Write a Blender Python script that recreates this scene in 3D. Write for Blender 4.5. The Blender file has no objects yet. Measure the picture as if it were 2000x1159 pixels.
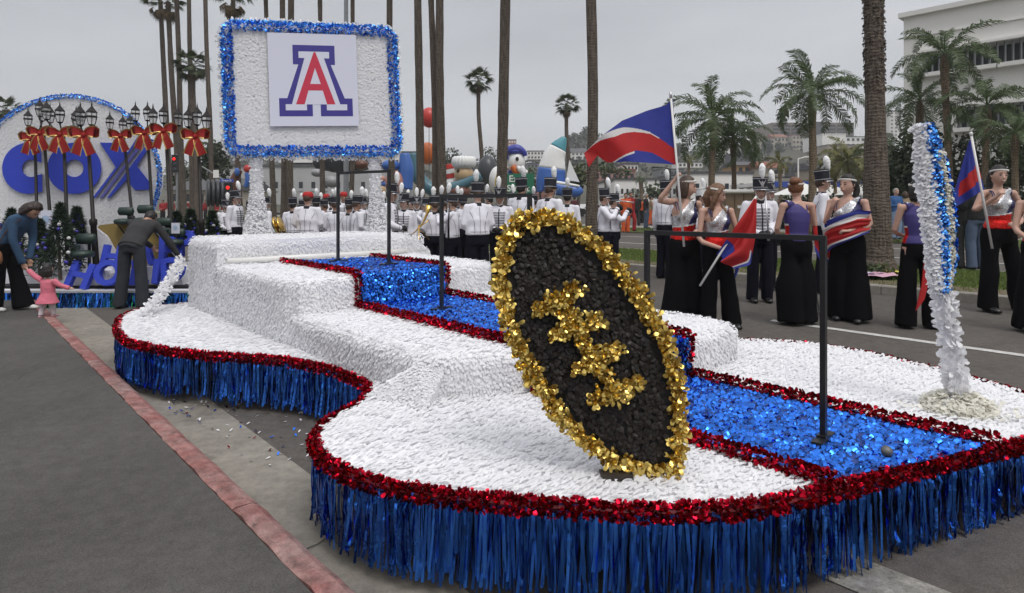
import bpy, math, random
import numpy as np
from mathutils import Vector, Matrix
R = math.radians
random.seed(7); rng = np.random.default_rng(7)
sc = bpy.context.scene
COL = sc.collection

# ---------------------------------------------------------------- camera
FPX, HCAM, HOR = 1213.0, 1.6, 402.0          # focal length in pixels of the 2000 px wide photograph, eye height, horizon row
cam_d = bpy.data.cameras.new('camera'); cam = bpy.data.objects.new('camera', cam_d); COL.objects.link(cam)
cam_d.sensor_width = 36.0; cam_d.lens = 36.0*FPX/2000.0
cam_d.clip_start = 0.05; cam_d.clip_end = 4000
cam.location = (0, 0, HCAM); cam.rotation_euler = (math.pi/2, 0, 0); cam_d.shift_y = -(579.5-HOR)/2000.0   # level camera, framed downwards
sc.camera = cam
# ---------------------------------------------------------------- sky, sun, exposure
SUN_EL, SUN_AZ = R(58), R(150)          # azimuth from +Y clockwise
w = bpy.data.worlds.new('World'); sc.world = w; w.use_nodes = True
nt = w.node_tree; nt.nodes.clear()
def N(t, k, **kw):
    n = t.nodes.new(k)
    for a, b in kw.items(): setattr(n, a, b)
    return n
out = N(nt, 'ShaderNodeOutputWorld'); bg = N(nt, 'ShaderNodeBackground')
sky = N(nt, 'ShaderNodeTexSky'); sky.sky_type = 'NISHITA'; sky.sun_disc = False
sky.sun_elevation = SUN_EL; sky.sun_rotation = SUN_AZ; sky.dust_density = 4.0
tc = N(nt, 'ShaderNodeTexCoord'); sep = N(nt, 'ShaderNodeSeparateXYZ')
nt.links.new(tc.outputs['Generated'], sep.inputs[0])
# overcast layer: about 2.3x brighter overhead than at the horizon, soft cloud banks
ramp = N(nt, 'ShaderNodeValToRGB')
ramp.color_ramp.elements[0].position = 0.0; ramp.color_ramp.elements[0].color = (0.32, 0.324, 0.333, 1)
ramp.color_ramp.elements[1].position = 1.0; ramp.color_ramp.elements[1].color = (0.70, 0.71, 0.73, 1)
e = ramp.color_ramp.elements.new(0.10); e.color = (0.31, 0.314, 0.322, 1)
e = ramp.color_ramp.elements.new(0.38); e.color = (0.285, 0.288, 0.298, 1)
nt.links.new(sep.outputs['Z'], ramp.inputs['Fac'])
mp = N(nt, 'ShaderNodeMapping'); mp.inputs['Scale'].default_value = (1.0, 1.0, 4.2)
nz = N(nt, 'ShaderNodeTexNoise'); nz.inputs['Scale'].default_value = 1.3; nz.inputs['Detail'].default_value = 6; nz.inputs['Roughness'].default_value = 0.52
nt.links.new(tc.outputs['Generated'], mp.inputs[0]); nt.links.new(mp.outputs[0], nz.inputs['Vector'])
mr = N(nt, 'ShaderNodeMapRange'); mr.inputs['From Min'].default_value = 0.25; mr.inputs['From Max'].default_value = 0.75
mr.inputs['To Min'].default_value = 9.2; mr.inputs['To Max'].default_value = 14.4
nt.links.new(nz.outputs[0], mr.inputs['Value'])
mul = N(nt, 'ShaderNodeVectorMath', operation='SCALE')
nt.links.new(ramp.outputs[0], mul.inputs[0]); nt.links.new(mr.outputs[0], mul.inputs['Scale'])
mixc = N(nt, 'ShaderNodeMixRGB'); mixc.inputs[0].default_value = 0.90
nt.links.new(sky.outputs[0], mixc.inputs[1]); nt.links.new(mul.outputs[0], mixc.inputs[2])
nt.links.new(mixc.outputs[0], bg.inputs['Color']); bg.inputs['Strength'].default_value = 0.15
nt.links.new(bg.outputs[0], out.inputs['Surface'])
sd = bpy.data.lights.new('sun', 'SUN'); sd.energy = 1.25; sd.angle = R(25); sd.color = (1.0, 0.97, 0.93)
so = bpy.data.objects.new('sun', sd); COL.objects.link(so)
sdir = Vector((math.sin(SUN_AZ)*math.cos(SUN_EL), math.cos(SUN_AZ)*math.cos(SUN_EL), math.sin(SUN_EL)))
so.rotation_euler = sdir.to_track_quat('Z', 'Y').to_euler()
sc.view_settings.view_transform = 'Standard'; sc.view_settings.look = 'None'
sc.view_settings.gamma = 1; sc.view_settings.use_curve_mapping = False
sc.view_settings.exposure = 0.16

# ---------------------------------------------------------------- where things stand
def _ray(x, y): return ((x-1000)/FPX, 1.0, (HOR-y)/FPX)
def onz(x, y, z):
    r = _ray(x, y); t = (z-HCAM)/r[2]; return Vector((r[0]*t, r[1]*t, z))
def ond(x, y, Y):
    r = _ray(x, y); t = Y/r[1]; return Vector((r[0]*t, Y, HCAM+r[2]*t))
TH = math.atan2(1100, 1213)
UX, UY = -math.sin(TH), math.cos(TH); VX, VY = math.cos(TH), math.sin(TH)
DY = 0.16
def W(u, v, z=0.0):                 # street frame: u along the street (away), v across it
    return Vector((u*UX+v*VX, u*UY+v*VY+DY, z))
def toUV(p): return p[0]*UX+(p[1]-DY)*UY, p[0]*VX+(p[1]-DY)*VY
def zroad(v): return min(max((v-1.45)*0.034, 0.0), 0.295)

# ---------------------------------------------------------------- mesh helpers
def tag(o, label=None, cat=None, group=None, kind=None):
    if label: o['label'] = label
    if cat: o['category'] = cat
    if group: o['group'] = group
    if kind: o['kind'] = kind
    return o
def rootloc(o):
    l = Vector((0, 0, 0))
    while o is not None: l += Vector(o.location); o = o.parent
    return l
def thing(name, label, cat, loc=(0, 0, 0), group=None, rz=0.0):
    o = bpy.data.objects.new(name, None); COL.objects.link(o); o.empty_display_size = 0.1
    o.location = loc; o.rotation_euler = (0, 0, rz)
    return tag(o, label, cat, group)
def raw_mesh(name, V, F, mats, midx=None, smooth=False):
    V = np.asarray(V, dtype=np.float32).reshape(-1, 3)
    me = bpy.data.meshes.new(name)
    if isinstance(F, np.ndarray) and F.ndim == 2:
        n, k = F.shape
        me.vertices.add(len(V)); me.vertices.foreach_set('co', V.ravel())
        me.loops.add(n*k); me.loops.foreach_set('vertex_index', F.astype(np.int32).ravel())
        me.polygons.add(n); me.polygons.foreach_set('loop_start', np.arange(0, n*k, k, dtype=np.int32))
        me.update(calc_edges=True)
    else:
        me.from_pydata([tuple(map(float, p)) for p in V], [], [tuple(f) for f in F]); me.update()
    if not isinstance(mats, (list, tuple)): mats = [mats]
    for m in mats: me.materials.append(m)
    if midx is not None: me.polygons.foreach_set('material_index', np.asarray(midx, dtype=np.int32))
    if smooth: me.polygons.foreach_set('use_smooth', np.ones(len(me.polygons), dtype=bool))
    me.update()
    return me
def link(name, me, parent=None, loc=None):
    o = bpy.data.objects.new(name, me); COL.objects.link(o)
    if parent is not None: o.parent = parent
    if loc is not None: o.location = loc
    return o
class MB:
    """collects shapes into one mesh; world coordinates, made local to the root on build"""
    def __init__(s): s.V = []; s.F = []; s.M = []; s.n = 0
    def add(s, V, F, m=0):
        b = s.n
        for p in V: s.V.append((float(p[0]), float(p[1]), float(p[2])))
        for f in F: s.F.append(tuple(int(i)+b for i in f)); s.M.append(m)
        s.n += len(V); return s
    def box(s, c, size, rz=0.0, m=0, M=None, taper=1.0):
        x, y, z = size[0]/2, size[1]/2, size[2]/2
        P = [(-x, -y, -z), (x, -y, -z), (x, y, -z), (-x, y, -z), (-x*taper, -y*taper, z), (x*taper, -y*taper, z), (x*taper, y*taper, z), (-x*taper, y*taper, z)]
        Mx = M if M is not None else Matrix.Rotation(rz, 3, 'Z')
        P = [Mx @ Vector(p)+Vector(c) for p in P]
        return s.add(P, [(0, 3, 2, 1), (4, 5, 6, 7), (0, 1, 5, 4), (1, 2, 6, 5), (2, 3, 7, 6), (3, 0, 4, 7)], m)
    def tube(s, pts, rad, seg=8, side=None, m=0, cap=True):
        """loft of ellipses along pts; rad: number or (a, b) per point; side: preferred direction of a"""
        pts = [Vector(p) for p in pts]; n = len(pts); rings = []
        if not isinstance(rad, (list, tuple)): rad = [rad]*n
        prev = None
        for i, p in enumerate(pts):
            t = (pts[min(i+1, n-1)]-pts[max(i-1, 0)])
            if t.length < 1e-9: t = Vector((0, 0, 1))
            t.normalize()
            a = Vector(side) if side is not None else (prev if prev is not None else (Vector((1, 0, 0)) if abs(t.x) < 0.9 else Vector((0, 1, 0))))
            a = a-t*a.dot(t)
            if a.length < 1e-6: a = t.orthogonal()
            a.normalize(); prev = a; b = t.cross(a)
            r = rad[i]; ra, rb = (r if isinstance(r, (list, tuple)) else (r, r))
            rings.append([p+a*ra*math.cos(2*math.pi*k/seg)+b*rb*math.sin(2*math.pi*k/seg) for k in range(seg)])
        V = [q for r_ in rings for q in r_]; F = []
        for i in range(n-1):
            for k in range(seg):
                k2 = (k+1) % seg
                F.append((i*seg+k, i*seg+k2, (i+1)*seg+k2, (i+1)*seg+k))
        if cap:
            F.append(tuple(range(seg-1, -1, -1))); F.append(tuple((n-1)*seg+k for k in range(seg)))
        return s.add(V, F, m)
    def lathe(s, c, prof, seg=16, m=0, M=None, cap=True):
        V = []; F = []; n = len(prof)
        for r, z in prof:
            for k in range(seg):
                a = 2*math.pi*k/seg; V.append(Vector((r*math.cos(a), r*math.sin(a), z)))
        if M is not None: V = [M @ p for p in V]
        V = [p+Vector(c) for p in V]
        for i in range(n-1):
            for k in range(seg):
                k2 = (k+1) % seg; F.append((i*seg+k, i*seg+k2, (i+1)*seg+k2, (i+1)*seg+k))
        if cap: F.append(tuple(range(seg-1, -1, -1))); F.append(tuple((n-1)*seg+k for k in range(seg)))
        return s.add(V, F, m)
    def ball(s, c, r, seg=14, rings=9, m=0, M=None):
        if not isinstance(r, (list, tuple)): r = (r, r, r)
        V = [Vector((0, 0, -1))]; F = []
        for i in range(1, rings):
            ph = -math.pi/2+math.pi*i/rings
            for k in range(seg):
                a = 2*math.pi*k/seg; V.append(Vector((math.cos(ph)*math.cos(a), math.cos(ph)*math.sin(a), math.sin(ph))))
        V.append(Vector((0, 0, 1)))
        for k in range(seg): F.append((0, 1+(k+1) % seg, 1+k))
        for i in range(rings-2):
            for k in range(seg):
                k2 = (k+1) % seg; F.append((1+i*seg+k, 1+i*seg+k2, 1+(i+1)*seg+k2, 1+(i+1)*seg+k))
        t = len(V)-1; b = 1+(rings-2)*seg
        for k in range(seg): F.append((b+k, b+(k+1) % seg, t))
        P = [Vector((p.x*r[0], p.y*r[1], p.z*r[2])) for p in V]
        if M is not None: P = [M @ p for p in P]
        return s.add([p+Vector(c) for p in P], F, m)
    def prism(s, poly, fn0, fn1, m=0):
        """poly: list of 2D points; fn0/fn1 map them to the two caps"""
        n = len(poly); V = [fn0(*p) for p in poly]+[fn1(*p) for p in poly]
        F = [tuple(range(n-1, -1, -1)), tuple(range(n, 2*n))]+[(i, (i+1) % n, n+(i+1) % n, n+i) for i in range(n)]
        return s.add(V, F, m)
    def grid(s, fn, nu, nv, m=0):
        V = [fn(i/nu, j/nv) for i in range(nu+1) for j in range(nv+1)]
        F = [(i*(nv+1)+j, (i+1)*(nv+1)+j, (i+1)*(nv+1)+j+1, i*(nv+1)+j+1) for i in range(nu) for j in range(nv)]
        return s.add(V, F, m)
    def build(s, name, mats, parent=None, smooth=False, kind=None, label=None):
        L = rootloc(parent) if parent is not None else Vector((0, 0, 0))
        V = np.array(s.V, dtype=np.float32)-np.array(L, dtype=np.float32)
        me = raw_mesh(name, V, s.F, mats, s.M, smooth)
        o = link(name, me, parent)
        if kind: o['kind'] = kind
        if label: o['label'] = label
        return o
def fix_normals(me):
    import bmesh
    bm = bmesh.new(); bm.from_mesh(me); bmesh.ops.recalc_face_normals(bm, faces=bm.faces); bm.to_mesh(me); bm.free()
def kids(o): return [c for c in COL.objects if c.parent == o] if False else list(o.children)
def copy_tree(o, parent=None):
    c = o.copy(); COL.objects.link(c)
    if parent is not None: c.parent = parent
    for ch in kids(o): copy_tree(ch, c)
    return c
def dup(o, loc, rz=0.0, scale=None, label=None, group=None, first=False):
    c = o if first else copy_tree(o)
    c.location = loc; c.rotation_euler = (0, 0, rz)
    if scale: c.scale = (scale,)*3 if not isinstance(scale, (tuple, list)) else scale
    if label: c['label'] = label
    if group: c['group'] = group
    return c

# vectorised scattering of small leaf-like shapes
def leaf_tmpl(curl=0.15, cup=0.10, base=0.18, fold=0.0):
    P = np.array([(-base, 0), (base, 0), (-.5, .45), (.5, .45), (-.41, .84), (.41, .84), (0, .99)], float)
    z = curl*P[:, 1]**2+cup*(np.abs(P[:, 0])*2)**2
    T = np.array([(0, 1, 3), (0, 3, 2), (2, 3, 5), (2, 5, 4), (4, 5, 6)])
    return np.column_stack([P, z]), T
def norm(a): return a/np.maximum(np.linalg.norm(a, axis=1, keepdims=True), 1e-9)
def frames(Nr, D, yaw=0.0, lift=(0.0, 0.0), roll=0.0):
    """per-instance axes: D made orthogonal to Nr, turned by a random yaw, lifted off the surface, rolled"""
    n = len(Nr); Nr = norm(Nr); D = norm(D-Nr*np.sum(D*Nr, 1, keepdims=True))
    S = np.cross(D, Nr)
    a = rng.normal(0, 1, n)[:, None]*yaw; D, S = D*np.cos(a)+S*np.sin(a), S*np.cos(a)-D*np.sin(a)
    l = rng.uniform(lift[0], lift[1], n)[:, None]; D, Nr = D*np.cos(l)+Nr*np.sin(l), Nr*np.cos(l)-D*np.sin(l)
    r = rng.normal(0, 1, n)[:, None]*roll; S, Nr = S*np.cos(r)+Nr*np.sin(r), Nr*np.cos(r)-S*np.sin(r)
    return S, D, Nr
def scatter(tm, P, ax, sx, sy, sz=None):
    tv, tf = tm; n = len(P); S, D, Nr = ax
    sx = np.broadcast_to(np.asarray(sx, float), (n,)); sy = np.broadcast_to(np.asarray(sy, float), (n,)); sz = sy if sz is None else np.broadcast_to(np.asarray(sz, float), (n,))
    V = (P[:, None, :]+S[:, None, :]*(tv[None, :, 0:1]*sx[:, None, None])+D[:, None, :]*(tv[None, :, 1:2]*sy[:, None, None])+Nr[:, None, :]*(tv[None, :, 2:3]*sz[:, None, None]))
    F = (tf[None]+(np.arange(n)*len(tv))[:, None, None]).reshape(-1, 3)
    return V.reshape(-1, 3), F
def scatter_obj(name, tm, P, ax, sx, sy, mat, parent=None, singles=0, single_name=None, kind='stuff', cam_sorted=True, smooth=False):
    """all leaves; the `singles` nearest to the camera become objects of their own, the rest one object"""
    P = np.asarray(P, float); n = len(P)
    sx = np.broadcast_to(np.asarray(sx, float), (n,)).copy(); sy = np.broadcast_to(np.asarray(sy, float), (n,)).copy()
    L = np.array(rootloc(parent)) if parent is not None else np.zeros(3)
    if singles:
        d = np.linalg.norm(P-np.array([0, 0, HCAM]), axis=1); order = np.argsort(d); near = order[:singles]; rest = order[singles:]
        base = raw_mesh(single_name, tm[0], tm[1], mat)
        S, D, Nr = ax
        for i in near:
            o = link(single_name, base, parent)
            M = Matrix(((S[i][0]*sx[i], D[i][0]*sy[i], Nr[i][0]*sy[i], P[i][0]-L[0]), (S[i][1]*sx[i], D[i][1]*sy[i], Nr[i][1]*sy[i], P[i][1]-L[1]), (S[i][2]*sx[i], D[i][2]*sy[i], Nr[i][2]*sy[i], P[i][2]-L[2]), (0, 0, 0, 1)))
            o.matrix_basis = M
        P, ax, sx, sy = P[rest], tuple(a[rest] for a in ax), sx[rest], sy[rest]
    if len(P):
        V, F = scatter(tm, P, ax, sx, sy)
        o = link(name, raw_mesh(name, V-L, F, mat, smooth=smooth), parent)
        if kind: o['kind'] = kind
        return o
def inpoly(P, poly):
    x, y = P[:, 0], P[:, 1]; r = np.zeros(len(P), bool); n = len(poly)
    for i in range(n):
        x1, y1 = poly[i]; x2, y2 = poly[(i+1) % n]
        c = ((y1 > y) != (y2 > y)) & (x < (x2-x1)*(y-y1)/(y2-y1+1e-12)+x1)
        r ^= c
    return r
def poly_points(poly, n_per_area):
    a = np.array(poly); lo, hi = a.min(0), a.max(0); n = int((hi-lo).prod()*n_per_area)
    P = rng.uniform(lo, hi, (n, 2)); return P[inpoly(P, poly)]
def smooth_closed(pts, sub=6, closed=True):
    pts = [np.array(p, float) for p in pts]; n = len(pts); o = []
    for i in range(n if closed else n-1):
        if closed: p0, p1, p2, p3 = pts[(i-1) % n], pts[i], pts[(i+1) % n], pts[(i+2) % n]
        else: p0, p1, p2, p3 = pts[max(i-1, 0)], pts[i], pts[i+1], pts[min(i+2, n-1)]
        for k in range(sub):
            t = k/sub
            o.append(0.5*((2*p1)+(-p0+p2)*t+(2*p0-5*p1+4*p2-p3)*t*t+(-p0+3*p1-3*p2+p3)*t**3))
    if not closed: o.append(pts[-1])
    return o
def resample(pts, step):
    pts = np.array(pts, float); d = np.linalg.norm(np.diff(pts, axis=0), axis=1); s = np.concatenate([[0], np.cumsum(d)])
    q = np.arange(0, s[-1], step); return np.column_stack([np.interp(q, s, pts[:, k]) for k in range(pts.shape[1])])

# ---------------------------------------------------------------- materials
MATS = {}
def mat(name, col, rough=0.6, metal=0.0, var=0.0, vscale=8.0, rnd=0.0, bump=0.0, bscale=40.0, spec=0.5, sheen=0.0, emit=None, col2=None, trans=0.0, detail=4.0, alpha=1.0, coords='Object', rnd_hue=0.0, objrnd=False):
    if name in MATS: return MATS[name]
    m = bpy.data.materials.new(name); m.use_nodes = True; t = m.node_tree; b = t.nodes['Principled BSDF']
    b.inputs['Base Color'].default_value = (*col, 1); b.inputs['Roughness'].default_value = rough; b.inputs['Metallic'].default_value = metal
    b.inputs['Specular IOR Level'].default_value = spec
    if sheen: b.inputs['Sheen Weight'].default_value = sheen
    if trans: b.inputs['Transmission Weight'].default_value = trans
    last = None
    tcn = t.nodes.new('ShaderNodeTexCoord')
    if var or col2:
        n = t.nodes.new('ShaderNodeTexNoise'); n.inputs['Scale'].default_value = vscale; n.inputs['Detail'].default_value = detail; n.inputs['Roughness'].default_value = 0.6
        t.links.new(tcn.outputs[coords], n.inputs['Vector'])
        if col2:
            r = t.nodes.new('ShaderNodeValToRGB'); r.color_ramp.elements[0].position = 0.38; r.color_ramp.elements[1].position = 0.62
            r.color_ramp.elements[0].color = (*col, 1); r.color_ramp.elements[1].color = (*col2, 1)
            t.links.new(n.outputs[0], r.inputs[0]); last = r.outputs[0]
        else:
            r = t.nodes.new('ShaderNodeMapRange'); r.inputs['From Min'].default_value = 0.3; r.inputs['From Max'].default_value = 0.7
            r.inputs['To Min'].default_value = 1-var; r.inputs['To Max'].default_value = 1+var
            t.links.new(n.outputs[0], r.inputs['Value'])
            s = t.nodes.new('ShaderNodeVectorMath'); s.operation = 'SCALE'; s.inputs[0].default_value = col
            t.links.new(r.outputs[0], s.inputs['Scale']); last = s.outputs[0]
    if rnd or rnd_hue:
        g = t.nodes.new('ShaderNodeNewGeometry'); o = t.nodes.new('ShaderNodeObjectInfo')
        a = t.nodes.new('ShaderNodeMath'); a.operation = 'ADD'; t.links.new(g.outputs['Random Per Island'], a.inputs[0]); t.links.new(o.outputs['Random'], a.inputs[1])
        f = t.nodes.new('ShaderNodeMath'); f.operation = 'FRACT'; t.links.new(a.outputs[0], f.inputs[0])
        r = t.nodes.new('ShaderNodeMapRange'); r.inputs['To Min'].default_value = 1-rnd; r.inputs['To Max'].default_value = 1+rnd*0.6
        t.links.new(f.outputs[0], r.inputs['Value'])
        s = t.nodes.new('ShaderNodeVectorMath'); s.operation = 'SCALE'
        if last is None: s.inputs[0].default_value = col
        else: t.links.new(last, s.inputs[0])
        t.links.new(r.outputs[0], s.inputs['Scale']); last = s.outputs[0]
    if last is not None: t.links.new(last, b.inputs['Base Color'])
    if bump:
        n2 = t.nodes.new('ShaderNodeTexNoise'); n2.inputs['Scale'].default_value = bscale; n2.inputs['Detail'].default_value = 5
        t.links.new(tcn.outputs[coords], n2.inputs['Vector'])
        bp = t.nodes.new('ShaderNodeBump'); bp.inputs['Strength'].default_value = bump; bp.inputs['Distance'].default_value = 0.02
        t.links.new(n2.outputs[0], bp.inputs['Height']); t.links.new(bp.outputs[0], b.inputs['Normal'])
    if emit: b.inputs['Emission Color'].default_value = (*emit[0], 1); b.inputs['Emission Strength'].default_value = emit[1]
    MATS[name] = m; return m
def translucent(m, fac=0.3):
    """thin sheet: part of the light passes through (paper petals, leaves)"""
    t = m.node_tree; b = t.nodes['Principled BSDF']; o = t.nodes['Material Output']
    tr = t.nodes.new('ShaderNodeBsdfTranslucent'); mx = t.nodes.new('ShaderNodeMixShader'); mx.inputs[0].default_value = fac
    if b.inputs['Base Color'].links: t.links.new(b.inputs['Base Color'].links[0].from_socket, tr.inputs['Color'])
    else: tr.inputs['Color'].default_value = b.inputs['Base Color'].default_value
    t.links.new(b.outputs[0], mx.inputs[1]); t.links.new(tr.outputs[0], mx.inputs[2]); t.links.new(mx.outputs[0], o.inputs['Surface'])
    return m
M_petal = translucent(mat('white_petal_paper', (0.90, 0.90, 0.915), 0.6, rnd=0.06), 0.30)
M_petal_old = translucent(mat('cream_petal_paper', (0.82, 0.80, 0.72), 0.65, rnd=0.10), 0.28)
M_white_base = mat('white_sheeting', (0.86, 0.86, 0.88), 0.8, bump=0.4, bscale=90)
M_blue_foil = mat('blue_foil', (0.042, 0.205, 0.82), 0.25, 1.0, rnd=0.5)
M_lit_foil = mat('lit_blue_foil', (0.11, 0.38, 0.98), 0.32, 1.0, rnd=0.45)  # same blue foil, colour lightened to stand in for sky reflections
M_blue_fringe = mat('blue_fringe_foil', (0.05, 0.21, 0.80), 0.15, 1.0, rnd=0.65, bump=0.25, bscale=60)
M_red_foil = mat('red_foil', (0.42, 0.006, 0.022), 0.25, 1.0, rnd=0.65)
M_gold_foil = mat('gold_foil', (0.74, 0.54, 0.15), 0.30, 1.0, rnd=0.25)
M_black_petal = mat('black_petal_paper', (0.016, 0.012, 0.0095), 0.45, rnd=0.5, spec=0.28)
M_blue_base = mat('blue_sheeting', (0.01, 0.04, 0.22), 0.5)
M_dark = mat('black_void_fill', (0.008, 0.008, 0.01), 0.9)  # near-black filler; stands in for shade below the float decks
M_black_metal = mat('black_painted_steel', (0.012, 0.012, 0.014), 0.38, var=0.3, vscale=30)
M_grey_metal = mat('grey_galvanised_steel', (0.30, 0.31, 0.32), 0.45, 0.7, var=0.1)
M_plastic_white = mat('white_plastic_pipe', (0.78, 0.77, 0.74), 0.35, var=0.04)
M_wood = mat('dark_stained_wood', (0.03, 0.022, 0.016), 0.6, var=0.4, vscale=20)
# ================================================================ GROUND
def ground_mat(name, c1, c2, speck=0.3, sscale=300.0, rough=0.9, stain=0.35, stscale=0.7, bump=0.35, crack=False, bsc=220.0):
    m = bpy.data.materials.new(name); m.use_nodes = True; t = m.node_tree; b = t.nodes['Principled BSDF']
    b.inputs['Roughness'].default_value = rough; b.inputs['Specular IOR Level'].default_value = 0.3
    tcn = t.nodes.new('ShaderNodeTexCoord')
    def noise(s, d=5, r=0.6):
        n = t.nodes.new('ShaderNodeTexNoise'); n.inputs['Scale'].default_value = s; n.inputs['Detail'].default_value = d; n.inputs['Roughness'].default_value = r
        t.links.new(tcn.outputs['Object'], n.inputs['Vector']); return n
    a = noise(stscale, 8, 0.68); rp = t.nodes.new('ShaderNodeValToRGB'); rp.color_ramp.elements[0].position = 0.34; rp.color_ramp.elements[1].position = 0.68
    rp.color_ramp.elements[0].color = (*c1, 1); rp.color_ramp.elements[1].color = (*c2, 1); t.links.new(a.outputs[0], rp.inputs[0])
    v = t.nodes.new('ShaderNodeTexVoronoi'); v.inputs['Scale'].default_value = sscale; t.links.new(tcn.outputs['Object'], v.inputs['Vector'])
    mr = t.nodes.new('ShaderNodeMapRange'); mr.inputs['To Min'].default_value = 1-speck; mr.inputs['To Max'].default_value = 1+speck
    sp = t.nodes.new('ShaderNodeSeparateColor'); t.links.new(v.outputs['Color'], sp.inputs[0]); t.links.new(sp.outputs[0], mr.inputs['Value'])
    s = t.nodes.new('ShaderNodeVectorMath'); s.operation = 'SCALE'; t.links.new(rp.outputs[0], s.inputs[0]); t.links.new(mr.outputs[0], s.inputs['Scale'])
    f = noise(14, 4); mr2 = t.nodes.new('ShaderNodeMapRange'); mr2.inputs['From Min'].default_value = 0.3; mr2.inputs['From Max'].default_value = 0.7
    mr2.inputs['To Min'].default_value = 1-stain*0.5; mr2.inputs['To Max'].default_value = 1+stain*0.5; t.links.new(f.outputs[0], mr2.inputs['Value'])
    s2 = t.nodes.new('ShaderNodeVectorMath'); s2.operation = 'SCALE'; t.links.new(s.outputs[0], s2.inputs[0]); t.links.new(mr2.outputs[0], s2.inputs['Scale'])
    t.links.new(s2.outputs[0], b.inputs['Base Color'])
    n2 = noise(bsc, 3); bp = t.nodes.new('ShaderNodeBump'); bp.inputs['Strength'].default_value = bump; bp.inputs['Distance'].default_value = 0.01
    t.links.new(n2.outputs[0], bp.inputs['Height']); t.links.new(bp.outputs[0], b.inputs['Normal'])
    return m
M_asphalt = ground_mat('asphalt_road', (0.088, 0.078, 0.070), (0.118, 0.106, 0.095), 0.30, 260)
M_asphalt2 = ground_mat('asphalt_pavement', (0.064, 0.060, 0.056), (0.102, 0.096, 0.089), 0.34, 330, stain=.28, stscale=.5, bump=.2)
M_conc = ground_mat('gutter_concrete', (0.20, 0.183, 0.155), (0.29, 0.268, 0.23), 0.12, 300, stscale=1.6)
M_kerbc = ground_mat('kerb_concrete', (0.24, 0.22, 0.19), (0.31, 0.29, 0.26), 0.12, 300, stscale=1.2)
M_kerbred = ground_mat('red_kerb_paint', (0.25, 0.085, 0.078), (0.30, 0.205, 0.185), 0.16, 200, stain=0.8, stscale=3.2)
def wear(m, c, scale=9.0, lo=.60, hi=.66):
    """chips where the coat is gone and the concrete shows"""
    t = m.node_tree; b = t.nodes['Principled BSDF']; src = b.inputs['Base Color'].links[0].from_socket; tcn = t.nodes.new('ShaderNodeTexCoord')
    n = t.nodes.new('ShaderNodeTexNoise'); n.inputs['Scale'].default_value = scale; n.inputs['Detail'].default_value = 9; n.inputs['Roughness'].default_value = .72; t.links.new(tcn.outputs['Object'], n.inputs['Vector'])
    r = t.nodes.new('ShaderNodeMapRange'); r.inputs['From Min'].default_value = lo; r.inputs['From Max'].default_value = hi; t.links.new(n.outputs[0], r.inputs['Value'])
    mx = t.nodes.new('ShaderNodeMixRGB'); t.links.new(r.outputs[0], mx.inputs[0]); t.links.new(src, mx.inputs[1]); mx.inputs[2].default_value = (*c, 1); t.links.new(mx.outputs[0], b.inputs['Base Color'])
wear(M_kerbred, (.10, .075, .065), 11, .58, .68); wear(M_asphalt2, (.055, .051, .047), .8, .62, .85); wear(M_asphalt, (.06, .054, .048), .9, .58, .75); wear(M_conc, (.12, .105, .088), 2.2, .56, .75)
M_line = ground_mat('white_road_paint', (0.50, 0.49, 0.47), (0.62, 0.61, 0.59), 0.15, 120, stscale=4)
M_soil = ground_mat('grass_soil', (0.075, 0.10, 0.028), (0.11, 0.13, 0.04), 0.3, 60, stscale=2)
M_dirt = ground_mat('dry_verge', (0.12, 0.095, 0.06), (0.16, 0.13, 0.085), 0.3, 60, stscale=2)
M_land = ground_mat('far_ground', (0.10, 0.095, 0.085), (0.13, 0.12, 0.11), 0.2, 3, stscale=0.05, bsc=2)
def strip(name, vs, u0, u1, m, kind='structure', du=None, parent=None):
    """sheet given by (v, z) profile, swept along the street"""
    b = MB(); us = np.linspace(u0, u1, (int((u1-u0)/du) if du else 1)+1)
    V = [W(u, (v(u) if callable(v) else v), z) for u in us for v, z in vs]; k = len(vs)
    F = [(i*k+j, i*k+j+1, (i+1)*k+j+1, (i+1)*k+j) for i in range(len(us)-1) for j in range(k-1)]
    b.add(V, F); o = b.build(name, m, parent); me = o.data; fix_normals(me)
    if me.polygons[0].normal.z < 0: me.flip_normals()
    if kind: o['kind'] = kind
    return o
# one wide ground sheet under everything, reaching the horizon
gb = MB(); G = 900
gb.add([(-G, -200, -0.25), (G, -200, -0.25), (G, G, -0.25), (-G, G, -0.25)], [(0, 1, 2, 3)]); gb.build('ground', M_land)['kind'] = 'structure'
def kl(u): return 0.925-0.013*(u-2) if u < 12 else 0.795-0.002*(u-12)    # inner (pavement) edge of kerb
def kr(u): return kl(u)+0.150
strip('pavement', [(-60, 0.11), (-0.05, 0.118), (lambda u: kl(u)-0.004, 0.122)], -25, 160, M_asphalt2, du=1.0)
strip('road', [(1.40, 0.0), (4, zroad(4)), (8.6, zroad(8.6)), (10.03, zroad(10.1))], -25, 160, M_asphalt)
strip('gutter', [(lambda u: kr(u)-0.02, -0.004), (1.08, 0.001), (1.48, 0.006), (1.485, -0.03)], -25, 160, M_conc, du=2.0)
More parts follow.
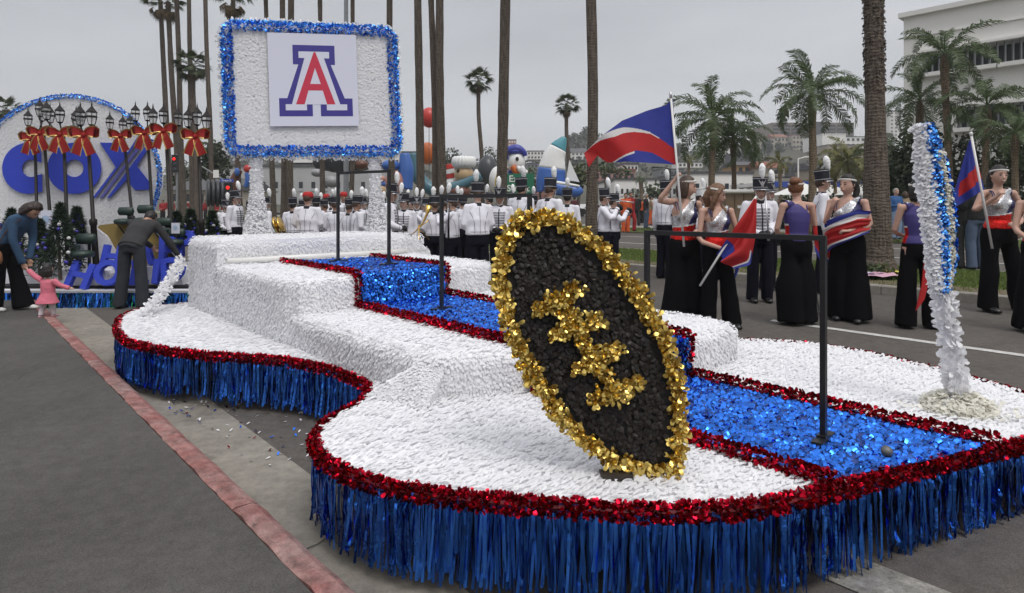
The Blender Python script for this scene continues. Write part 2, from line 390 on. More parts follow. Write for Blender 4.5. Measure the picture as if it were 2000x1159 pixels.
# kerb: separate cast lengths with a painted red top and face
kj = [-25, -12, -6, -1.6, 3.03, 7.6, 12.2, 17, 22, 30, 40, 60, 90, 160]
kroot = thing('kerb', 'red painted kerb running along the asphalt pavement edge', 'kerb', W(3, 0.9)); kroot['kind'] = 'structure'
for a, c in zip(kj[:-1], kj[1:]):
    b = MB(); us = np.linspace(a+0.006, c-0.006, max(2, int((c-a)/0.08) if c < 14 and a > -3 else 3)); k = 6; V = []
    for i, u in enumerate(us):
        j = (math.sin(u*7.1)+math.sin(u*17.3+1)+math.sin(u*41))*0.0035
        prof = [(kl(u)+j, 0.05), (kl(u)+j+0.004, 0.121), (kl(u)+0.02, 0.128), (kr(u)-0.055+j*0.5, 0.126), (kr(u)-0.022+j*0.5, 0.108), (kr(u)+0.004, -0.02)]
        V += [W(u, v, z) for v, z in prof]
    F = [(i*k+q, i*k+q+1, (i+1)*k+q+1, (i+1)*k+q) for i in range(len(us)-1) for q in range(k-1)]
    F += [tuple(range(k)), tuple(range((len(us)-1)*k+k-1, (len(us)-1)*k-1, -1))]
    b.add(V, F); o = b.build('kerb_stone', M_kerbred, kroot); fix_normals(o.data)
# thin joints scored across the gutter
jb = MB()
for u, sl in ((2.62, 0.25), (7.4, 0.0), (12.5, 0)):
    for q in range(8):
        v0 = kr(u)+0.02+q*0.045; v1 = v0+0.045; w0 = math.sin(q*2.1)*0.006; w1 = math.sin((q+1)*2.1)*0.006
        jb.add([W(u+sl*(v0-1)+w0, v0, 0.0075), W(u+sl*(v1-1)+w1, v1, 0.0075), W(u+sl*(v1-1)+w1+0.006, v1, 0.0075), W(u+sl*(v0-1)+w0+0.006, v0, 0.0075)], [(0, 1, 2, 3)])
o = jb.build('gutter_joint', mat('dirty_joint', (0.035, 0.03, 0.026), 0.95)); o['kind'] = 'structure'
rc = np.random.default_rng(5); cb_ = MB()
for (u, v, a, L_) in ((6.6, .3, .9, .7), (9.0, .1, .1, 1.4)):
    pts = [(u, v)]
    for q in range(int(L_/.05)): a += rc.normal(0, .28); pts.append((pts[-1][0]+.05*math.cos(a), min(pts[-1][1]+.05*math.sin(a), .80)))
    for (u0, v0), (u1, v1) in zip(pts[:-1], pts[1:]): w_ = .0018+.0016*rc.random(); z_ = .118+.0047*0+.0075; cb_.add([W(u0, v0, z_), W(u1, v1, z_), W(u1+w_, v1+w_*2, z_), W(u0+w_, v0+w_*2, z_)], [(0, 1, 2, 3)])
cb_.build('pavement_crack', MATS['dirty_joint'])['kind'] = 'structure'
strip('lane_marking', [(7.27, zroad(7.27)+0.005), (7.37, zroad(7.37)+0.005)], 0.85, 3.36, M_line)
strip('lane_marking', [(7.27, zroad(7.27)+0.005), (7.37, zroad(7.37)+0.005)], 9.5, 12.4, M_line)
strip('parking_line', [(2.60, zroad(2.6)+0.006), (2.86, zroad(2.86)+0.006)], -0.6, 1.05, ground_mat('worn_road_paint', (0.17, 0.16, 0.14), (0.30, 0.29, 0.26), 0.2, 120, stscale=7))
# median: kerb, grass, kerb; second carriageway; far verge
for v0, nm in ((10.03, 'median_kerb'), (13.75, 'median_kerb')):
    mk = thing(nm, 'pale concrete kerb along the %s side of the grass median' % ('near' if v0 < 12 else 'far'), 'kerb', W(5, v0)); mk['kind'] = 'structure'
    js = list(np.arange(-6, 40, 3.0))+[50, 70, 110]
    for a, c in zip(js[:-1], js[1:]):
        b = MB(); prof = [(v0, 0.2), (v0+0.015, 0.41), (v0+0.03, 0.425), (v0+0.15, 0.425), (v0+0.155, 0.2)]; V = [W(u, v, z) for u in (a+0.006, c-0.006) for v, z in prof]; k = 5
        F = [(q, q+1, k+q+1, k+q) for q in range(4)]+[(0, 1, 2, 3, 4), (9, 8, 7, 6, 5)]
        b.add(V, F); o = b.build('kerb_stone', M_kerbc, mk); fix_normals(o.data)
strip('median_grass', [(10.17, 0.405), (10.5, 0.43), (11.9, 0.46), (13.4, 0.43), (13.76, 0.405)], -12, 120, M_soil)
strip('far_road', [(13.89, 0.30), (19, 0.33), (24.0, 0.30)], -40, 160, M_asphalt)
strip('lane_marking', [(17.0, 0.327), (17.12, 0.328)], -30, 150, M_line)
strip('lane_marking', [(20.7, 0.325), (20.84, 0.324)], -30, 150, M_line)
strip('far_verge', [(24.0, 0.33), (24.15, 0.42), (24.9, 0.43), (26.5, 0.44)], -40, 160, M_soil)
strip('far_path', [(26.5, 0.436), (29.5, 0.44)], -40, 160, M_kerbc)
strip('far_lot', [(29.5, 0.433), (140, 0.45)], -60, 220, M_asphalt)
# grass blades, one mass
tuft = (np.array([(-.5, 0, 0), (.5, 0, 0), (.15, 1, .25)]), np.array([(0, 1, 2)]))
M_grass = translucent(mat('grass_blades', (0.125, 0.175, 0.035), 0.7, rnd=0.45), 0.3)
n = 60000; uu = 14*rng.beta(1.0, 1.4, n)-1.5; vv = rng.uniform(10.2, 13.72, n)
P = np.array([W(a, b) for a, b in zip(uu, vv)]); P[:, 2] = 0.40+0.055*np.sin((vv-10.2)/3.5*math.pi)
bare = (vv < 10.75+0.18*np.sin(uu*2.3)) & (rng.random(n) < 0.72); keep = ~bare
P = P[keep]; k = len(P); ax = frames(np.tile([0.0, 1, 0], (k, 1))+rng.normal(0, .6, (k, 3)), np.tile([0.0, 0, 1], (k, 1)), 0.3, (-.5, .5), 1.0)
scatter_obj('grass', tuft, P, ax, 0.018, rng.uniform(0.03, 0.075, k), M_grass)
strip('bare_soil', [(10.175, 0.409), (10.62, 0.441)], -12, 60, M_dirt)
n = 14000; uu = rng.uniform(-6, 40, n); vv = rng.uniform(24.2, 26.4, n); P = np.array([W(a, b, 0.43) for a, b in zip(uu, vv)])
ax = frames(np.tile([0.0, 1, 0], (n, 1))+rng.normal(0, .6, (n, 3)), np.tile([0.0, 0, 1], (n, 1)), 0.3, (-.5, .5), 1.0)
scatter_obj('grass', tuft, P, ax, 0.03, rng.uniform(0.04, 0.09, n), M_grass)
# ================================================================ PARADE FLOAT
Z1, Z2, Z3, Z4 = 0.45, 0.705, 0.985, 1.24
flo = thing('parade_float', 'large white petal parade float with blue stepped path, red edging and blue fringe', 'parade float', W(4.0, 3.1, 0))
deck_pts = [(7.95, 3.1), (7.93, 1.75), (7.65, 1.32), (7.1, 1.13), (6.4, 1.03), (6.0, 1.05), (5.5, 1.2), (5.1, 1.40), (4.6, 1.74), (4.2, 1.88), (3.9, 1.92), (3.5, 1.90), (3.25, 1.72), (3.08, 1.45), (2.92, 1.28), (2.74, 1.20), (2.54, 1.17), (2.29, 1.20), (2.03, 1.31), (1.7, 1.54), (1.32, 1.86), (1.06, 2.18), (0.90, 2.55), (0.70, 3.14), (0.46, 3.79), (0.33, 4.25), (0.40, 4.58), (0.62, 4.84), (1.20, 5.12), (1.75, 5.27), (2.2, 5.2), (2.6, 4.9), (3.0, 4.6), (3.6, 4.42), (4.2, 4.42), (4.8, 4.6), (5.5, 5.0), (6.2, 5.15), (7.0, 5.1), (7.65, 4.9), (7.93, 4.45)]
deck = [tuple(p) for p in smooth_closed(deck_pts, 5)]
def offset_poly(poly, d):
    a = np.array(poly); t = np.roll(a, -1, 0)-np.roll(a, 1, 0); t = t/np.linalg.norm(t, axis=1, keepdims=True)
    nrm = np.column_stack([t[:, 1], -t[:, 0]])
    area = 0.5*np.sum(a[:, 0]*np.roll(a[:, 1], -1)-np.roll(a[:, 0], -1)*a[:, 1])
    return a+nrm*d*(1 if area > 0 else -1)      # +d = outwards
deck = [tuple(p) for p in offset_poly(deck, -0.035)]
L2 = [(4.9, 1.97), (3.4, 1.97), (3.05, 1.99), (2.92, 2.06), (2.80, 2.25), (2.66, 2.58), (2.20, 3.57), (2.16, 4.0), (2.22, 4.3), (2.5, 4.44), (4.9, 4.36)]
L3 = [(6.75, 1.95), (5.2, 1.95), (4.98, 1.97), (4.86, 2.04), (4.81, 2.16), (4.86, 2.58), (4.97, 3.57), (5.0, 4.2), (5.15, 4.34), (6.75, 4.36)]
PV0, PV1 = 2.585, 3.565
def prism_uv(poly, z0, z1, name, m):
    b = MB(); b.prism(list(poly), lambda u, v: W(u, v, z0), lambda u, v: W(u, v, z1)); o = b.build(name, m, flo); fix_normals(o.data); return o
prism_uv(deck, 0.385, Z1-0.008, 'deck', M_white_base)
prism_uv([tuple(p) for p in offset_poly(deck, -0.16)], 0.16, 0.38, 'under_shade', M_dark)  # near-black block that paints in the shade under the deck
PETAL = leaf_tmpl(0.10, 0.06); PETAL_R = leaf_tmpl(0.22, 0.16, 0.22); PETAL_F = leaf_tmpl(0.05, 0.03)
def UVW(a, z): return np.column_stack([a[:, 0]*UX+a[:, 1]*VX, a[:, 0]*UY+a[:, 1]*VY+DY, np.broadcast_to(z, (len(a),))])
UP = np.array([0.0, 0, 1]); VDIR = np.array([VX, VY, 0.0]); UDIR = np.array([UX, UY, 0.0])
def on_path(a): return (a[:, 1] > PV0-0.01) & (a[:, 1] < PV1+0.01)
RR = 0.085
def soft_prism(poly, z0, z1, name, r=RR):
    b = MB(); rings = [(poly, z0)]+[([tuple(p) for p in offset_poly(poly, -r*(1-math.cos(t)))], z1-r+r*math.sin(t)) for t in np.linspace(0, math.pi/2, 6)]; k = len(poly)
    V = [W(u, v, z) for pl__, z in rings for u, v in pl__]; F = [(i*k+j, i*k+(j+1) % k, (i+1)*k+(j+1) % k, (i+1)*k+j) for i in range(len(rings)-1) for j in range(k)]+[tuple((len(rings)-1)*k+j for j in range(k))]
    b.add(V, F); o = b.build(name, M_white_base, flo); fix_normals(o.data); return o
soft_prism(L2, Z1-0.005, Z2-0.008, 'lower_step'); soft_prism(L3, Z1-0.005, Z3-0.008, 'upper_step')
def edge_dist(a, poly):
    """distance to the polygon's outline and the direction back to it"""
    best = np.full(len(a), 1e9); dr = np.zeros((len(a), 2)); q = np.array(poly)
    for i in range(len(q)):
        p0, p1 = q[i], q[(i+1) % len(q)]; d = p1-p0; t = np.clip(((a-p0) @ d)/max(d @ d, 1e-9), 0, 1)[:, None]; c = p0+d*t; v = c-a; l = np.linalg.norm(v, axis=1); m_ = l < best; best[m_] = l[m_]; dr[m_] = v[m_]/np.maximum(l[m_], 1e-6)[:, None]
    return best, dr
def soft_top(a, poly, z, r=RR):
    """points on a flat top, bent down over the rounded rim: position and normal"""
    d, dr = edge_dist(a, poly); s_ = np.clip((r-d)/r, 0, 1); P = UVW(a, z); P[:, 2] -= r*(1-np.sqrt(1-s_**2*.98)); n_ = UP*np.sqrt(1-s_**2*.98)[:, None]+(UDIR*dr[:, :1]+VDIR*dr[:, 1:])*s_[:, None]
    return P, n_
bx_prof = [(1.95, Z1-0.005), (1.95, Z4-0.09), (1.975, Z4-.035), (2.03, Z4-0.01), (4.22, Z4-0.01), (4.42, Z4-0.08), (4.60, 1.0), (4.68, 0.75), (4.70, Z1-0.005)]
b = MB(); b.prism(bx_prof, lambda v, z: W(6.70, v, z), lambda v, z: W(7.70, v, z)); o = b.build('rear_box', M_white_base, flo); fix_normals(o.data)
pb = MB()
def quad_uv(b, u0, u1, v0, v1, z): b.add([W(u0, v0, z), W(u1, v0, z), W(u1, v1, z), W(u0, v1, z)], [(0, 1, 2, 3)])
# blue sheeting under the path petals
pth1 = [(2.66, PV0), (0.93, PV0), (0.70, 3.14), (0.55, PV1), (2.2, PV1)]
pb.add([W(u, v, Z1+0.004) for u, v in pth1], [(0, 1, 2, 3, 4)])
pb.add([W(u, v, Z2+0.004) for u, v in [(4.86, PV0), (2.635, PV0), (2.175, PV1), (4.95, PV1)]], [(0, 1, 2, 3)])
pb.add([W(u, v, Z3+0.004) for u, v in [(6.52, PV0), (4.84, PV0), (4.94, PV1), (6.42, PV1)]], [(0, 1, 2, 3)])
pb.add([W(2.635, PV0, Z1), W(2.175, PV1, Z1), W(2.175, PV1, Z2), W(2.635, PV0, Z2)], [(0, 1, 2, 3)])
pb.add([W(4.84, PV0, Z2), W(4.94, PV1, Z2), W(4.94, PV1, Z3), W(4.84, PV0, Z3)], [(0, 1, 2, 3)])
pb.build('path_sheet', M_blue_base, flo)

# --- white petals: flat surfaces
flat = []
d1 = poly_points(deck, 2900)
keep = ~inpoly(d1, L2) & ~inpoly(d1, L3) & ~((d1[:, 0] > 6.7) & (d1[:, 0] < 7.7) & (d1[:, 1] > 1.9) & (d1[:, 1] < 4.7)) & ~(on_path(d1) & (d1[:, 0] < 2.7))
keep &= ~((d1[:, 0] > 4.0) & (d1[:, 1] > 4.4) & (rng.random(len(d1)) < 0.7))
d1 = d1[keep]
d2 = poly_points(L2, 2400); d2 = d2[~inpoly(d2, L3) & ~on_path(d2)]
d3 = poly_points(L3, 2000); d3 = d3[~((on_path(d3)) & (d3[:, 0] < 6.5)) & (d3[:, 0] < 6.72)]
d4 = np.column_stack([rng.uniform(6.7, 7.7, 4500), rng.uniform(1.96, 4.25, 4500)])
BX = [(6.69, 1.95), (6.69, 6), (9, 6), (9, 1.95)]
t2, t3, t4 = soft_top(d2, L2, Z2), soft_top(d3, L3, Z3), soft_top(d4, BX, Z4)
PF = np.vstack([UVW(d1, Z1), t2[0], t3[0], t4[0]]); NF = np.vstack([np.tile(UP, (len(d1), 1)), t2[1], t3[1], t4[1]]); PF = PF+NF*rng.uniform(0, .008, len(PF))[:, None]
nn = len(PF); Dd = VDIR*np.where(rng.random(nn) < 0.88, 1, -1)[:, None]+UDIR*rng.normal(0, .22, nn)[:, None]
axF = frames(NF, Dd, 0.30, (-0.02, 0.20), 0.14)
scat = rng.random(nn) < 0.05
scatter_obj('white_petals', PETAL_F, PF, axF, rng.uniform(.011, .017, nn), rng.uniform(.030, .046, nn), M_petal, flo, 300, 'white_petal')
# --- white petals hanging in rows on the walls
def wall_pts(line, z0, z1, per_m2):
    a = np.array(line, float); seg = np.diff(a, axis=0); ln = np.linalg.norm(seg, axis=1); out_p = []; out_n = []
    for i, l in enumerate(ln):
        n = int(l*(z1-z0)*per_m2);
        if n < 1: continue
        t = rng.random(n); z = rng.uniform(z0, z1, n); z = np.round(z/0.016)*0.016+rng.normal(0, .003, n)
        q = a[i]+seg[i]*t[:, None]; out_p.append(UVW(q, np.clip(z, z0+0.01, z1+0.01)))
        nu, nv = seg[i][1], -seg[i][0]; l2 = math.hypot(nu, nv); out_n.append(np.tile((UDIR*nu+VDIR*nv)/l2, (n, 1)))
    return np.vstack(out_p), np.vstack(out_n)
walls = []
front2 = L2[:6]; front2r = L2[6:]
def wall(line, z0, z1, d, ctr):
    P, n_ = wall_pts(line, z0, z1, d); c0 = np.array(W(ctr[0], ctr[1], 0)); s_ = np.sign(np.sum((P-c0)*n_*np.array([1, 1, 0]), 1))
    walls.append((P, n_*s_[:, None]))          # normals made to point away from the block's middle
wall([(4.9, 1.97)]+L2[1:6], Z1, Z2, 5200, (3.9, 3.2)); wall(L2[6:10]+[(4.9, 4.36)], Z1, Z2, 4200, (3.9, 3.2))
wall(L3[0:6], Z1, Z3, 4600, (5.9, 3.2)); wall(L3[6:], Z1, Z3, 4000, (5.9, 3.2))
wall([(7.70, 1.95), (6.70, 1.95)], Z1, Z4, 4200, (7.2, 3.2)); wall([(6.70, 1.95), (6.70, 4.5)], Z3, Z4, 4600, (7.2, 3.2))
wall([(7.70, 4.6), (7.70, 1.95)], Z1, Z4, 700, (7.2, 3.2))
# sloping web where the lower step's corner runs out on to the front lobe
wA, wB, wC, wD = (np.array(W(*q)) for q in ((3.04, 2.00, Z2-.05), (3.28, 1.78, Z1), (2.80, 1.88, Z1), (2.92, 2.12, Z2-.05)))
b = MB(); b.add([wA, wB, wC, wD, np.array(W(3.02, 2.2, Z1))], [(0, 1, 2), (0, 2, 3), (0, 4, 1), (1, 4, 2), (2, 4, 3)]); b.build('corner_web', M_white_base, flo)
for tri, nt_ in (((wA, wB, wC), 900), ((wA, wC, wD), 700)):
    q = rng.dirichlet((1, 1, 1), nt_); nv_ = np.cross(tri[1]-tri[0], tri[2]-tri[0]); nv_ = nv_/np.linalg.norm(nv_); nv_ = nv_ if nv_[2] > 0 else -nv_; walls.append((q @ np.array(tri), np.tile(nv_, (nt_, 1))))
PW = np.vstack([a for a, _ in walls]); NW = np.vstack([c for _, c in walls]); ztop = np.concatenate([np.full(len(a), max(a[:, 2])) for a, _ in walls])
h_ = np.clip((PW[:, 2]-(ztop-RR))/RR, 0, 1)*(np.abs(NW[:, 2]) < .01); PW = PW-NW*(RR*(1-np.sqrt(1-.98*h_**2)))[:, None]; NW = NW*np.sqrt(1-.98*h_**2)[:, None]+UP*h_[:, None]; PW = PW+NW*0.006
n = len(PW); axW = frames(NW, np.tile(-UP, (n, 1))+rng.normal(0, .12, (n, 3)), 0.22, (0.03, 0.40), 0.2)
# slope at the far end of the rear box
NS_ = 1800; t = rng.random(NS_); q = np.array([(4.22, Z4), (4.42, Z4-0.08), (4.60, 1.0), (4.68, .75), (4.7, .5)]); s = t*4; i0 = np.minimum(s.astype(int), 3); fr = (s-i0)[:, None]
vz = q[i0]*(1-fr)+q[i0+1]*fr; uq = rng.uniform(6.68, 7.7, NS_); PS = UVW(np.column_stack([uq, vz[:, 0]]), 0); PS[:, 2] = vz[:, 1]+.005
axS = frames(np.tile(VDIR*0.8+UP*0.6, (NS_, 1)), np.tile(VDIR*.5-UP, (NS_, 1)), .4, (0, .6), .2)
n2 = 1400; fv = rng.uniform(4.25, 4.68, n2); PS2 = UVW(np.column_stack([np.full(n2, 6.69), fv]), 0); PS2[:, 2] = Z1+rng.random(n2)*(np.interp(fv, q[:, 0], q[:, 1])-Z1)
axS2 = frames(np.tile(-UDIR, (n2, 1)), np.tile(-UP, (n2, 1)), .3, (.05, .55), .2)
PWall = np.vstack([PW, PS, PS2]); axA = tuple(np.vstack([x, y, z]) for x, y, z in zip(axW, axS, axS2)); n = len(PWall)
scatter_obj('white_wall_petals', PETAL, PWall, axA, rng.uniform(.012, .019, n), rng.uniform(.021, .032, n), M_petal, flo)
# --- blue path petals
bl = []
def path_pts(poly, z, d): a = poly_points(poly, d); return UVW(a, z+0.006), np.tile(UP, (len(a), 1))
for poly, z, d in ((pth1, Z1, 3400), ([(4.88, PV0), (2.66, PV0), (2.2, PV1), (4.97, PV1)], Z2, 2600), ([(6.52, PV0), (4.88, PV0), (4.97, PV1), (6.42, PV1)], Z3, 2300)):
    bl.append(path_pts(poly, z, d)+(False,))
for (p0, p1, z0, z1) in (((2.63, PV0), (2.17, PV1), Z1, Z2), ((4.835, PV0), (4.935, PV1), Z2, Z3)):
    n = 1300; t = rng.random(n)[:, None]; a = np.array(p0)*(1-t)+np.array(p1)*t; bl.append((UVW(a, np.minimum(rng.uniform(z0, z1+.05, n), z1+.012))-UDIR*0.008, np.tile(-UDIR, (n, 1)), True))
PB = np.vstack([x[0] for x in bl]); NB = np.vstack([x[1] for x in bl]); vert = np.concatenate([np.full(len(x[0]), x[2]) for x in bl]); n = len(PB)
Db = np.where(vert[:, None], -UP, VDIR+UDIR*rng.normal(0, .5, n)[:, None]); axB = frames(NB, Db, 0.6, (0.0, 0.42), 0.30)
big = rng.random(n)**2
scatter_obj('blue_petals', PETAL_R, PB, axB, .015+.011*big, .023+.016*big, M_blue_foil, flo, 300, 'blue_petal')
# --- red tinsel garland along the deck edge and the path edges
def rope(pts, rad, per_m, size, tm, m, parent, name, singles=0, single_name=None, flat=1.0, lift=0.0):
    pts = np.array([tuple(p) for p in pts], float); q = resample(pts, 1.0/per_m); n = len(q)
    tg = np.gradient(q, axis=0); tg = norm(tg); rv = norm(np.cross(tg, rng.normal(0, 1, (n, 3))))
    rr = rad*np.sqrt(rng.uniform(0.12, 1, n))[:, None]; P = q+rv*rr*np.array([1, 1, flat]); P[:, 2] += lift
    ax = frames(norm(np.cross(tg, rv))+rv*.9+rng.normal(0, .5, (n, 3)), rv+tg*rng.normal(0, .7, n)[:, None], 0.7, (-.2, .5), .5)
    return scatter_obj(name, tm, P, ax, size[0]*rng.uniform(.8, 1.25, n), size[1]*rng.uniform(.8, 1.25, n), m, parent, singles, single_name)
edge = [W(u, v, 0.418) for u, v in offset_poly(deck, 0.025)]; edge.append(edge[0])
i_near = min(range(len(edge)), key=lambda i: (Vector(edge[i])-Vector((0, 0, 1.6))).length)
rope(edge, 0.031, 1700, (.016, .020), PETAL_R, M_red_foil, flo, 'red_garland', 300, 'red_petal')
cb = MB(); cb.tube(edge, 0.012, 6); cb.build('garland_cord', mat('garland_cord', (0.16, 0.004, 0.01), 0.4), flo)
pl = [(PV0-.02, 0.88, 2.64, 4.86, 6.52), (PV1+.02, 0.52, 2.20, 4.95, 6.42)]
for v, u0, u1, u2, u3 in pl:
    line = [W(u0, v, Z1+.03), W(u1, v, Z1+.03), W(u1-.02, v, Z2+.03), W(u2, v, Z2+.03), W(u2-.02, v, Z3+.02), W(u3, v, Z3+.02)]
    rope(line, 0.032, 1000, (.019, .024), PETAL_R, M_red_foil, flo, 'red_path_garland', flat=0.8)
# --- blue foil fringe
skirt = [W(u, v, 0) for u, v in offset_poly(deck, 0.02)]; skirt.append(skirt[0])
sk = resample([tuple(p) for p in skirt], 0.0048); ns = len(sk); tg = norm(np.gradient(sk, axis=0)); nr = np.cross(tg, UP)
cc = np.array(W(4.4, 3.1, 0)); ok = np.ones(ns, bool)
if np.mean(np.sum((sk-cc)*nr, 1)) < 0: nr = -nr
vis = (sk[:, 0]*UX+(sk[:, 1]-DY)*UY < 7.2) & ~((sk[:, 0]*VX+(sk[:, 1]-DY)*VY > 4.3) & (sk[:, 0]*UX+(sk[:, 1]-DY)*UY > 2.2))
sk, tg, nr = sk[vis], tg[vis], nr[vis]; ns = len(sk)
gap = np.sin(np.arange(ns)*0.011)+np.sin(np.arange(ns)*0.037+1)*0.7+rng.normal(0, .45, ns); keep = gap > -1.25; sk, tg, nr = sk[keep], tg[keep], nr[keep]; ns = len(sk)
# strip template: x in -.5..5, y 0..1 down, a slight S bend and a half twist, three variants
def strip_tmpl(seed):
    r = np.random.default_rng(seed); k = 14; V = []; T = []; ph = r.uniform(0, 6); tw = r.uniform(-1.0, 1.0); bend = r.uniform(-.08, .08); r_amp = (.25, .9, .5, 1.2, .7)[seed % 5]
    for i in range(k+1):
        y = i/k; ang = tw*y+0.22*math.sin(ph+y*7); cx = bend*y*y*14; cz = 0.35*math.sin(ph*1.7+y*5)*y*2+r_amp*math.sin(ph+y*21)*max(0.0, math.sin(y*8+ph*2))
        V += [(cx-.5*math.cos(ang), y, cz-.5*math.sin(ang)), (cx+.5*math.cos(ang), y, cz+.5*math.sin(ang))]
    for i in range(k): a = 2*i; T += [(a, a+1, a+3), (a, a+3, a+2)]
    return np.array(V), np.array(T)
sel = rng.integers(0, 5, ns)
for q in range(5):
    m_ = sel == q; P = sk[m_]+nr[m_]*rng.uniform(-.006, .016, m_.sum())[:, None]; P[:, 2] = rng.uniform(.40, .43, len(P)); k = len(P)
    S, D, Nr = frames(nr[m_]+tg[m_]*rng.normal(0, .5, k)[:, None], np.tile(-UP, (k, 1))+tg[m_]*rng.normal(0, .03, k)[:, None]+nr[m_]*rng.normal(0.04, .055, k)[:, None], 0.0, (0, 0), 0.0)
    ln = rng.uniform(.30, .365, k)*np.where(rng.random(k) < .12, .75, 1.0)
    tv, tf = strip_tmpl(q+3); tm = (tv, tf); L = np.array(rootloc(flo)); wid = rng.uniform(.006, .0165, k)
    nsing = 60; order = np.argsort(np.linalg.norm(P-np.array([0.2, 0, 1.0]), axis=1)); near, rest = order[:nsing], order[nsing:]
    base = raw_mesh('fringe_strip', tv, tf, M_blue_fringe)
    for i in near:
        o = link('fringe_strip', base, flo)
        o.matrix_basis = Matrix(((S[i][0]*wid[i], D[i][0]*ln[i], Nr[i][0]*wid[i], P[i][0]-L[0]), (S[i][1]*wid[i], D[i][1]*ln[i], Nr[i][1]*wid[i], P[i][1]-L[1]), (S[i][2]*wid[i], D[i][2]*ln[i], Nr[i][2]*wid[i], P[i][2]-L[2]), (0, 0, 0, 1)))
    V, F = scatter(tm, P[rest], (S[rest], D[rest], Nr[rest]), wid[rest], ln[rest], wid[rest])
    link('fringe', raw_mesh('fringe', V-L, F, M_blue_fringe), flo)['kind'] = 'stuff'
# header tape that the strips hang from
tb = MB()
tp = np.array([tuple(p) for p in skirt]); k = len(tp)
tb.add([(p[0], p[1], z) for p in tp for z in (.385, .432)], [(2*i, 2*i+2, 2*i+3, 2*i+1) for i in range(k-1)]); tb.build('fringe_tape', M_blue_fringe, flo)
# wheels in the dark under the deck
for u, v in ((5.4, 2.2), (5.4, 4.0), (2.0, 2.5), (2.0, 3.8)):
    b = MB(); b.lathe(W(u, v, zroad(v)+.17), [(.05, -.09), (.16, -.09), (.175, -.06), (.175, .06), (.16, .09), (.05, .09)], 16, M=Matrix.Rotation(TH, 3, 'Z') @ Matrix.Rotation(math.pi/2, 3, 'Y')); b.build('wheel', mat('rubber', (.012, .012, .012), .8), flo)
# white petal rope from the rear lobe up to the rear box
p0 = onz(281, 615, .47); p1 = W(7.62, 1.86, 1.0); pm = (p0+p1)/2+Vector((0, 0, -.05))
rp = smooth_closed([tuple(p0), tuple(pm), tuple(p1)], 8, False)
rope(rp, 0.048, 700, (.024, .034), PETAL_R, M_petal, flo, 'white_petal_rope')
b = MB(); b.tube([tuple(p) for p in rp], .02, 6); b.build('rope_core', M_white_base, flo)
# white plastic pipe resting along the foot of the rear box
b = MB(); b.tube([W(6.665, 2.04, Z3+.035), W(6.66, 4.22, Z3+.035)], .03, 10); o = b.build('pipe', M_plastic_white, smooth=True)
tag(o, 'white plastic pipe lying on the upper step along the rear box of the float', 'pipe')
# lone steel ball and foil scrap on the path
b = MB(); b.ball(onz(1732, 882, Z1+.03), .025, 14, 9); o = b.build('metal_socket', mat('dull_steel', (.16, .16, .15), .55, .6, var=.2, vscale=40), smooth=True)
tag(o, 'dull metal ball fitting set in the blue path petals near the front edge', 'fitting')
# ================================================================ THINGS STANDING ON THE FLOAT
def plane_prism(b, poly, fn, d, m=0):
    """poly in plane coordinates, fn maps (x, y, depth)"""
    b.prism(poly, lambda x, y: fn(x, y, 0.0), lambda x, y: fn(x, y, d), m)
# ---- football
FB_Y = 2.66
out_px = [(1005, 428), (1048, 416), (1092, 421), (1138, 447), (1188, 492), (1238, 547), (1280, 612), (1310, 672), (1326, 740), (1333, 800), (1330, 870), (1318, 920), (1288, 927), (1240, 920), (1192, 902), (1142, 867), (1092, 820), (1044, 757), (1010, 690), (982, 610), (971, 560), (975, 500), (988, 455)]
in_px = [(1022, 455), (1050, 443), (1090, 452), (1130, 483), (1178, 535), (1226, 592), (1262, 650), (1286, 720), (1294, 790), (1295, 850), (1288, 893), (1272, 900), (1235, 887), (1190, 860), (1140, 817), (1090, 762), (1047, 690), (1017, 620), (1004, 560), (1007, 500)]
def fbp(x, y, d=0.0):
    p = ond(x, y, FB_Y); p.y += d; return p
fb = thing('football_prop', 'giant black petal football with gold petal rim and gold laces standing on the float', 'parade prop', onz(1262, 932, Z1))
b = MB(); opx = [tuple(p) for p in smooth_closed(out_px, 4)]
b.prism(opx, lambda x, y: fbp(x, y, 0.0), lambda x, y: fbp(x, y, 0.07)); o = b.build('panel', mat('black_board', (.012, .011, .011), .7), fb); fix_normals(o.data)
b = MB(); q = onz(1205, 932, Z1+.012); b.box(q+Vector((.0, .02, .0)), (.13, .07, .024), .1); b.build('base_board', M_wood, fb)
b = MB(); q = fbp(1262, 926); b.box((q.x, q.y+.09, Z1+.2), (.05, .05, .42), 0); b.build('rear_strut', M_wood, fb)
a = poly_points([tuple(p) for p in smooth_closed(in_px, 3)], 1/ (6.5*5)); n = len(a)
P = np.array([fbp(x, y, -.006) for x, y in a]); NN = np.tile([0, -1.0, 0], (n, 1))
ax = frames(NN, np.tile([0.15, 0, -1.0], (n, 1)), 0.75, (0.02, .26), .22)
scatter_obj('black_petals', PETAL_R, P, ax, rng.uniform(.015, .022, n), rng.uniform(.022, .033, n), M_black_petal, fb, 300, 'black_petal')
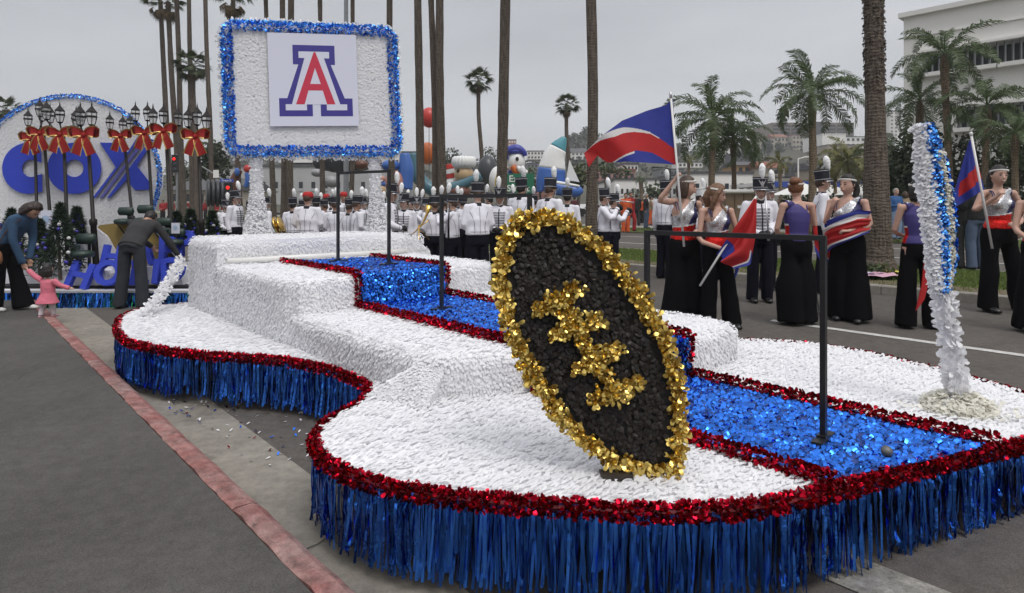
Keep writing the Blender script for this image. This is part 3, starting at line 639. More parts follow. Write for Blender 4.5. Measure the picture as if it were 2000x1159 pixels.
# gold: rim and laces in one pool so that the 300 nearest are petals of their own
opx_a = np.array(opx+[opx[0]]); rim = resample(opx_a, 0.58); n = len(rim)
cen = rim.mean(0); inw = cen-rim; inw = inw/np.linalg.norm(inw, axis=1, keepdims=True)
rim = rim+inw*rng.uniform(-3, 27, n)[:, None]
P1 = np.array([fbp(x, y, 0) for x, y in rim]); P1[:, 1] -= rng.uniform(.0, .035, n)
edge_out = np.column_stack([-inw[:, 0], np.zeros(n), inw[:, 1]])
N1 = np.tile([0, -1.0, 0], (n, 1))+edge_out*rng.uniform(-.4, .8, n)[:, None]+rng.normal(0, .35, (n, 3)); D1 = rng.normal(0, 1, (n, 3))+edge_out*.4
lace = [((1086, 590), (1120, 560), 9), ((1046, 602), (1128, 562), 18), ((1082, 654), (1168, 622), 18), ((1120, 720), (1206, 674), 18), ((1158, 778), (1244, 744), 20), ((1095, 590), (1205, 778), 19)]
lp = []
for (x0, y0), (x1, y1), wd in lace:
    ln = math.hypot(x1-x0, y1-y0); k = int(ln*wd*2/19); t = rng.random(k)[:, None]; lp.append(np.array([x0, y0])*(1-t)+np.array([x1, y1])*t+rng.uniform(-1, 1, (k, 2))*wd*.62)
lp = np.vstack(lp); k = len(lp); P2 = np.array([fbp(x, y, -.02) for x, y in lp]); P2[:, 1] -= rng.uniform(0, .022, k)
N2 = np.tile([0, -1.0, 0], (k, 1))+rng.normal(0, .4, (k, 3)); D2 = rng.normal(0, 1, (k, 3))
P = np.vstack([P1, P2]); ax = frames(np.vstack([N1, N2]), np.vstack([D1, D2]), .3, (-.1, .55), .3); n = len(P)
scatter_obj('gold_petals', leaf_tmpl(.28, .2, .2), P, ax, rng.uniform(.014, .021, n), rng.uniform(.024, .038, n), M_gold_foil, fb, 300, 'gold_petal')

# ---- curved petal column at the right
cp = onz(1868, 800, Z1); CY = cp.y
col_ = thing('petal_column', 'tall curved white petal column with blue foil stripe rising from a cream petal mound', 'parade prop', cp)
def cpt(x, y): return ond(x, y, CY)
stem = [cpt(1872, 800), cpt(1868, 755), cpt(1858, 690), cpt(1848, 625), cpt(1839, 565)]
fin = [((1833, 565), 15), ((1836, 500), 26), ((1832, 430), 30), ((1824, 365), 31), ((1813, 300), 26), ((1800, 242), 15)]
b = MB(); b.tube(stem, .033, 8); b.tube([cpt(x, y) for (x, y), r in fin], [(r*CY/1213, .03) for (x, y), r in fin], 10, side=(1, 0, 0)); b.build('core', M_white_base, col_)
rope(stem, .040, 800, (.028, .038), PETAL_R, M_petal, col_, 'stem_petals')
n = 4200; t = rng.random(n); yy = 565-t*323; fx = np.interp(-yy, [-f[0][1] for f in fin], [f[0][0] for f in fin]); fr_ = np.interp(-yy, [-f[0][1] for f in fin], [f[1] for f in fin])
s = rng.uniform(-1, 1, n); th = np.arcsin(s); P = np.array([cpt(x, y) for x, y in zip(fx+s*fr_*.95, yy)]); P[:, 1] -= np.cos(th)*.032
NN = np.column_stack([s, -np.cos(th), np.zeros(n)])+rng.normal(0, .25, (n, 3)); DD = np.column_stack([s*.3, np.zeros(n), -np.ones(n)])
ax = frames(NN, DD, .8, (.05, .7), .4)
blu = ((s > -.30) & (s < .28)) | ((s > .72) & (yy > 300)) | ((yy < 290) & (s > -.3))
blu &= rng.random(n) < .95
for nm, msk, m, sz in (('white_column_petals', ~blu & (s < 0), M_petal, 1.0), ('cream_column_petals', ~blu & (s >= 0), M_petal_old, .9), ('blue_column_petals', blu, M_lit_foil, .9)):
    k = int(msk.sum()); scatter_obj(nm, PETAL_R, P[msk], tuple(a_[msk] for a_ in ax), rng.uniform(.019, .028, k)*sz, rng.uniform(.026, .038, k)*sz, m, col_, 100 if m is M_lit_foil else 60, nm[:-1])
b = MB(); b.ball((cp.x+.01, cp.y, Z1-.02), (.17, .15, .10), 16, 8); b.build('mound', M_white_base, col_)
n = 1100; v = norm(rng.normal(0, 1, (n, 3))); v[:, 2] = np.abs(v[:, 2]); P = v*np.array([.175, .155, .10])+np.array([cp.x+.01, cp.y, Z1-.01]); ax = frames(v, np.column_stack([v[:, 0], v[:, 1], -.4*np.ones(n)]), .7, (.0, .7), .4)
scatter_obj('mound_petals', PETAL_R, P, ax, rng.uniform(.02, .028, n), rng.uniform(.028, .04, n), M_petal_old, col_)
n = 70; a = rng.uniform(0, 6.28, n); r_ = rng.uniform(.18, .30, n); P = np.column_stack([cp.x+.01+np.cos(a)*r_, cp.y+np.sin(a)*r_*.8, np.full(n, Z1+.012)])
ax = frames(np.tile(UP, (n, 1)), np.column_stack([np.cos(a), np.sin(a), np.zeros(n)]), 1, (0, .3), .2); scatter_obj('loose_petals', PETAL_R, P, ax, .024, .034, M_petal_old, col_)

# ---- black steel hand rails along the path
def rail(label, pL, pR, zb, zt, legs):
    r_ = thing('hand_rail', label, 'hand rail', ((pL[0]+pR[0])/2, (pL[1]+pR[1])/2, zb), 'black hand rails along the float path')
    s = .026 if zb < .6 else .028
    for (p) in (pL, pR):
        b = MB(); b.box((p[0], p[1], (zb+zt)/2), (s, s, zt-zb-s), TH); b.build('post', M_black_metal, r_)
        b = MB(); b.box((p[0], p[1], zb+.012), (.21, .05, .012), TH+.1); b.box((p[0], p[1], zb+.022), (.06, .045, .012), TH); b.build('foot', M_black_metal, r_)
    d = Vector((pR[0]-pL[0], pR[1]-pL[1], 0)); L_ = d.length
    b = MB(); b.box(((pL[0]+pR[0])/2, (pL[1]+pR[1])/2, zt-s/2), (L_+s, s, s), math.atan2(d.y, d.x)); b.build('top_bar', M_black_metal, r_)
rail('black steel hand rail nearest the camera, at the front of the blue path', W(2.05, 2.93), W(1.10, 3.04), Z1+.01, 1.455, 2)
rail('black steel hand rail on the lower step, half hidden by the football', W(4.20, 3.0), W(3.16, 3.04), Z2+.01, 1.69, 2)
rail('black steel hand rail on the upper step in front of the sign', W(6.14, 3.02), W(5.42, 3.22), Z3+.01, 1.965, 2)

# ---- sign with block letter A
SA = R(20.0)                                            # plane turned about the vertical
sx = Vector((math.cos(SA), math.sin(SA), 0)); sn = Vector((math.sin(SA), -math.cos(SA), 0))   # right along the board; towards the viewer
def splane(x, y, P0):
    r = Vector(_ray(x, y)); o = Vector((0, 0, HCAM)); t = (P0-o).dot(sn)/r.dot(sn); return o+r*t
P0 = ond(608, 170, 8.12)                                # centre of the board
def sxy(x, y): q = splane(x, y, P0)-P0; return q.dot(sx), q.z
c_px = [(436, 44), (768, 58), (780, 300), (446, 300)]
C4 = [sxy(*p) for p in c_px]
def S3(x, y, d=0.0): return P0+sx*x+Vector((0, 0, y))+sn*d
def lerp2(a, c, t): return (a[0]+(c[0]-a[0])*t, a[1]+(c[1]-a[1])*t)
def rounded(C, r, k=6):
    o = []; n = len(C)
    for i in range(n):
        p, a, c = Vector(C[i]), Vector(C[i-1]), Vector(C[(i+1) % n])
        e0 = p+(a-p).normalized()*r; e1 = p+(c-p).normalized()*r
        for q in range(k+1):
            t = q/k; o.append(tuple(e0*(1-t)**2+p*2*t*(1-t)+e1*t*t))
    return o
sgn_ = thing('float_sign', 'white petal sign with blue foil rim and a block letter A on two posts', 'sign', (P0.x, P0.y+.05, Z4))
bd = rounded(C4, .16)
b = MB(); b.prism(bd, lambda x, y: S3(x, y, 0), lambda x, y: S3(x, y, -.13)); o = b.build('board', M_white_base, sgn_); fix_normals(o.data)
a = poly_points(bd, 5600); n = len(a); a[:, 1] = np.round(a[:, 1]/.038)*.038+rng.normal(0, .014, n)
P = np.array([S3(x, y, .008) for x, y in a]); sn_ = np.array(sn); ax = frames(np.tile(sn_, (n, 1)), np.tile(-UP, (n, 1)), .30, (.0, .20), .15)
scatter_obj('white_petals', PETAL, P, ax, rng.uniform(.020, .030, n), rng.uniform(.032, .046, n), M_petal, sgn_)
rim = [S3(x, y, .015) for x, y in [tuple(p) for p in offset_poly(bd, -.03)]]; rim.append(rim[0])
rope(rim, .058, 1000, (.026, .032), PETAL_R, M_lit_foil, sgn_, 'blue_garland', 300, 'blue_petal')
back = [S3(x, y, -.06) for x, y in [tuple(p) for p in offset_poly(bd, .03)]]; back.append(back[0])
rope(back, .045, 300, (.024, .034), PETAL_R, M_petal, sgn_, 'edge_petals')
M_plate = mat('sign_plate_white', (.66, .67, .78), .4); M_navy_print = mat('sign_navy', (.045, .035, .25), .45); M_red_print = mat('sign_red', (.55, .03, .07), .45)
pp = [sxy(*p) for p in ((522, 66), (694, 71), (700, 247), (528, 248))]
b = MB(); b.prism(pp, lambda x, y: S3(x, y, .045), lambda x, y: S3(x, y, .06)); o = b.build('plate', M_plate, sgn_); fix_normals(o.data)
def AX(x, y):     # unit plate coordinates (0..1, 0..1 from the top left)
    t = lerp2(pp[0], pp[1], x); s = lerp2(pp[3], pp[2], x); return lerp2(t, s, y)
def glyph(name, polys, m, d):
    b = MB()
    for poly in polys:
        q = [AX(*p) for p in poly]; b.prism(q, lambda x, y: S3(x, y, .058), lambda x, y: S3(x, y, d))
    o = b.build(name, m, sgn_); fix_normals(o.data)
# block A: navy outline, white inline, red letter (traced in plate units)
NV = [(.27, .13), (.75, .13), (.75, .335), (.70, .335), (.845, .70), (.935, .70), (.935, .895), (.575, .895), (.575, .76), (.66, .76), (.655, .755), (.345, .755), (.34, .76), (.475, .76), (.475, .895), (.105, .895), (.105, .70), (.195, .70), (.33, .335), (.27, .335)]
def rect(x0, y0, x1, y1): return [(x0, y0), (x1, y0), (x1, y1), (x0, y1)]
glyph('navy_letter', [[(.27, .125), (.745, .125), (.745, .335), (.695, .335), (.845, .70), (.935, .70), (.935, .895), (.565, .895), (.565, .765), (.475, .765), (.475, .895), (.105, .895), (.105, .70), (.195, .70), (.33, .335), (.27, .335)]], M_navy_print, .0615)
glyph('white_inline', [[(.335, .195), (.68, .195), (.68, .265), (.62, .265), (.79, .765), (.87, .765), (.87, .83), (.635, .83), (.635, .766), (.41, .766), (.41, .83), (.175, .83), (.175, .765), (.245, .765), (.40, .265), (.335, .265)]], M_plate, .0635)
glyph('red_letter', [[(.505, .20), (.515, .20), (.515, .37), (.455, .545), (.433, .615), (.385, .765), (.29, .765)], [(.515, .20), (.525, .20), (.735, .765), (.64, .765), (.595, .615), (.575, .545), (.515, .37)], [(.455, .545), (.575, .545), (.595, .615), (.433, .615)]], M_red_print, .0655)
# petal posts
for (bx, by, tx, ty) in ((503, 452, 500, 310), (740, 445, 731, 310)):
    q1 = splane(tx, ty, P0-sn*.05); q0 = Vector((q1.x+(bx-tx)/1213*8.2, q1.y, Z4-.02)); 
    b = MB(); b.tube([q0, q1], .045, 8); b.build('post', M_white_base, sgn_)
    pr = [tuple(q0+(q1-q0)*t) for t in np.linspace(0, 1, 12)]
    rope(pr, .066, 1500, (.021, .03), PETAL_R, M_petal, sgn_, 'post_petals')
    n = 1900; t = rng.random(n)**1.6*.55; aa = rng.uniform(0, 6.28, n); rr = .10*(1-t/.62)**1.3+.06
    P = np.array([tuple(q0+(q1-q0)*x) for x in t])+np.column_stack([np.cos(aa)*rr, np.sin(aa)*rr, np.zeros(n)])
    ax = frames(np.column_stack([np.cos(aa), np.sin(aa), .4*np.ones(n)]), np.tile(-UP, (n, 1)), .6, (.1, .8), .4); scatter_obj('post_base_petals', PETAL_R, P, ax, .022, .032, M_petal, sgn_)
# ================================================================ PEOPLE
def skin(name, c): return mat(name, c, 0.5, var=0.10, vscale=14, spec=0.35)
M_skin = skin('skin_fair', (0.53, 0.325, 0.25)); M_skin2 = skin('skin_tan', (0.42, 0.245, 0.175)); M_skin3 = skin('skin_brown', (0.20, 0.105, 0.07))
M_eye = mat('eye_dark', (0.02, 0.014, 0.012), 0.3); M_lip = mat('lip', (0.32, 0.10, 0.09), 0.5); M_brow = mat('eyebrow', (0.06, 0.035, 0.022), 0.8)
M_teeth = mat('teeth', (.7, .68, .62), .4)
M_jacket = mat('band_jacket_white', (0.78, 0.77, 0.83), 0.75, var=0.05, vscale=6, bump=0.35, bscale=14)
M_trim = mat('band_black_trim', (0.012, 0.012, 0.016), 0.7); M_silver = mat('silver_braid', (0.55, 0.55, 0.57), 0.35, 0.8)
M_navytr = mat('band_trousers_navy', (0.006, 0.0065, 0.013), 0.9, spec=.15, bump=0.3, bscale=12); M_shoe = mat('black_shoe', (0.012, 0.012, 0.012), 0.35)
M_glove = mat('black_glove', (0.010, 0.010, 0.012), 0.7); M_hat = mat('shako_black', (0.012, 0.013, 0.022), 0.75); M_plume = mat('white_plume', (0.90, 0.90, 0.90), 0.9, bump=.6, bscale=90)
M_whitep = mat('white_patent', (0.72, 0.72, 0.72), 0.3); M_redcap = mat('red_cap', (0.42, 0.02, 0.02), 0.8, var=.1); M_brass = mat('brass', (0.72, 0.48, 0.14), 0.22, 1.0)
M_velvet = mat('black_velvet', (0.004, 0.004, 0.005), 0.9, spec=0.1, bump=0.3, bscale=9)
def hairm(name, c): return mat(name, c, 0.55, var=0.35, vscale=60)
H_brown = hairm('hair_brown', (0.055, 0.030, 0.018)); H_light = hairm('hair_light_brown', (0.16, 0.085, 0.045)); H_aub = hairm('hair_auburn', (0.15, 0.055, 0.022)); H_dark = hairm('hair_dark', (0.014, 0.010, 0.009)); H_grey = hairm('hair_grey', (.33, .31, .29))
M_band = mat('white_headband', (0.66, 0.64, 0.60), 0.6)
def sequin(name, c, r=0.42):
    m = mat(name, c, r, 0.85)
    t = m.node_tree; b = t.nodes['Principled BSDF']; tcn = t.nodes.new('ShaderNodeTexCoord'); v = t.nodes.new('ShaderNodeTexVoronoi'); v.inputs['Scale'].default_value = 110
    t.links.new(tcn.outputs['Object'], v.inputs['Vector'])
    sp = t.nodes.new('ShaderNodeSeparateColor'); t.links.new(v.outputs['Color'], sp.inputs[0])
    mr = t.nodes.new('ShaderNodeMapRange'); mr.inputs['To Min'].default_value = .5; mr.inputs['To Max'].default_value = 1.25; t.links.new(sp.outputs[0], mr.inputs['Value'])
    s = t.nodes.new('ShaderNodeVectorMath'); s.operation = 'SCALE'; s.inputs[0].default_value = c; t.links.new(mr.outputs[0], s.inputs['Scale']); t.links.new(s.outputs[0], b.inputs['Base Color'])
    bp = t.nodes.new('ShaderNodeBump'); bp.inputs['Strength'].default_value = .7; bp.inputs['Distance'].default_value = .006; t.links.new(sp.outputs[1], bp.inputs['Height']); t.links.new(bp.outputs[0], b.inputs['Normal'])
    return m
M_seqs = sequin('silver_sequins', (.62, .62, .64)); M_seqr = sequin('red_sequins', (.70, .025, .02)); M_navytop = mat('navy_stretch_top', (0.022, 0.022, 0.09), 0.6, bump=.2, bscale=10)
M_purptop = mat('violet_blue_stretch_top', (0.045, 0.035, 0.17), 0.6, bump=.2, bscale=10)

def remesh(mb, voxel, smooth_it=3, fac=0.5, disp=0.0, dscale=9.0, seed=0):
    """fuse overlapping lofts into one continuous skin; returns vertices and faces"""
    me = raw_mesh('tmp', mb.V, mb.F, [M_dark]); fix_normals(me); o = link('tmp', me)
    md = o.modifiers.new('r', 'REMESH'); md.mode = 'VOXEL'; md.voxel_size = voxel; md.adaptivity = 0.0
    if smooth_it: s = o.modifiers.new('s', 'SMOOTH'); s.factor = fac; s.iterations = smooth_it
    dg = bpy.context.evaluated_depsgraph_get(); ev = o.evaluated_get(dg); em = ev.to_mesh()
    V = np.empty(len(em.vertices)*3, np.float32); em.vertices.foreach_get('co', V); V = V.reshape(-1, 3)
    Nn = np.empty(len(em.vertices)*3, np.float32); em.vertices.foreach_get('normal', Nn); Nn = Nn.reshape(-1, 3)
    F = [tuple(p.vertices) for p in em.polygons]; ev.to_mesh_clear()
    bpy.data.objects.remove(o); bpy.data.meshes.remove(me)
    if disp:
        r = np.random.default_rng(seed); d = np.zeros(len(V))
        for q in range(7):
            k = r.normal(0, 1, 3)*dscale*np.array([1, 1, .8])*(1 if q < 3 else 2.1); d += np.sin(V @ k+r.uniform(0, 6))*(1 if q < 3 else .55)
        V = V+Nn*(d*disp/3)[:, None]
    return V, F
def part(name, mb, m, parent, voxel=0.016, it=3, disp=0.0, seed=0, midx=None, dscale=9.0):
    V, F = remesh(mb, voxel, it, disp=disp, seed=seed, dscale=dscale)
    if midx is not None:
        F_ = F; mi = [midx(np.mean(V[list(f)], axis=0)) for f in F_]
    else: mi = None
    return link(name, raw_mesh(name, V, F, m, mi, True), parent)

V3 = Vector
BASE = dict(pel=V3((0, 0, .95)), chest=V3((0, .005, 1.27)), neck=V3((0, .012, 1.465)), head=V3((0, -.012, 1.625)))
def mk(**k):
    """a pose: joints of a 1.75 m figure that looks along -Y; _l is the figure's own left (+X)"""
    p = dict(BASE); p.update(sl=V3((.185, .01, 1.415)), sr=V3((-.185, .01, 1.415)), el=V3((.235, .03, 1.13)), er=V3((-.235, .03, 1.13)), wl=V3((.245, -.03, .885)), wr=V3((-.245, -.03, .885)),
             hl=V3((.09, 0, .93)), hr=V3((-.09, 0, .93)), kl=V3((.10, -.02, .50)), kr=V3((-.10, -.02, .50)), al=V3((.105, .02, .085)), ar=V3((-.105, .02, .085)), yaw=0.0, nod=0.0, tilt=0.0, dl=None, dr=None, curl=0.5, fl=0.0, fr=0.0)
    p.update(k); return p
def hand(mb, w, el, d, palm, side, curl, s=1.0, rf=.0088):
    """palm and five fingers; d: pointing direction, palm: direction the palm faces, side: towards the thumb"""
    d = d.normalized(); palm = (palm-d*palm.dot(d)).normalized(); th = palm.cross(d)*side
    L = .088*s
    mb.tube([w-d*.02, w+d*L*.35, w+d*L*.8, w+d*L], [(.027*s, .019*s), (.038*s, .016*s), (.042*s, .0145*s), (.036*s, .012*s)], 10, side=th)
    for q, (off, ln) in enumerate(((.030, .070), (.010, .080), (-.011, .074), (-.030, .058))):
        p = w+d*L*.92+th*off*s; pts = [p]; dd = d
        for j in range(3):
            a = curl*(.7+.35*j+.12*q); dd = (d*math.cos(a)+palm*math.sin(a)); dd = d*math.cos(a*(1+j*.35))+palm*math.sin(a*(1+j*.35)); p = p+dd.normalized()*ln*s*(.42 if j == 0 else .31); pts.append(p)
        mb.tube(pts, [rf*s, rf*s, rf*.92*s, rf*.75*s], 7, side=th)
    p = w+d*L*.22+th*.028*s; t1 = (th*.75+d*.65+palm*.25*curl).normalized(); t2 = (d*.85+th*.25+palm*(.2+.6*curl)).normalized()
    mb.tube([p-th*.012*s, p+t1*.032*s, p+t1*.032*s+t2*.03*s, p+t1*.032*s+t2*.055*s], [.013*s, .0105*s, .0095*s, .007*s], 7)
def head_mat(p): return Matrix.Rotation(p['yaw'], 3, 'Z') @ Matrix.Rotation(p['tilt'], 3, 'Y') @ Matrix.Rotation(p['nod'], 3, 'X')
def head(mb, p, fem=False):
    Mh = head_mat(p); c = p['head']; hs = p.get('hs', 1.0)
    b = MB(); b.ball((0, 0, 0), (1, 1, 1), 22, 16)
    for q in b.V:
        x, y, z = q; f = max(0.0, -y)
        w = .076*(1-.30*max(0, -z-.15)**1.2); dd = .098*(1-.20*max(0, -z-.2))
        X, Y, Z = x*w, y*dd+(0.006 if z < -.3 and y > 0 else 0), z*.118
        if y < 0:                                    # flatten the face, set the eyes back, bring the chin forward
            Y += .012*f*(1 if z > -.2 else .3)
            ex = math.exp(-((abs(X)-.032)/.016)**2-((Z-.008)/.014)**2); Y += .007*ex*f
            Y -= .006*math.exp(-(X/.022)**2-((Z+.098)/.02)**2)
        else: Y *= 1.02
        b_ = Mh @ (V3((X, Y, Z))*hs)+c; mb.V.append(tuple(b_))
    mb.F += [tuple(i+mb.n for i in f) for f in b.F]; mb.M += [0]*len(b.F); mb.n += len(b.V)
    def hp(x, y, z): return Mh @ (V3((x, y, z))*hs)+c
    mb.tube([hp(0, -.082, .016), hp(0, -.094, -.008), hp(0, -.104, -.030), hp(0, -.088, -.038)], [.007, .009, .0125, .009], 8)      # nose
    mb.tube([hp(-.02, -.082, -.060), hp(0, -.0895, -.059), hp(.02, -.082, -.060)], [.006, .0085, .006], 6)                           # mouth swell
    for s in (-1, 1): mb.tube([hp(s*.072, .012, .022), hp(s*.082, .016, .012), hp(s*.081, .012, -.012), hp(s*.072, .004, -.026)], [.007, .010, .009, .006], 6)
    return hp
def face_bits(V, F, mi, hp, smile=False, hairy=True):
    b = MB()
    for s in (-1, 1):
        b.ball(hp(s*.031, -.0805, .010), (.0125, .0055, .0058), 8, 6, m=1)
        b.tube([hp(s*.016, -.0905, .029), hp(s*.032, -.088, .034), hp(s*.047, -.078, .028)], [.0030, .0040, .0025], 5, m=3)
    b.tube([hp(-.023, -.0825, -.060), hp(0, -.0935, -.0585 if not smile else -.062), hp(.023, -.0825, -.060)], [(.003, .004), (.006, .006), (.003, .004)], 6, m=2)
    if smile: b.tube([hp(-.017, -.089, -.0585), hp(0, -.096, -.061), hp(.017, -.089, -.0585)], [.003, .0045, .003], 6, m=4)
    n = len(V); V = np.vstack([V, np.array(b.V, np.float32)]); F = list(F)+[tuple(i+n for i in f) for f in b.F]; mi = list(mi)+list(b.M); return V, F, mi
def arm_tube(mb, p, k, sc, cuff=0.0, infl=0.0):
    s, e, w = p['s'+k], p['e'+k], p['w'+k]; r = [.050, .049, .043, .039, .039, .034, .026]
    up = (e-s); fo = (w-e); nk_ = p['neck']; mb.tube([nk_+(s-nk_)*.15+V3((0, .005, -.01)), nk_.lerp(s, .55)+V3((0, .005, -.004)), s+V3((0, 0, .006))], [.042*sc, .046*sc, .047*sc], 10); mb.ball(s+V3((0, 0, .004)), .053*sc, 12, 8)
    pts = [s+V3((0, 0, .008)), s+up*.12, s+up*.55, s+up*.9, e+fo*.15, e+fo*.5, w]
    mb.tube(pts, [(x*sc+infl) for x in r], 10)
def build_body(root, p, skinm, fem=False, hands=True, voxel=.0125, smile=False, bare_feet=False, build=1.0):
    """one continuous figure: trunk, limbs, head, hands"""
    mb = MB(); t0 = p['pel']; ch = p['chest']; nk = p['neck']; ax = (1, 0, 0); ww = .9 if fem else 1.0; bb = build
    wst = t0*.55+ch*.45
    mb.tube([t0-(ch-t0).normalized()*.09, t0, wst, ch-(ch-t0)*.1, ch+(nk-ch)*.35, ch+(nk-ch)*.72, nk+V3((0, 0, .0))], [(.13*bb, .10*bb), (.158*bb, .11*bb), (.128*bb*ww, .092*bb), (.150*bb*ww, .108*bb), (.165*ww, .100), (.125*ww, .075), (.058, .058)], 16, side=ax)
    hd = p['head']; mb.tube([nk-(hd-nk)*.25, nk+(hd-nk)*.35, hd+(hd-nk).normalized()*.0], [.062*ww, .050*ww, .048*ww], 12)
    for k in 'lr':
        arm_tube(mb, p, k, .82 if fem else .95)
        mb.tube([p['h'+k]+V3((0, 0, .03)), p['h'+k]*.6+p['k'+k]*.4, p['k'+k]+V3((0, 0, .03)), p['k'+k]*.65+p['a'+k]*.35, p['a'+k]], [.085, .076, .053, .051, .035], 10)
        a = p['a'+k]; yaw = p['f'+k]; fd = V3((math.sin(yaw), -math.cos(yaw), 0)); mb.tube([a+V3((0, 0, .0))-fd*.05, a-fd*-.02+V3((0, 0, -.04)), a+fd*.12+V3((0, 0, -.06)), a+fd*.18+V3((0, 0, -.065))], [(.032, .032), (.038, .04), (.042, .022), (.03, .014)], 8)
        if hands:
            s_ = 1 if k == 'l' else -1; d = p['d'+k] or (p['w'+k]-p['e'+k]); d = d.normalized()
            pm = p.get('p'+k) or V3((-s_, 0, 0)); hand(mb, p['w'+k], p['e'+k], d, pm, s_*(-1) if p.get('flip'+k) else s_, p.get('c'+k, p['curl']), .92 if fem else 1.0)
    hp = head(mb, p, fem)
    V, F = remesh(mb, voxel, 2, .4); mi = [0]*len(F); V, F, mi = face_bits(V, F, mi, hp, smile)
    o = link('body', raw_mesh('body', V, F, [skinm, M_eye, M_lip, M_brow, M_teeth], mi, True), root); return hp
def jacket_mb(p, build=1.0, hem=1.0, fem=False):
    mb = MB(); t0 = p['pel']; ch = p['chest']; nk = p['neck']; bb = build; ax = (1, 0, 0); wst = t0*.5+ch*.5
    jd = (ch-t0).normalized(); mb.tube([t0+jd*(hem-.95), t0*.7+ch*.3+V3((0, 0, max(0, (hem-.93)*.3))), wst+V3((0, 0, max(0, (hem-.93)*.3))), ch-(ch-t0)*.1, ch+(nk-ch)*.4, ch+(nk-ch)*.78, nk+V3((0, 0, -.002)), nk+V3((0, 0, .03))], [(.182*bb, .135*bb), (.176*bb, .13*bb), (.165*bb, .125*bb), (.180*bb, .135*bb), (.192, .122), (.150, .095), (.078, .076), (.062, .062)], 18, side=ax)
    for k in 'lr':
        s, e, w = p['s'+k], p['e'+k], p['w'+k]; up = e-s; fo = w-e
        mb.tube([nk+(s-nk)*.15+V3((0, .005, -.01)), nk.lerp(s, .55)+V3((0, .005, 0)), s+V3((0, 0, .006))], [.058, .060, .062], 10); mb.ball(s+V3((0, 0, .004)), .067, 12, 8)
        mb.tube([s+V3((0, 0, .012))-up*.05, s+up*.12, s+up*.5, s+up*.92, e+fo*.15, e+fo*.55, w-fo.normalized()*.0], [.062, .066, .060, .055, .055, .052, .046], 12)
    return mb
def trousers_mb(p, waist=1.0, flare=.075, hipw=.175, split=True, knee=.085, high=.10):
    mb = MB(); t0 = p['pel']
    hd_ = (p['chest']-t0).normalized(); mb.tube([t0-hd_*.105, t0-hd_*.02, t0+hd_*.05], [(hipw*.85, .125), (hipw, .132), (hipw*.92, .12)], 16, side=(1, 0, 0)); mb.tube([t0+hd_*high, t0+hd_*.03, t0+V3((0, 0, -.06)), t0+V3((0, 0, -.12))], [(.150*waist, .112*waist), (hipw, .130), (hipw, .135), (hipw*.92, .12)], 16, side=(1, 0, 0))
    for k in 'lr':
        h, kn, a = p['h'+k], p['k'+k], p['a'+k]; end = V3((a.x, a.y, max(a.z-.055, .022)))
        mb.tube([h+V3((0, 0, .0)), h*.6+kn*.4, kn, kn*.5+a*.5, end], [.098, .094, knee, (knee+flare)/2, flare], 14)
    return mb
def shoe(root, p, k, m=None):
    a = p['a'+k]; fd = V3((math.sin(p['f'+k]), -math.cos(p['f'+k]), 0)); mb = MB(); z = a.z-.085
    mb.tube([V3((a.x, a.y, z+.05))-fd*.075, V3((a.x, a.y, z+.045))-fd*.03, V3((a.x, a.y, z+.042))+fd*.06, V3((a.x, a.y, z+.032))+fd*.14, V3((a.x, a.y, z+.026))+fd*.19], [(.03, .04), (.042, .048), (.046, .04), (.047, .030), (.03, .02)], 10, side=fd.cross(V3((0, 0, 1))))
    b2 = MB(); 
    for q in mb.V: b2.V.append((q[0], q[1], max(q[2], z+.004)))
    b2.F, b2.M, b2.n = mb.F, mb.M, mb.n
    L = rootloc(root); me = raw_mesh('shoe', np.array(b2.V), b2.F, m or M_shoe, None, True); return link('shoe', me, root)
def hair_cap(root, p, m, style='short', fem=True):
    Mh = head_mat(p); c = p['head']; mb = MB(); hs = p.get('hs', 1.0)
    def hp(x, y, z): return Mh @ (V3((x, y, z))*hs)+c
    b = MB(); b.ball((0, 0, 0), 1, 20, 14)
    V = []
    for x, y, z in b.V:
        X, Y, Z = x*.088, y*.108+.010, z*.118+.022
        if y < -.25 and z < .55: Y = max(Y, -.068+.03*(.55-z)); 
        if y < -.2 and z < .35: X *= .82; Y = max(Y, -.02)
        if z < -.45: X *= .8; Y = max(Y, .0)
        V.append(hp(X, Y, Z))
    mb.add(V, b.F)
    if style == 'long':
        for s in (-1, 1): mb.tube([hp(s*.05, -.035, .09), hp(s*.082, -.015, .02), hp(s*.088, .0, -.08), c+V3((s*.085, -.01, -.20)), c+V3((s*.09, -.045, -.34))], [(.03, .04), (.03, .05), (.032, .05), (.032, .04), (.015, .02)], 10)
        mb.tube([hp(0, .07, .06), hp(0, .095, -.06), c+V3((0, .11, -.20)), c+V3((0, .10, -.30))], [(.07, .04), (.08, .04), (.085, .035), (.06, .02)], 12, side=(1, 0, 0))
    if style == 'pony':
        mb.tube([hp(0, .10, .05), hp(0, .155, .04), hp(0, .175, -.06), hp(0, .15, -.17), hp(0, .13, -.24)], [.024, .036, .042, .034, .012], 10)
    if style == 'bun':
        mb.ball(hp(0, .085, .085), (.062, .055, .055), 12, 8); mb.ball(hp(.02, .06, .115), (.04, .04, .03), 10, 6)
    if style == 'bob':
        for a in np.linspace(-1.4, 1.4, 9): 
            x, y = math.sin(a)*.088, math.cos(a)*.10; mb.tube([hp(x*.8, y*.8, .05), hp(x*1.05, y*1.05, -.02), hp(x*1.05, y*1.02, -.10), hp(x*.9, y*.9, -.14)], [.036, .034, .028, .012], 8)
    o = part('hair', mb, m, root, .011, 2, disp=.003, seed=3, dscale=60)
    return hp
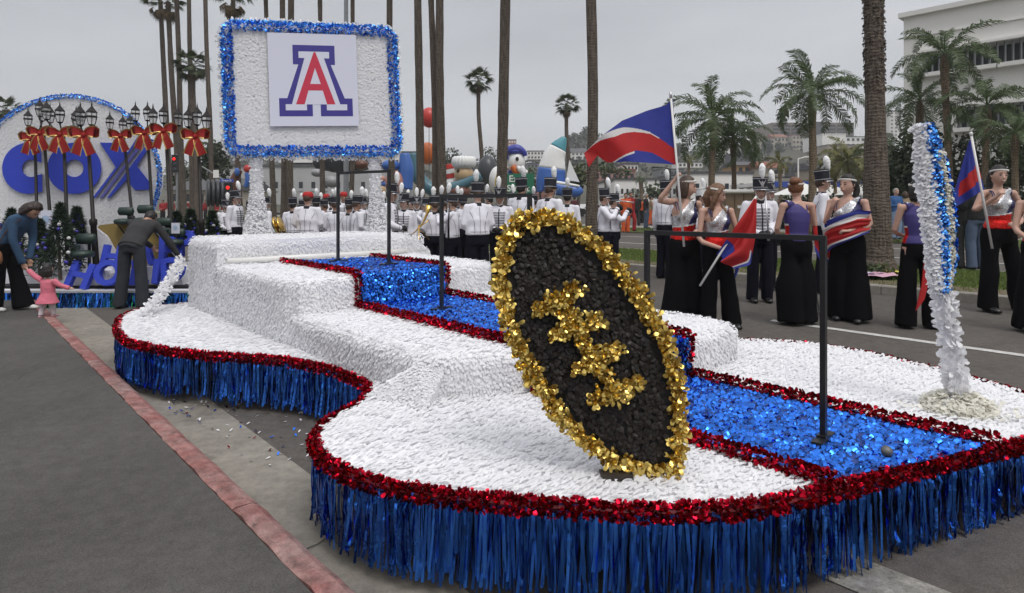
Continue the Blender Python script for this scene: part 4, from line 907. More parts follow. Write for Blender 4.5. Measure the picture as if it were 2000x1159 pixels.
def headband(root, p):
    Mh = head_mat(p); c = p['head']; b = MB(); pts = []
    for a in np.linspace(0, 2*math.pi, 25): pts.append(Mh @ V3((math.sin(a)*.0885, -math.cos(a)*.1035+.006, .058+.030*math.cos(a)*-.2-.02*math.cos(a+math.pi)*.9))+c)
    b.tube(pts, [(.0035, .011)]*25, 8, side=None); return link('headband', raw_mesh('headband', b.V, b.F, M_band, None, True), root)
def shako(root, p, white=False, tilt=-.06, seed=0):
    Mh = head_mat(p) @ Matrix.Rotation(tilt, 3, 'X'); c = p['head']+head_mat(p) @ V3((0, .008, .045))
    hatm = M_whitep if white else M_hat
    b = MB(); b.lathe(c, [(.097, 0), (.099, .01), (.101, .08), (.106, .150), (.108, .158), (.098, .162), (.0, .158)], 24, M=Mh, cap=False); h = link('shako', raw_mesh('shako', b.V, b.F, hatm, None, True), root)
    for z, r in ((.012, .1005), (.138, .1065)):
        b = MB(); b.lathe(c, [(r, z-.006), (r+.003, z-.004), (r+.003, z+.004), (r, z+.006)], 24, M=Mh, cap=False); link('hat_band', raw_mesh('hat_band', b.V, b.F, M_silver), h)
    # visor
    b = MB(); V = []; F = []
    for i in range(13):
        a = -1.25+2.5*i/12
        for r, z in ((.098, .012), (.120, .002), (.146*(.72+.28*math.cos(a))+.0, -.022)): V.append(Mh @ V3((math.sin(a)*r, -math.cos(a)*r, z))+c)
    for i in range(12):
        for q in range(2): F.append((3*i+q, 3*i+q+1, 3*i+q+4, 3*i+q+3))
    b.add(V, F); link('visor', raw_mesh('visor', b.V, b.F, M_whitep if white else M_hat, None, True), h)
    b = MB(); b.tube([Mh @ V3((math.sin(a)*(.147*(.72+.28*math.cos(a))), -math.cos(a)*(.147*(.72+.28*math.cos(a))), -.022))+c for a in np.linspace(-1.25, 1.25, 13)], .0045, 6); link('visor_edge', raw_mesh('visor_edge', b.V, b.F, M_silver), h)
    # eagle badge: spread wings, body, tail
    if not white:
        b = MB()
        for poly in ([(-.012, .035), (-.052, .118), (-.040, .122), (-.046, .098), (-.028, .10), (-.008, .075)], [(.012, .035), (.052, .118), (.040, .122), (.046, .098), (.028, .10), (.008, .075)], [(-.014, .045), (.014, .045), (.017, .075), (.008, .092), (.004, .108), (-.008, .104), (-.010, .09), (-.017, .075)], [(-.020, .022), (.020, .022), (.010, .05), (-.010, .05)]):
            def f(x, z, rr): r = .1035+rr; a = x/.104; return Mh @ V3((math.sin(a)*r, -math.cos(a)*r, z))+c
            b.prism(poly, lambda x, z: f(x, z, 0), lambda x, z: f(x, z, .006))
        link('badge', raw_mesh('badge', b.V, b.F, M_silver), h)
    # chin strap
    hm = head_mat(p); c0 = p['head']; b = MB(); b.tube([hm @ V3((math.sin(a)*.083, -.035-.045*math.cos(a)*.9, .045-.165*math.cos(a)))+c0 for a in np.linspace(-1.5, 1.5, 15)], [(.006, .003)]*15, 6); link('chin_strap', raw_mesh('chin_strap', b.V, b.F, M_whitep), h)
    # plume: core and many short barbs
    base = Mh @ V3((0, -.098, .135))+c; dirp = Mh @ V3((0, .12, 1)); dirp.normalize(); b = MB(); pts = [base+dirp*(.22*t) for t in np.linspace(0, 1, 7)]
    r = np.random.default_rng(seed); pts = [base+dirp*(.225*t) for t in np.linspace(0, 1, 16)]; b.tube(pts, [float(x) for x in np.interp(np.linspace(0, 1, 16), np.linspace(0, 1, 7), [.014, .031, .040, .046, .047, .041, .016])], 16)
    V = np.array(b.V); ctr = np.repeat(np.array([tuple(q) for q in pts]), 16, 0); V = ctr+(V-ctr)*(1+r.normal(0, .09, (len(V), 1))); link('plume', raw_mesh('plume', V, b.F, M_plume, None, True), h)
    return h
from mathutils.bvhtree import BVHTree
def decorate(root, jac, p, front=True, seed=0):
    """black braid, seams, collar and shoulder straps laid on the jacket surface"""
    me = jac.data; bvh = BVHTree.FromPolygons([v.co.copy() for v in me.vertices], [tuple(q.vertices) for q in me.polygons])
    b = MB()
    def stroke(pts, y0, r=.0042):
        q = []
        for x, z in pts:
            ctr = p['pel'].lerp(p['neck'], max(0, min(1, (z-p['pel'].z)/(p['neck'].z-p['pel'].z))))
            h = bvh.ray_cast(V3((x+ctr.x, ctr.y+y0, z)), V3((0, -1 if y0 > 0 else 1, 0)))
            if h[0] is not None: q.append(h[0]+h[1]*.003)
        if len(q) > 1: b.tube(q, r, 5)
    for s in (-1, 1):       # back: curved princess seams, straight centre seam; hem line
        stroke([(s*.155, 1.36), (s*.12, 1.28), (s*.095, 1.19), (s*.085, 1.11), (s*.09, 1.02)], 1.0, .0032)
    stroke([(0, z) for z in np.linspace(1.43, 1.02, 12)], 1.0, .0028)
    stroke([(x, 1.045) for x in np.linspace(-.15, .15, 13)], 1.0, .0028)
    stroke([(0, z) for z in np.linspace(1.43, 1.02, 12)], -1.0, .009)
    for z in np.linspace(1.35, 1.07, 7):
        wdt = .105*(.75+.25*(z-1.05)/.3)
        for dz in (0, .016): stroke([(x, z+dz) for x in np.linspace(-wdt, wdt, 9)], -1.0, .0032)
        for s in (-1, 1): stroke([(s*wdt+.012*math.cos(a)*s, z+.008+.013*math.sin(a)) for a in np.linspace(0, 6.28, 9)], -1.0, .003)
    o = link('braid', raw_mesh('braid', b.V, b.F, M_trim), jac)
    b = MB(); nk = p['neck']; b.tube([nk+V3((0, .0, -.022)), nk+V3((0, -.002, .012)), nk+V3((0, -.004, .036))], [(.088, .084), (.071, .070), (.068, .067)], 16, side=(1, 0, 0)); link('collar', raw_mesh('collar', b.V, b.F, M_trim, None, True), jac)
    b = MB(); b.tube([nk+V3((0, -.003, .034)), nk+V3((0, -.003, .040))], [(.0695, .0685), (.0695, .0685)], 16, side=(1, 0, 0)); link('collar_edge', raw_mesh('collar_edge', b.V, b.F, M_silver), jac)
    for k, s in (('l', 1), ('r', -1)):
        b = MB(); a = nk+V3((s*.085, .0, -.032)); e = p['s'+k]+V3((0, 0, .075)); pts = []
        for t in np.linspace(0, 1, 6):
            q = a.lerp(e, t); h = bvh.ray_cast(V3((q.x, q.y, 1.9)), V3((0, 0, -1))); pts.append((h[0]+V3((0, 0, .004))) if h[0] is not None else q)
        b.tube(pts, [(.030, .006)]*6, 8, side=(0, 1, 0)); link('shoulder_strap', raw_mesh('shoulder_strap', b.V, b.F, M_trim), jac)
        w = p['w'+k]; fo = (w-p['e'+k]).normalized(); b = MB(); b.tube([w-fo*.06, w-fo*.052], .0525, 12); link('cuff_braid', raw_mesh('cuff_braid', b.V, b.F, M_trim), jac)
def glove(root, p, k):
    mb = MB(); s_ = 1 if k == 'l' else -1; d = (p['d'+k] or (p['w'+k]-p['e'+k])).normalized(); pm = p.get('p'+k) or V3((-s_, 0, 0))
    hand(mb, p['w'+k], p['e'+k], d, pm, s_, p.get('c'+k, p['curl']), 1.10, .0105); fo = (p['w'+k]-p['e'+k]).normalized(); mb.tube([p['w'+k]-fo*.03, p['w'+k]+fo*.01], .036, 10)
    return link('glove', raw_mesh('glove', mb.V, mb.F, M_glove, None, True), root)
def band_member(p, label, skinm=M_skin, hairm_=H_dark, hat='shako', build=1.0, white=False, seed=0, tilt=-.06, group='marching band members in white jackets'):
    r = thing('person', label, 'person', (0, 0, 0), group)
    build_body(r, p, skinm, voxel=.016, hands=False, build=build)
    j = part('jacket', jacket_mb(p, build), M_jacket, r, .0155, 3, disp=.007, seed=seed); decorate(r, j, p)
    part('trousers', trousers_mb(p, build, .085, .172*build, high=.17), M_navytr, r, .018, 3, disp=.006, seed=seed+1)
    for k in 'lr': shoe(r, p, k); glove(r, p, k)
    Mh = head_mat(p); b = MB(); b.ball((0, 0, 0), 1, 14, 10); V = []
    for x, y, z in b.V:
        Y = y*.104+.008; Z = z*.11+.012
        if y < .1: Y = max(Y, -.01 if z < .4 else -.07)
        V.append(Mh @ V3((x*.083*(.85 if z < -.4 else 1), Y, max(Z, -.075)))+p['head'])
    link('hair', raw_mesh('hair', V, b.F, hairm_, None, True), r)
    if hat == 'shako': shako(r, p, white, tilt, seed)
    else:
        b = MB(); c = p['head']+Mh @ V3((0, .006, .035)); b.lathe(c, [(.094, 0), (.099, .02), (.097, .055), (.075, .095), (.03, .108), (0, .109)], 18, M=Mh, cap=False); link('cap', raw_mesh('cap', b.V, b.F, M_redcap, None, True), r)
    return r
# ---------------------------------------------------------------- the marching band
P_stand = mk(curl=.5)
P_front = mk(el=V3((.25, .02, 1.14)), er=V3((-.25, .02, 1.14)), wl=V3((.07, -.22, 1.07)), wr=V3((-.07, -.22, 1.05)), dl=V3((-.8, -.5, .1)), dr=V3((.8, -.5, .1)), pl=V3((0, .6, -1)), pr=V3((0, .6, -1)), curl=.9, nod=.12)
P_play = mk(el=V3((.27, -.16, 1.24)), er=V3((-.27, -.16, 1.24)), wl=V3((.06, -.29, 1.42)), wr=V3((-.05, -.26, 1.44)), dl=V3((-.5, -.6, .4)), dr=V3((.5, -.6, .4)), pl=V3((-.3, .6, -.2)), pr=V3((.3, .6, -.2)), curl=1.2)
P_one = mk(el=V3((.25, .04, 1.14)), wl=V3((.10, -.24, 1.16)), dl=V3((-.6, -.6, .3)), pl=V3((0, .6, -.6)), curl=.8, yaw=.5)
P_look = mk(wr=V3((-.22, -.10, .90)), er=V3((-.25, .05, 1.13)), yaw=-.7, nod=.05, curl=.6)
protos = {}
HIDE = (0, -30, -20)
specs = [
 # head x, hat-top y (photo), depth Y, facing (deg, 0 looks at the camera, 90 looks right), pose, extra height, label, extras
 (460, 368, 11.6, 80, 'stand', 'band member in profile just left of the left sign post', {}),
 (440, 384, 12.4, 60, 'front', 'band member mostly hidden behind the leftmost profile player', {}),
 (487, 391, 12.4, 120, 'front', 'bandsman whose shako shows just left of the left sign post', {}),
 (518, 382, 11.6, 150, 'look', 'bandsman with arm out just right of the left sign post', {}),
 (572, 398, 11.0, 170, 'stand', 'band member with forward tilted shako left of the broad back in a red cap', {}),
 (601, 376, 9.6, 180, 'front', 'broad backed band member in a red cap seen from behind under the sign', dict(hat='cap', build=1.16)),
 (617, 378, 11.4, 170, 'one', 'band member whose plume rises just behind the broad red capped back', {}),
 (634, 398, 12.0, 250, 'front', 'small band member looking left, right of the broad red capped back', {}),
 (637, 379, 13.6, 200, 'one', 'red capped band member far back between two shakos', dict(hat='cap')),
 (655, 384, 10.2, 178, 'front', 'band member seen from behind with the first rail post across the back', {}),
 (671, 377, 12.8, 30, 'front', 'red capped band member facing the camera near the grey lamp pole', dict(hat='cap')),
 (682, 384, 10.2, 165, 'front', 'band member seen from behind left of the right sign post, left of two', {}),
 (697, 374, 10.0, 125, 'front', 'taller band member with tilted shako close left of the right sign post', {}),
 (710, 380, 12.2, 60, 'one', 'band member partly hidden behind the right sign post', {}),
 (764, 357, 9.0, 75, 'front', 'tall band member in profile with black glove at the belt beside the rail', {}),
 (789, 377, 9.4, 12, 'look', 'smiling band member facing the camera with a trombone', dict(build=1.03)),
 (814, 390, 11.0, 5, 'stand', 'band member facing the camera behind the trombone player', {}),
 (831, 384, 10.6, 300, 'play', 'band member in profile looking left, behind the trombone bell', {}),
 (849, 376, 9.4, 205, 'front', 'band member seen from behind at the middle rail post', {}),
 (866, 392, 9.8, 235, 'look', 'band member half turned with a tilted plume right of the middle rail post', {}),
 (884, 398, 8.7, 262, 'play', 'band member in profile holding an instrument to the mouth under the middle rail bar', {}),
 (933, 352, 8.1, 192, 'front', 'large band member seen from behind, biggest back left of the football', dict(build=1.14)),
 (904, 384, 11.4, 190, 'one', 'band member almost hidden behind the largest white back', {}),
 (977, 357, 9.0, 350, 'front', 'band member facing the camera with an eagle badge beside the middle rail corner', {}),
 (1018, 343, 9.2, 140, 'stand', 'band member turned away at the right end of the middle rail', {}),
 (1074, 348, 8.6, 150, 'front', 'band member turned away behind the top of the football, left of two', {}),
 (1108, 366, 9.6, 165, 'stand', 'band member seen from behind over the football top, right of two', {}),
 (1180, 361, 9.0, 85, 'play', 'band member in profile with bent arm right of the palm trunk', {}),
 (1199, 373, 9.6, 80, 'play', 'band member with raised black sleeve behind the profile player at the palm trunk', {}),
 (1368, 363, 9.6, 60, 'stand', 'band member in an all white shako between the two flag girls', dict(white=True)),
 (1299, 352, 9.4, 140, 'stand', 'band member hidden behind the girl who raises a flag', {}),
 (648, 393, 13.2, 160, 'stand', 'band member glimpsed behind the first rail post under the sign', {}),
 (724, 386, 12.6, 90, 'stand', 'band member in profile just behind the right sign post', {}),
 (746, 384, 12.4, 40, 'front', 'band member behind the tall profile player with the black glove', {}),
 (803, 387, 12.0, 330, 'look', 'band member half turned behind the smiling trombone player', {}),
 (893, 391, 11.6, 20, 'stand', 'band member facing the camera left of the largest white back', {}),
 (956, 380, 11.4, 200, 'one', 'band member seen from behind just right of the largest white back', {}),
 (1000, 374, 11.2, 30, 'stand', 'band member facing the camera below the green road sign', {}),
 (1042, 380, 11.0, 170, 'stand', 'band member seen from behind in the gap left of the football top', {}),
 (590, 392, 13.0, 190, 'one', 'band member between the forward tilted shako and the broad red capped back', {}),
]
poses = dict(stand=P_stand, front=P_front, play=P_play, one=P_one, look=P_look)
def place_band(hx, hy, Y, face, pose, label, ex, first, proto):
    Y *= 1.20
    p = ond(hx, hy, Y); u, v = toUV(p); g = zroad(v); top = 1.625+.045+.20      # hat top of the 1.75 m figure
    if ex.get('hat') == 'cap': top = 1.77
    s = (p.z-g)/top
    return (p.x, p.y, g), s
for i, (hx, hy, Y, face, pose, label, ex) in enumerate(specs):
    key = (pose, tuple(sorted(ex.items())))
    if key not in protos:
        o = band_member(poses[pose], label, hat=ex.get('hat', 'shako'), build=ex.get('build', 1.0), white=ex.get('white', False), seed=i, tilt=-.08+.05*math.sin(i*2.3), skinm=(M_skin, M_skin2)[i % 3 == 1], hairm_=(H_dark, H_brown)[i % 2]); protos[key] = o; first = True
    else: o = protos[key]; first = False
    loc, s = place_band(hx, hy, Y, face, pose, label, ex, first, o)
    s = max(.88, min(1.08, s)); c = dup(o, loc, R(face+9*math.sin(i*3.7)), (s*(1+.05*math.sin(i*2.9)), s*(1+.06*math.sin(i*4.3+1)), s*(1+.025*math.sin(i*5.1))), label, first=first)
# brass and woodwind held by the players
def held(name, label, cat, mb, m, smooth=True):
    o = mb.build(name, m, smooth=smooth); return tag(o, label, cat)
tb_ = thing('trombone', 'brass trombone held slanting across the smiling band member', 'trombone', ond(800, 460, 10.80))
b = MB(); a0, a1 = ond(826, 395, 10.62), ond(790, 462, 10.56); b.tube([ond(838, 402, 10.62), ond(834, 418, 10.60), ond(826, 436, 10.58), ond(812, 452, 10.58), ond(792, 468, 10.56)], [.060, .024, .014, .010, .010], 12); b.build('bell', M_brass, tb_, True)
b = MB(); b.tube([ond(840, 470, 10.50), ond(818, 446, 10.50), ond(838, 430, 10.50)], .009, 8); b.tube([ond(818, 440, 10.50), ond(819, 540, 10.38)], .010, 8); b.build('slide', M_brass, tb_, True)
b = MB(); b.tube([ond(876, 470, 10.03), ond(876, 430, 9.97), ond(878, 400, 10.03)], [.02, .014, .009], 10); held('clarinet', 'dark clarinet hanging in front of the profile player under the rail bar', 'clarinet', b, M_black_metal)
b = MB(); b.tube([ond(1208, 392, 10.38), ond(1238, 396, 10.32)], [.008, .011], 8); held('flute', 'silver flute raised by the player right of the palm trunk', 'flute', b, M_silver)
cy = thing('cymbals', 'pair of cymbals hanging from a hand between the palm trunks under the sign', 'cymbals', ond(548, 440, 12.99))
for x in (541, 550):
    b = MB(); b.lathe(ond(x, 440, 11.3), [(.02, .03), (.05, .02), (.11, .006), (.17, 0)], 20, M=Matrix.Rotation(R(70), 3, 'Y')); b.build('cymbal', M_brass, cy, True)
# ---------------------------------------------------------------- the flag girls and people on the street
def stand_at(px, py, g=None):
    z = .2
    for _ in range(6): p = onz(px, py, z); z = zroad(toUV(p)[1]) if g is None else g
    return Vector((p.x, p.y, z))
def top_mb(p, fem=True):
    mb = MB(); t0 = p['pel']; ch = p['chest']; nk = p['neck']; wst = t0*.55+ch*.45
    mb.tube([t0+V3((0, 0, .045)), t0+V3((0, 0, .11)), wst, ch-(ch-t0)*.1, ch+(nk-ch)*.35, ch+(nk-ch)*.72, nk+V3((0, 0, -.02))], [(.168, .125), (.152, .114), (.128, .101), (.148, .119), (.158, .110), (.120, .085), (.062, .066)], 18, side=(1, 0, 0))
    for s in (-1, 1): mb.ball(ch+V3((s*.072, -.085, .015)), (.062, .05, .058), 10, 8)
    mb.tube([nk.lerp(p['sl'], .35), nk.lerp(p['sl'], .75)+V3((0, 0, .004))], [.050, .052], 10)
    return mb
def cut_top(o):
    """slanted one-shoulder neckline: everything above the line from the right armpit to the left side of the neck goes"""
    import bmesh
    bm = bmesh.new(); bm.from_mesh(o.data); g = bm.verts[:]+bm.edges[:]+bm.faces[:]
    bmesh.ops.bisect_plane(bm, geom=g, plane_co=(-.15, 0, 1.345), plane_no=V3((-.52, 0, 1)).normalized(), clear_outer=True)
    g = bm.verts[:]+bm.edges[:]+bm.faces[:]; bmesh.ops.bisect_plane(bm, geom=g, plane_co=(.045, 0, 1.45), plane_no=V3((-.9, -.1, 1)).normalized(), clear_outer=True)
    g = bm.verts[:]+bm.edges[:]+bm.faces[:]; bmesh.ops.bisect_plane(bm, geom=g, plane_co=(.165, 0, 1.40), plane_no=V3((1, 0, .25)).normalized(), clear_outer=True)
    bm.to_mesh(o.data); bm.free(); md = o.modifiers.new('thick', 'SOLIDIFY'); md.thickness = .004; md.offset = 1
def top_front(c):
    x, y, z = c
    if y > .045: return 2
    if z < 1.165+.16*x: return 1
    if z < 1.18+.16*x and abs(x) < .15: return 3
    return 0 if x < .05+(z-1.28)*.45 and x > -.150 else 2
def girl(label, p, hair='pony', hm=H_dark, back=M_navytop, loc=(0, 0, 0), rz=0, s=1.0, smile=False, flare=.15, sk=M_skin, knee=.115, seed=0, legs_skirt=False):
    r = thing('person', label, 'person', (0, 0, 0), 'flag girls in sequin tops and black trousers')
    build_body(r, p, sk, fem=True, voxel=.0105, smile=smile)
    t = part('top', top_mb(p), [M_seqs, M_seqr, back, M_whitep], r, .011, 2, midx=top_front); cut_top(t)
    for q, dx in enumerate((0, .028)):
        b = MB(); ch = p['chest']; b.tube([ch+V3((-.10-dx, -.105, .075)), ch+V3((-.105-dx*.8, -.06, .165)), ch+V3((-.10-dx*.5, .0, .190)), ch+V3((-.085, .08, .12)), ch+V3((-.06, .10, .05))], .0065, 6); link('strap', raw_mesh('strap', b.V, b.F, back), t)
    part('trousers', trousers_mb(p, 1.0, flare*.94, .186, knee=max(knee, .128) if flare > .125 else .098, high=.125), M_velvet, r, .017, 3, disp=.012, seed=seed, dscale=7)
    for k in 'lr': shoe(r, p, k)
    hair_cap(r, p, hm, hair); headband(r, p)
    r.location = loc; r.rotation_euler = (0, 0, R(rz)); r.scale = (s, s, s); return r
FL_B, FL_R, FL_W = mat('flag_blue', (.03, .045, .30), .7, var=.08, bump=.2, bscale=8), mat('flag_red', (.48, .018, .02), .7, var=.08, bump=.2, bscale=8), mat('flag_white', (.72, .70, .68), .7)
for m_ in (FL_B, FL_R, FL_W): translucent(m_, .25)
M_pole = mat('white_pole', (.74, .73, .71), .35)
def cloth(name, fn, nu, nv, pick, parent, extra=None):
    b = MB(); V = [fn(i/nu, j/nv) for i in range(nu+1) for j in range(nv+1)]
    F = [(i*(nv+1)+j, (i+1)*(nv+1)+j, (i+1)*(nv+1)+j+1, i*(nv+1)+j+1) for i in range(nu) for j in range(nv)]
    mi = [pick((i+.5)/nu, (j+.5)/nv) for i in range(nu) for j in range(nv)]
    L = rootloc(parent); me = raw_mesh(name, np.array([tuple(v) for v in V])-np.array(L), F, [FL_B, FL_R, FL_W], mi, True); return link(name, me, parent)
def pw(xs, ys): return lambda t: np.interp(t, xs, ys)
# girl raising the flag
g1 = stand_at(1336, 634)
girl('girl with headband raising a blue white and red flag above her head', mk(er=V3((-.345, -.08, 1.46)), wr=V3((-.195, -.20, 1.70)), head=V3((.035, -.02, 1.622)), dr=V3((.35, -.1, 1)), pr=V3((.8, -.3, 0)), sr=V3((-.175, -.0, 1.445)), el=V3((.27, -.03, 1.09)), wl=V3((.085, -.235, 1.10)), dl=V3((-1, -.15, .12)), pl=V3((0, -.5, -.5)), curl=1.25, yaw=1.15, nod=.05, al=V3((.12, .02, .085)), ar=V3((-.13, .02, .085))), 'bob', H_brown, loc=g1, rz=8, s=1.02, flare=.17, knee=.125, seed=1)
fy = g1.y-.27
f1 = thing('flag', 'blue white and red flag flying from the raised white pole', 'flag', ond(1322, 330, fy))
b = MB(); b.tube([ond(1310, 186, fy), ond(1336, 482, fy)], .0135, 10); b.build('pole', M_pole, f1, True)
b = MB(); b.tube([ond(1309.5, 180, fy), ond(1310.3, 192, fy)], .017, 10); b.build('finial', M_silver, f1, True)
topx, topy = pw([0, .25, .5, .75, 1], [1314, 1265, 1215, 1172, 1141]), pw([0, .07, .25, .5, .75, 1], [193, 206, 216, 236, 268, 300])
botx, boty = pw([0, .25, .5, .75, 1], [1323, 1275, 1225, 1185, 1150]), pw([0, .25, .5, .75, .88, 1], [322, 319, 316, 318, 304, 327])
def f1fn(u, v): return ond(topx(u)*(1-v)+botx(u)*v, topy(u)*(1-v)+boty(u)*v, fy+.015+.10*math.sin(u*7.5+v*1.5)*u**.7+.03*math.sin(u*15+v*4)*u)
def f1pick(u, v):
    U_ = [0, .12, .25, .4, .6, .75, 1]; a = np.interp(u, U_, [.78, .60, .41, .25, .08, -.02, -.02]); w_ = np.interp(u, U_, [.78, .60, .445, .335, .275, .13, -.02]); c = np.interp(u, U_, [1.02, .93, .80, .74, .89, 1.1, 1.1])
    if v < a: return 0
    if v < w_: return 2
    if v < c: return 1
    return 2 if (v < c+.045 and u > .42) else 0
cloth('cloth', f1fn, 120, 90, f1pick, f1)
# girl looking down at a furled flag
g2 = stand_at(1400, 640)
girl('girl with long light brown hair looking down at a furled flag in her hands', mk(er=V3((-.235, .0, 1.06)), wr=V3((.02, -.23, .955)), dr=V3((.9, -.35, -.35)), pr=V3((0, .3, -1)), el=V3((.26, -.03, 1.13)), wl=V3((.27, -.24, 1.245)), dl=V3((.15, -.5, .6)), pl=V3((-.9, -.2, 0)), curl=.9, yaw=.95, nod=.30, kl=V3((.13, -.03, .5)), al=V3((.19, -.02, .085)), ar=V3((-.12, .02, .085))), 'long', H_light, loc=g2, rz=8, s=.96, seed=2, flare=.115)
fy2 = g2.y-.30
f2 = thing('flag', 'red and blue flag furled round a slanting white pole held by two hands', 'flag', ond(1425, 480, fy2))
b = MB(); b.tube([ond(1367, 559, fy2-.05), ond(1477, 384, fy2+.06)], .0125, 10); b.build('pole', M_pole, f2, True)
def f2fn(u, v):
    x0, y0 = 1478-74*u, 388+110*u; w_ = np.interp(u, [0, .25, .5, .75, 1], [5, 22, 32, 44, 30]); dr_ = np.interp(u, [0, .3, .6, 1], [2, 42, 60, 28])
    return ond(x0-5+w_*v+6*math.sin(v*9)*u, y0+dr_*v, fy2+.03-.05*math.sin(v*10+u*3)*min(1, u*2)-.03)
cloth('cloth', f2fn, 26, 18, lambda u, v: 0 if (u > .72 and v < .45) or (v > .88 and u > .5) else (2 if v > .82 and u > .5 else 1), f2)
def f2b(u, v): return ond(1436-14*u+9*v*(1-u)+3*math.sin(u*8), 505+100*u, fy2+.30+.03*math.sin(u*6+v*5))
cloth('cloth_tail', f2b, 14, 4, lambda u, v: 0, f2)
# back-view girl with bun
g3 = stand_at(1556, 633)
girl('girl seen from behind with auburn bun and navy one shoulder top', mk(er=V3((-.26, -.02, 1.16)), wr=V3((-.15, -.17, 1.43)), dr=V3((.45, -.1, .8)), pr=V3((.6, -.3, -.2)), el=V3((.24, -.04, 1.12)), wl=V3((.05, -.22, 1.02)), dl=V3((-.8, -.4, 0)), pl=V3((0, .5, -1)), curl=.9, yaw=-.75, al=V3((.085, .02, .085)), ar=V3((-.085, .02, .085)), kl=V3((.085, -.01, .5)), kr=V3((-.085, -.01, .5))), 'bun', H_aub, M_purptop, loc=g3, rz=188, s=.985, flare=.165, knee=.15, seed=3)
# girl wrapped in a flag
g4 = stand_at(1655, 626)
girl('girl with dark ponytail and a flag wrapped round her arm, facing left', mk(er=V3((-.22, -.12, 1.15)), wr=V3((-.115, -.24, 1.385)), dr=V3((.35, -.1, .85)), pr=V3((.3, .6, 0)), el=V3((.25, -.02, 1.14)), wl=V3((.06, -.25, 1.09)), dl=V3((-.9, -.3, 0)), pl=V3((0, .5, -1)), curl=1.0, yaw=-.45, al=V3((.14, -.05, .085)), ar=V3((-.10, .03, .085))), 'pony', H_dark, loc=g4, rz=-38, s=1.0, flare=.15, knee=.13, seed=4, sk=M_skin)
f3 = thing('flag', 'blue white and red flag wrapped round the ponytailed girl arm and waist', 'flag', (g4.x, g4.y, g4.z+1.0))
Rg = Matrix.Rotation(R(-38), 3, 'Z')
def f3fn(u, v):
    a = R(-120+250*u); rx = .225+.035*math.sin(u*3.1); ry = .19+.06*max(0, math.cos(a))
    zt = np.interp(u, [0, .35, .7, 1], [1.30, 1.33, 1.18, 1.0]); zb = np.interp(u, [0, .3, .6, 1], [1.12, 1.04, .88, .62]); z = zt*(1-v)+zb*v
    rip = .014*math.sin(v*14+u*5)+.010*math.sin(v*29+u*11)
    return g4+Rg @ V3((-math.sin(a)*(rx+rip), -math.cos(a)*(ry+rip)-.02, z))
cloth('cloth', f3fn, 60, 60, lambda u, v: 0 if v < .16 or v > .93 else (2 if v < .33 or v > .86 else 1), f3)
# far right back-view girl behind the petal column
g5 = stand_at(1793, 641)
girl('girl in a violet top seen from behind the petal column', mk(er=V3((-.24, -.06, 1.13)), wr=V3((-.08, -.23, 1.08)), dr=V3((.8, -.4, 0)), el=V3((.24, -.05, 1.13)), wl=V3((.08, -.23, 1.08)), dl=V3((-.8, -.4, 0)), pl=V3((0, .5, -1)), pr=V3((0, .5, -1)), curl=.9, yaw=.3, al=V3((.14, .02, .085)), ar=V3((-.16, .02, .085)), kl=V3((.12, 0, .5)), kr=V3((-.13, 0, .5))), 'bob', H_dark, M_purptop, loc=g5, rz=170, s=.955, flare=.12, seed=5)
f5 = thing('flag', 'red flag tip hanging between the legs of the violet topped girl', 'flag', ond(1803, 580, g5.y-.2))
b = MB(); pts = [ond(1808, 490, g5.y-.18), ond(1800, 560, g5.y-.2), ond(1789, 608, g5.y-.2), ond(1806, 585, g5.y-.2), ond(1812, 560, g5.y-.19)]; b.add(pts+[q+V3((0, .012, 0)) for q in pts], [(0, 1, 4), (1, 2, 3), (1, 3, 4), (5, 9, 6), (6, 8, 7), (6, 9, 8)]); b.build('cloth', FL_R, f5)
# smiling girl with flag
g6 = stand_at(1950, 609)
girl('smiling girl facing the camera, one hand on her hip, holding a furled flag', mk(er=V3((-.32, -.03, 1.20)), wr=V3((-.20, -.22, 1.37)), dr=V3((.15, -.45, .6)), pr=V3((.9, -.2, 0)), el=V3((.345, .0, 1.16)), wl=V3((.10, -.20, 1.075)), dl=V3((-.95, -.15, -.15)), pl=V3((0, .8, -.5)), cl=.35, curl=1.1, yaw=-.12, tilt=.05, hl=V3((.10, 0, .93)), kl=V3((.20, -.01, .50)), al=V3((.30, .02, .085)), ar=V3((-.13, .0, .085)), kr=V3((-.12, -.02, .5))), 'pony', H_dark, loc=g6, rz=0, s=1.04, flare=.12, knee=.115, smile=True, seed=6)
fy6 = g6.y-.28
f6 = thing('flag', 'blue and red flag hanging limp from the pole of the smiling girl', 'flag', ond(1900, 380, fy6))
b = MB(); b.tube([ond(1896.5, 262, fy6), ond(1938, 486, fy6-.05)], .0135, 10); b.build('pole', M_pole, f6, True)
b = MB(); b.tube([ond(1896, 258, fy6), ond(1897.3, 266, fy6)], .017, 10); b.build('finial', M_whitep, f6, True)
def f6fn(u, v):
    xr, yr = 1898+25*v, 270+100*v; xl = np.interp(v, [0, .3, .7, 1], [1893, 1880, 1862, 1862]); yl = np.interp(v, [0, .3, .7, 1], [275, 318, 380, 408])
    return ond(xr*(1-u)+xl*u, yr*(1-u)+yl*u, fy6+.03+.05*math.sin(u*9+v*2)*v)
cloth('cloth', f6fn, 22, 24, lambda u, v: 1 if .50+.13*u < v < .80+.06*u and u < .8 else 0, f6)
# girl cut by the right edge of the picture
g7 = stand_at(2034, 650)
girl('girl in black trousers cut off by the right edge of the picture', mk(er=V3((-.24, -.05, 1.13)), wr=V3((-.10, -.22, 1.0)), dr=V3((.8, -.4, 0)), pr=V3((0, .5, -1)), yaw=-.6, ar=V3((-.14, .02, .085))), 'pony', H_brown, loc=g7, rz=-30, s=.97, flare=.13, seed=7)
